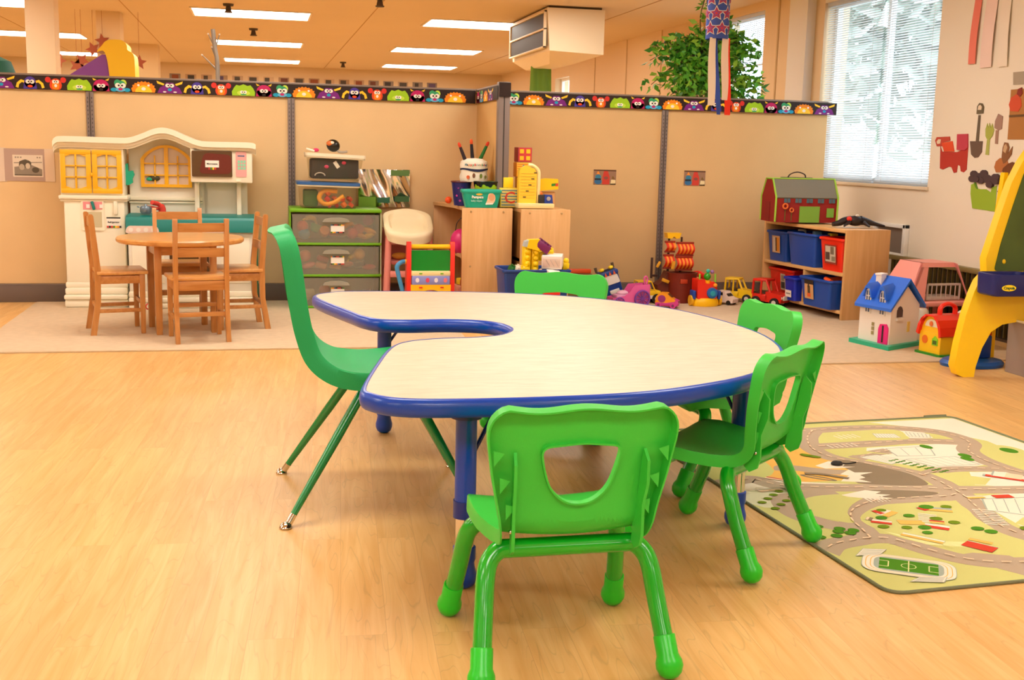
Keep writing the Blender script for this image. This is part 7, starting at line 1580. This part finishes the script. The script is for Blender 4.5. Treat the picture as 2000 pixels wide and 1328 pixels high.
# ================================================================== WALL CUT-OUTS on the right-hand wall
def cut(name, label, cat, layers, th=.002):
    """paper shapes pinned on the wall, outlines in photo points on the wall plane"""
    pts_all = [atX(x, y, XR) for l in layers for x, y in l[1]]; cy_ = sum(p.y for p in pts_all)/len(pts_all); cz = sum(p.z for p in pts_all)/len(pts_all)
    M = MB(); M.X = Matrix.Translation((-XR, -cy_, -cz))
    for k, (c, pts) in enumerate(layers):
        q = [atX(x, y, XR) for x, y in pts]; M.prism([(p.y, p.z) for p in q], XR-.0015-.0012*k-th, XR-.0005-.0012*k*0, 'yz', mat(c, .8))
    return M.build(name, None, label, cat, 'paper cut-outs on the right wall', loc=(XR, cy_, cz), flat=True)
z = lambda pts: [(1780+x/4.427, 130+y/4.427) for x, y in pts]
cut('paper_glove', 'red paper glove with a pink seed packet, leftmost cut-out on the wall', 'paper cut-out', [('b83528', z([(255, 690), (250, 880), (275, 890), (330, 865), (350, 870), (370, 920), (395, 915), (405, 850), (425, 860), (430, 905), (455, 915), (480, 890), (495, 690), (400, 740), (270, 735)])), ('c24a38', z([(210, 640), (225, 610), (335, 605), (340, 640), (280, 655), (285, 690), (225, 690)])), ('ecd6b8', z([(225, 650), (240, 628), (262, 630), (256, 665), (232, 670)])), ('e2502a', z([(270, 660), (360, 645), (375, 735), (290, 735)])), ('c23f52', z([(405, 585), (495, 582), (495, 700), (470, 725), (400, 720)]))])
cut('paper_spade', 'brown paper garden spade on the wall', 'paper cut-out', [('6a5446', z([(510, 645), (620, 645), (612, 740), (580, 785), (550, 790), (520, 760)])), ('6a5a48', z([(562, 645), (585, 420), (602, 420), (585, 645)])), ('6f6248', z([(570, 410), (575, 345), (595, 315), (620, 320), (632, 350), (625, 405)])), ('ecd8bc', z([(582, 375), (588, 342), (605, 330), (618, 348), (612, 375)]))])
cut('paper_fork', 'lime green paper hand fork between the spade and the trowel on the wall', 'paper cut-out', [('a8ae4a', z([(645, 600), (645, 540), (662, 490), (670, 530), (680, 488), (690, 530), (703, 492), (718, 550), (705, 600), (680, 630), (655, 625)])), ('b0b45a', z([(660, 628), (682, 628), (672, 765), (645, 762)]))])
cut('paper_trowel', 'mauve paper trowel, right of the green fork on the wall', 'paper cut-out', [('a58070', z([(722, 530), (728, 470), (755, 408), (795, 430), (785, 540), (755, 552)])), ('a8806a', z([(735, 550), (758, 550), (750, 670), (728, 668)]))])
def blob(cx_, cy_, r): return [(cx_+r*math.cos(a*PI/5), cy_+r*math.sin(a*PI/5)) for a in range(10)]
cut('paper_pot', 'green paper plant pot with dark paper flowers, lowest cut-out on the wall', 'paper cut-out', [('9ab82e', z([(520, 1020), (515, 1100), (530, 1225), (725, 1255), (742, 1030), (700, 1045), (690, 1090), (650, 1060), (600, 1060), (560, 1050), (545, 1010)])), ('5f8a1e', z([(545, 1000), (570, 1060), (580, 1062), (560, 1000)]))]+[('4f3a3c', z(blob(a, b, r))) for a, b, r in ((545, 930, 32), (530, 970, 30), (590, 950, 32), (635, 925, 32), (660, 970, 38), (610, 985, 30), (700, 985, 34), (740, 960, 34), (690, 1020, 30), (575, 975, 28), (745, 995, 26))])
cut('paper_rabbit', 'brown paper rabbit partly behind the top of the easel', 'paper cut-out', [('b8703a', z([(720, 870), (735, 820), (770, 790), (830, 800), (845, 850), (800, 880), (780, 915), (735, 915)])), ('8a5a34', z([(785, 790), (795, 700), (810, 655), (840, 660), (852, 700), (835, 760), (880, 690), (870, 760), (820, 830), (800, 840)])), ('c9a37a', z([(800, 730), (808, 685), (826, 668), (838, 700), (820, 750)])), ('74401c', z([(800, 880), (845, 840), (880, 825), (930, 845), (960, 900), (950, 1100), (770, 1105), (750, 1080), (800, 1030), (790, 960)]))])
cut('paper_chicken', 'orange-red paper shape on a brown woven sheet at the right edge of the wall', 'paper cut-out', [('b0763a', z([(865, 200), (1100, 180), (1100, 630), (835, 630), (850, 440)])), ('6a4a26', z([(850, 420), (1100, 405), (1100, 425), (850, 440)])), ('d0502e', z([(850, 330), (870, 270), (920, 235), (955, 280), (960, 340), (930, 390), (865, 385)])), ('8a2f22', z([(920, 240), (930, 195), (960, 180), (970, 230), (950, 260)]))])
cut('paper_sheet', 'grey translucent sheet near the top right edge of the wall', 'paper', [('a89a86', z([(885, 50), (1100, 30), (1100, 150), (885, 158)]))])
# hanging ribbons on the wall
def ribbon(label, px0, px1, pyb, c, w0, X=XR-.004, lean=0):
    a = atX(px0, 0, X); b = atX(px1, pyb, X); yc = (a.y+b.y)/2
    M = MB(); top_ = HC-.03
    def f(u, v): yy = (u-.5)*w0+(a.y-yc)*v*1.0+(b.y-yc)*(1-v); return (-.006*math.sin(v*7)-.004, yy, b.z+(top_-b.z)*v)
    M.grid(f, 2, 16, mat(c, .7), thick=.0012); return M.build('ribbon', None, label, 'ribbon', 'crepe ribbons hanging on the right wall', loc=(X, yc, 0), flat=False)
ribbon('coral red crepe ribbon hanging on the right wall', 1914, 1899, 125, 'ee7f6c', .068)
ribbon('pale pink crepe ribbon next to the coral one on the right wall', 1940, 1926, 132, 'f2d4c8', .105)
ribbon('off-white crepe ribbon, rightmost on the wall', 1964, 1959, 130, 'f0e2d0', .085)

# ================================================================== PLANT ON THE PARTITION, WINDSOCK
pl = thing('potted_ficus', 'leafy green artificial tree spilling over the right partition top', 'plant', (3.15, 7.80, 0), 0)
M = MB(); M.lathe([(0, 0), (.14, 0), (.17, .28), (.155, .28), (.15, .25), (0, .25)], m=mat('6a4a34', .7), seg=28); M.build('pot', pl)
bark = mat('5f4a34', .85)
br_ends = []; r2 = random.Random(11)
M = MB()
for k in range(3): M.tube(smooth_path([(r2.uniform(-.03, .03), r2.uniform(-.03, .03), .25), (.05*math.cos(k*2.1), .05*math.sin(k*2.1), .8), (-.03*math.cos(k*2.1), .03*math.sin(k*2.1), 1.25), (.06*math.cos(k*2), .04*math.sin(k*2), 1.5)]), .012, bark, 8)
M.build('trunk', pl)
M = MB()
for k in range(84):
    a = r2.random()*2*PI; el = r2.uniform(-.35, 1.2); L_ = r2.uniform(.20, .47); st = Vector((r2.uniform(-.08, .06), r2.uniform(-.03, .03), r2.uniform(1.38, 1.74)))
    d = Vector((math.cos(a)*math.cos(el)*1.12, math.sin(a)*math.cos(el)*(.5 if math.sin(a) > 0 else .32), math.sin(el)*.95)); mid = st+d*L_*.55+Vector((0, 0, .03)); en = st+d*L_+Vector((0, 0, -.07*L_/.4))
    M.tube(smooth_path([st, mid, en], 4), .0028, bark, 5); br_ends.append((st, mid, en))
M.build('twigs', pl)
lg1, lg2, lg3 = mat('5aa828', .45), mat('35801f', .45), mat('93c840', .45)
M = MB()
for (st, mid, en) in br_ends:
    for j in range(34):
        q = r2.uniform(.35, 1.04); p = st.lerp(mid, q*2) if q < .5 else mid.lerp(en, (q-.5)*2); p = p+Vector((r2.gauss(0, .028), r2.gauss(0, .028), r2.gauss(0, .028)))
        d = Vector((r2.gauss(0, 1), r2.gauss(0, .8), r2.gauss(-.5, .6))).normalized(); s_ = d.orthogonal().normalized(); s_ = Matrix.Rotation(r2.random()*6, 3, d) @ s_; n_ = d.cross(s_)
        L_ = r2.uniform(.050, .082); w_ = L_*.24; m_ = [lg1, lg2, lg3, lg1][r2.randrange(4)]; mi = M.mi(m_)
        b0 = M.bm.verts.new(p); t0 = M.bm.verts.new(p+d*L_+n_*L_*.12*-1); l0 = M.bm.verts.new(p+d*L_*.45+s_*w_+n_*.003); r0 = M.bm.verts.new(p+d*L_*.45-s_*w_+n_*.003); c0 = M.bm.verts.new(p+d*L_*.5-n_*.004)
        for f in ((b0, l0, c0), (l0, t0, c0), (t0, r0, c0), (r0, b0, c0)): M.bm.faces.new(f).material_index = mi
M.build('foliage', pl, ang=80)
# vine climbing to the ceiling
M = MB(); a = atY(1372, 60, 7.74)
pts = smooth_path([(a.x, 7.74, 1.75), (a.x-.02, 7.74, 1.95), (a.x+.01, 7.74, 2.1), (a.x, 7.74, HC)]); M.tube(pts, .004, bark, 6)
for p in pts:
    for j in range(4):
        d = Vector((r2.gauss(0, 1), r2.gauss(0, 1), r2.gauss(-.5, .5))).normalized(); s_ = d.orthogonal().normalized()*.011; q = p+Vector((0, 0, r2.uniform(-.02, .02))); M.quad(q, q+d*.03+s_, q+d*.055, q+d*.03-s_, lg3 if j % 2 else lg1)
M.build('hanging_vine', None, 'thin leafy vine strand climbing to the ceiling above the plant', 'vine')
ws = thing('windsock', 'blue star-patterned windsock hanging from the ceiling with red, white and blue tails', 'windsock', (2.30, 5.6, HC)); wsb = mat('3a55b0', .8)
a = atY(1380, 76, 5.6); b = atY(1420, 76, 5.6); wr = (b.x-a.x)/2; ws.location.x = (a.x+b.x)/2; zb_ = a.z-HC
M = MB(); ns_ = 28; rows = []
for z_, r_ in ((-.02, wr), (-.14, wr*1.0), (zb_*.6, wr*1.02), (zb_, wr*1.05)): rows.append([M.bm.verts.new((r_*math.cos(2*PI*k/ns_), r_*math.sin(2*PI*k/ns_), z_)) for k in range(ns_)])
for p, q in zip(rows, rows[1:]):
    for k in range(ns_): M.bm.faces.new((p[k], p[(k+1) % ns_], q[(k+1) % ns_], q[k]))
M.mi(wsb); tb_ = M.build('tube', ws)
def starp(r): return [((r if k % 2 == 0 else r*.48)*math.sin(k*PI/5), (r if k % 2 == 0 else r*.48)*math.cos(k*PI/5)) for k in range(10)]
M = MB()
for i, z_ in enumerate([zb_+.05+.072*k for k in range(8)]):
    if z_ > -.04: break
    for j in range(5):
        a = -PI/2+(j-2+(.5 if i % 2 else 0))*1.05
        for l, (rr, c) in enumerate(((.040, 'e8dcd2'), (.032, '3a55b0'), (.029, 'b8344a'), (.017, '4a5ab8'), (.011, 'c8384a'))):
            pts = []
            for x, y in starp(rr): aa = a+x/wr; R_ = wr*1.05+.0012+.0005*l; pts.append((R_*math.cos(aa), R_*math.sin(aa), z_+y))
            M_face(M, pts, mat(c, .8))
M.build('star_print', tb_, flat=True)
M = MB(); M.tube([(wr*math.cos(a*PI/12), wr*math.sin(a*PI/12), -.02) for a in range(24)], .003, G['white'], 6, closed=True); M.build('hoop', ws)
def tail(px0, px1, pxb0, pxb1, pyb, c, y, nm='tail'):
    A_ = atY(px0, 78, 5.6); B_ = atY(px1, 78, 5.6); C_ = atY(pxb0, pyb, 5.6); D_ = atY(pxb1, pyb, 5.6); ox = ws.location.x
    M = MB()
    def f(u, v):
        x = (A_.x+(B_.x-A_.x)*u)*(1-v)+(C_.x+(D_.x-C_.x)*u)*v-ox; return (x, y+.010*math.sin(v*5+u), zb_+.005+(C_.z-HC-zb_)*v)
    M.grid(f, 3, 14, mat(c, .75), thick=.001); M.build(nm, ws)
tail(1380, 1393, 1374, 1388, 208, 'f2e6da', -wr*.8); tail(1384, 1398, 1394, 1402, 226, '2f4fae', -wr*.5); tail(1404, 1418, 1401, 1413, 198, 'f0dcd0', -wr*.8); tail(1412, 1422, 1408, 1420, 227, 'f23a22', -wr*.6)

# ================================================================== BEYOND THE PARTITION
SYc = 8.6
sl = thing('play_slide', 'yellow and purple plastic climbing slide rising behind the left partition', 'toy slide', (-1.03, SYc, 0))
M = MB(); M.prism([(-.55, 1.20), (-.20, 1.452), (.0, 1.585), (.06, 1.585), (.06, 1.20)], -.12, .12, 'xz', mat('8a4ab0', .4), .02); M.build('slide_chute', sl)
M = MB(); yy_ = plas('ffd414', .35)
P_ = smooth_path([(.045, 1.20, 0), (.045, 1.45, 0), (.02, 1.60, 0), (-.03, 1.60, 0), (.0, 1.64, 0), (.04, 1.68, 0), (.13, 1.685, 0), (.165, 1.655, 0), (.17, 1.62, 0), (.205, 1.595, 0), (.215, 1.52, 0), (.215, 1.20, 0)], 4); M.prism([(p.x, p.y) for p in P_], -.14, .14, 'xz', yy_, .03, 3); M.build('yellow_tower', sl)
M = MB(); M.b2((-.5, -.12, 0), (.2, .12, 1.21), yy_, .02); M.build('base', sl)
M = MB(); M.lathe([(0, 1.2), (.11, 1.2), (.115, 1.45), (.09, 1.52), (.0, 1.56)], m=mat('1e6a5a', .6), seg=20); M.cyl((0, 0, 0), (0, 0, 1.21), .05, .05, mat('2a2a2a', .5), 12); put('toy_dome', 'teal domed toy top peeping over the partition at the left edge', 'toy', M, (-1.73, 8.6, 0))
# silvery decorative twig standing on the partition top
tw = thing('silver_branch', 'glittery silver decorative branch standing behind the partition top', 'ornament', (-.27, 7.66, 0)); slv = mat('a09a90', .35, .6)
M = MB(); M.tube(smooth_path([(.0, 0, .0), (.02, 0, 1.0), (.035, 0, 1.45), (.02, 0, 1.6), (.01, 0, 1.71)]), .014, slv, 10); M.build('stem', tw)
for a, b in (((.03, 0, 1.46), (-.06, 0, 1.55)), ((.03, 0, 1.52), (.0, 0, 1.60)), ((.02, 0, 1.60), (-.02, 0, 1.68)), ((.02, 0, 1.58), (.05, 0, 1.68))): M = MB(); M.cyl(a, b, .006, .003, slv, 8); M.sph(b, .006, G['white'], 8); M.build('side_twig', tw)
M = MB(); M.cyl((0, 0, 0), (0, 0, .03), .12, .12, mat('3a3a3a', .5), 20); M.build('foot', tw)
# green coat-like garment on the far right wall
a = atY(1055, 150, 11.0)
M = MB(); gcm = mat('6f9a3a', .8)
def gf(u, v): return (-.10+.20*u+.03*(u-.5)*(1-v), -.03*math.sin(u*PI*4)*.5-.02, -.62+.62*v-(abs(u-.5)*2)**3*.10*v)
M.grid(gf, 20, 8, gcm, thick=.006); M.build('green_garment', None, 'pale green garment hanging under the ceiling air unit in the far hall', 'garment', loc=(a.x, 11.0, HC-.36))
M = MB(); M.cyl((0, 0, 0), (0, 0, .36), .003, .003, G['black'], 6); M.build('hanging_wire', None, 'thin wire holding the green garment in the far hall', 'wire', loc=(a.x, 10.985, HC-.37))
# row of small pictures along the far wall
r3 = random.Random(5)
names = ['first', 'second', 'third', 'fourth', 'fifth', 'sixth', 'seventh', 'eighth', 'ninth', 'tenth', 'eleventh', 'twelfth', 'thirteenth', 'fourteenth', 'fifteenth', 'sixteenth', 'seventeenth', 'eighteenth']
for k in range(18):
    x = -1.35+.245*k; cA, cB = r3.choice(['6a3a2a', '4a4238', '7a6248', '5a4a6a', '8a4a2a', '3a3430']), r3.choice(['b89a7a', 'a88a6a', '8a7a6a', 'c8a884'])
    M = MB(); M.b2((0, -.012, 0), (.17, 0, .10), mat(cB, .7)); M.b2((.02+.02*r3.random(), -.0145, .015), (.10+.05*r3.random(), -.012, .085), mat(cA, .7)); M.build('wall_picture', None, 'small framed picture on the far wall, %s from the left' % names[k], 'picture', 'row of small pictures on the far wall', loc=(x, YF, 1.99))
# maple-leaf decorations by the slide
lm_ = mat('9a4a2a', .8)
for k, (px, py) in enumerate(((150, 128), (160, 118), (182, 96), (200, 80), (272, 122), (115, 118))):
    p = atY(px, py, 12.18); q = 12.18; M = MB(); st = [((.075 if j % 2 == 0 else .035)*math.cos(j*PI/5+k), (.075 if j % 2 == 0 else .035)*math.sin(j*PI/5+k)) for j in range(10)]; M.prism(st, -.004, .0, 'xz', lm_); M.tube([(0, 0, 0), (0, 0, HC-p.z)], .0015, lm_, 4)
    M.build('paper_leaf', None, 'russet paper maple leaf hanging in the far hall, %s' % ['lower left of the slide', 'just above the lowest leaf', 'left of the yellow slide top', 'above the slide', 'right of the yellow slide tower', 'beside the pillar'][k], 'paper leaf', 'paper maple leaves hanging in the far hall', loc=(p.x, q, p.z), flat=True)
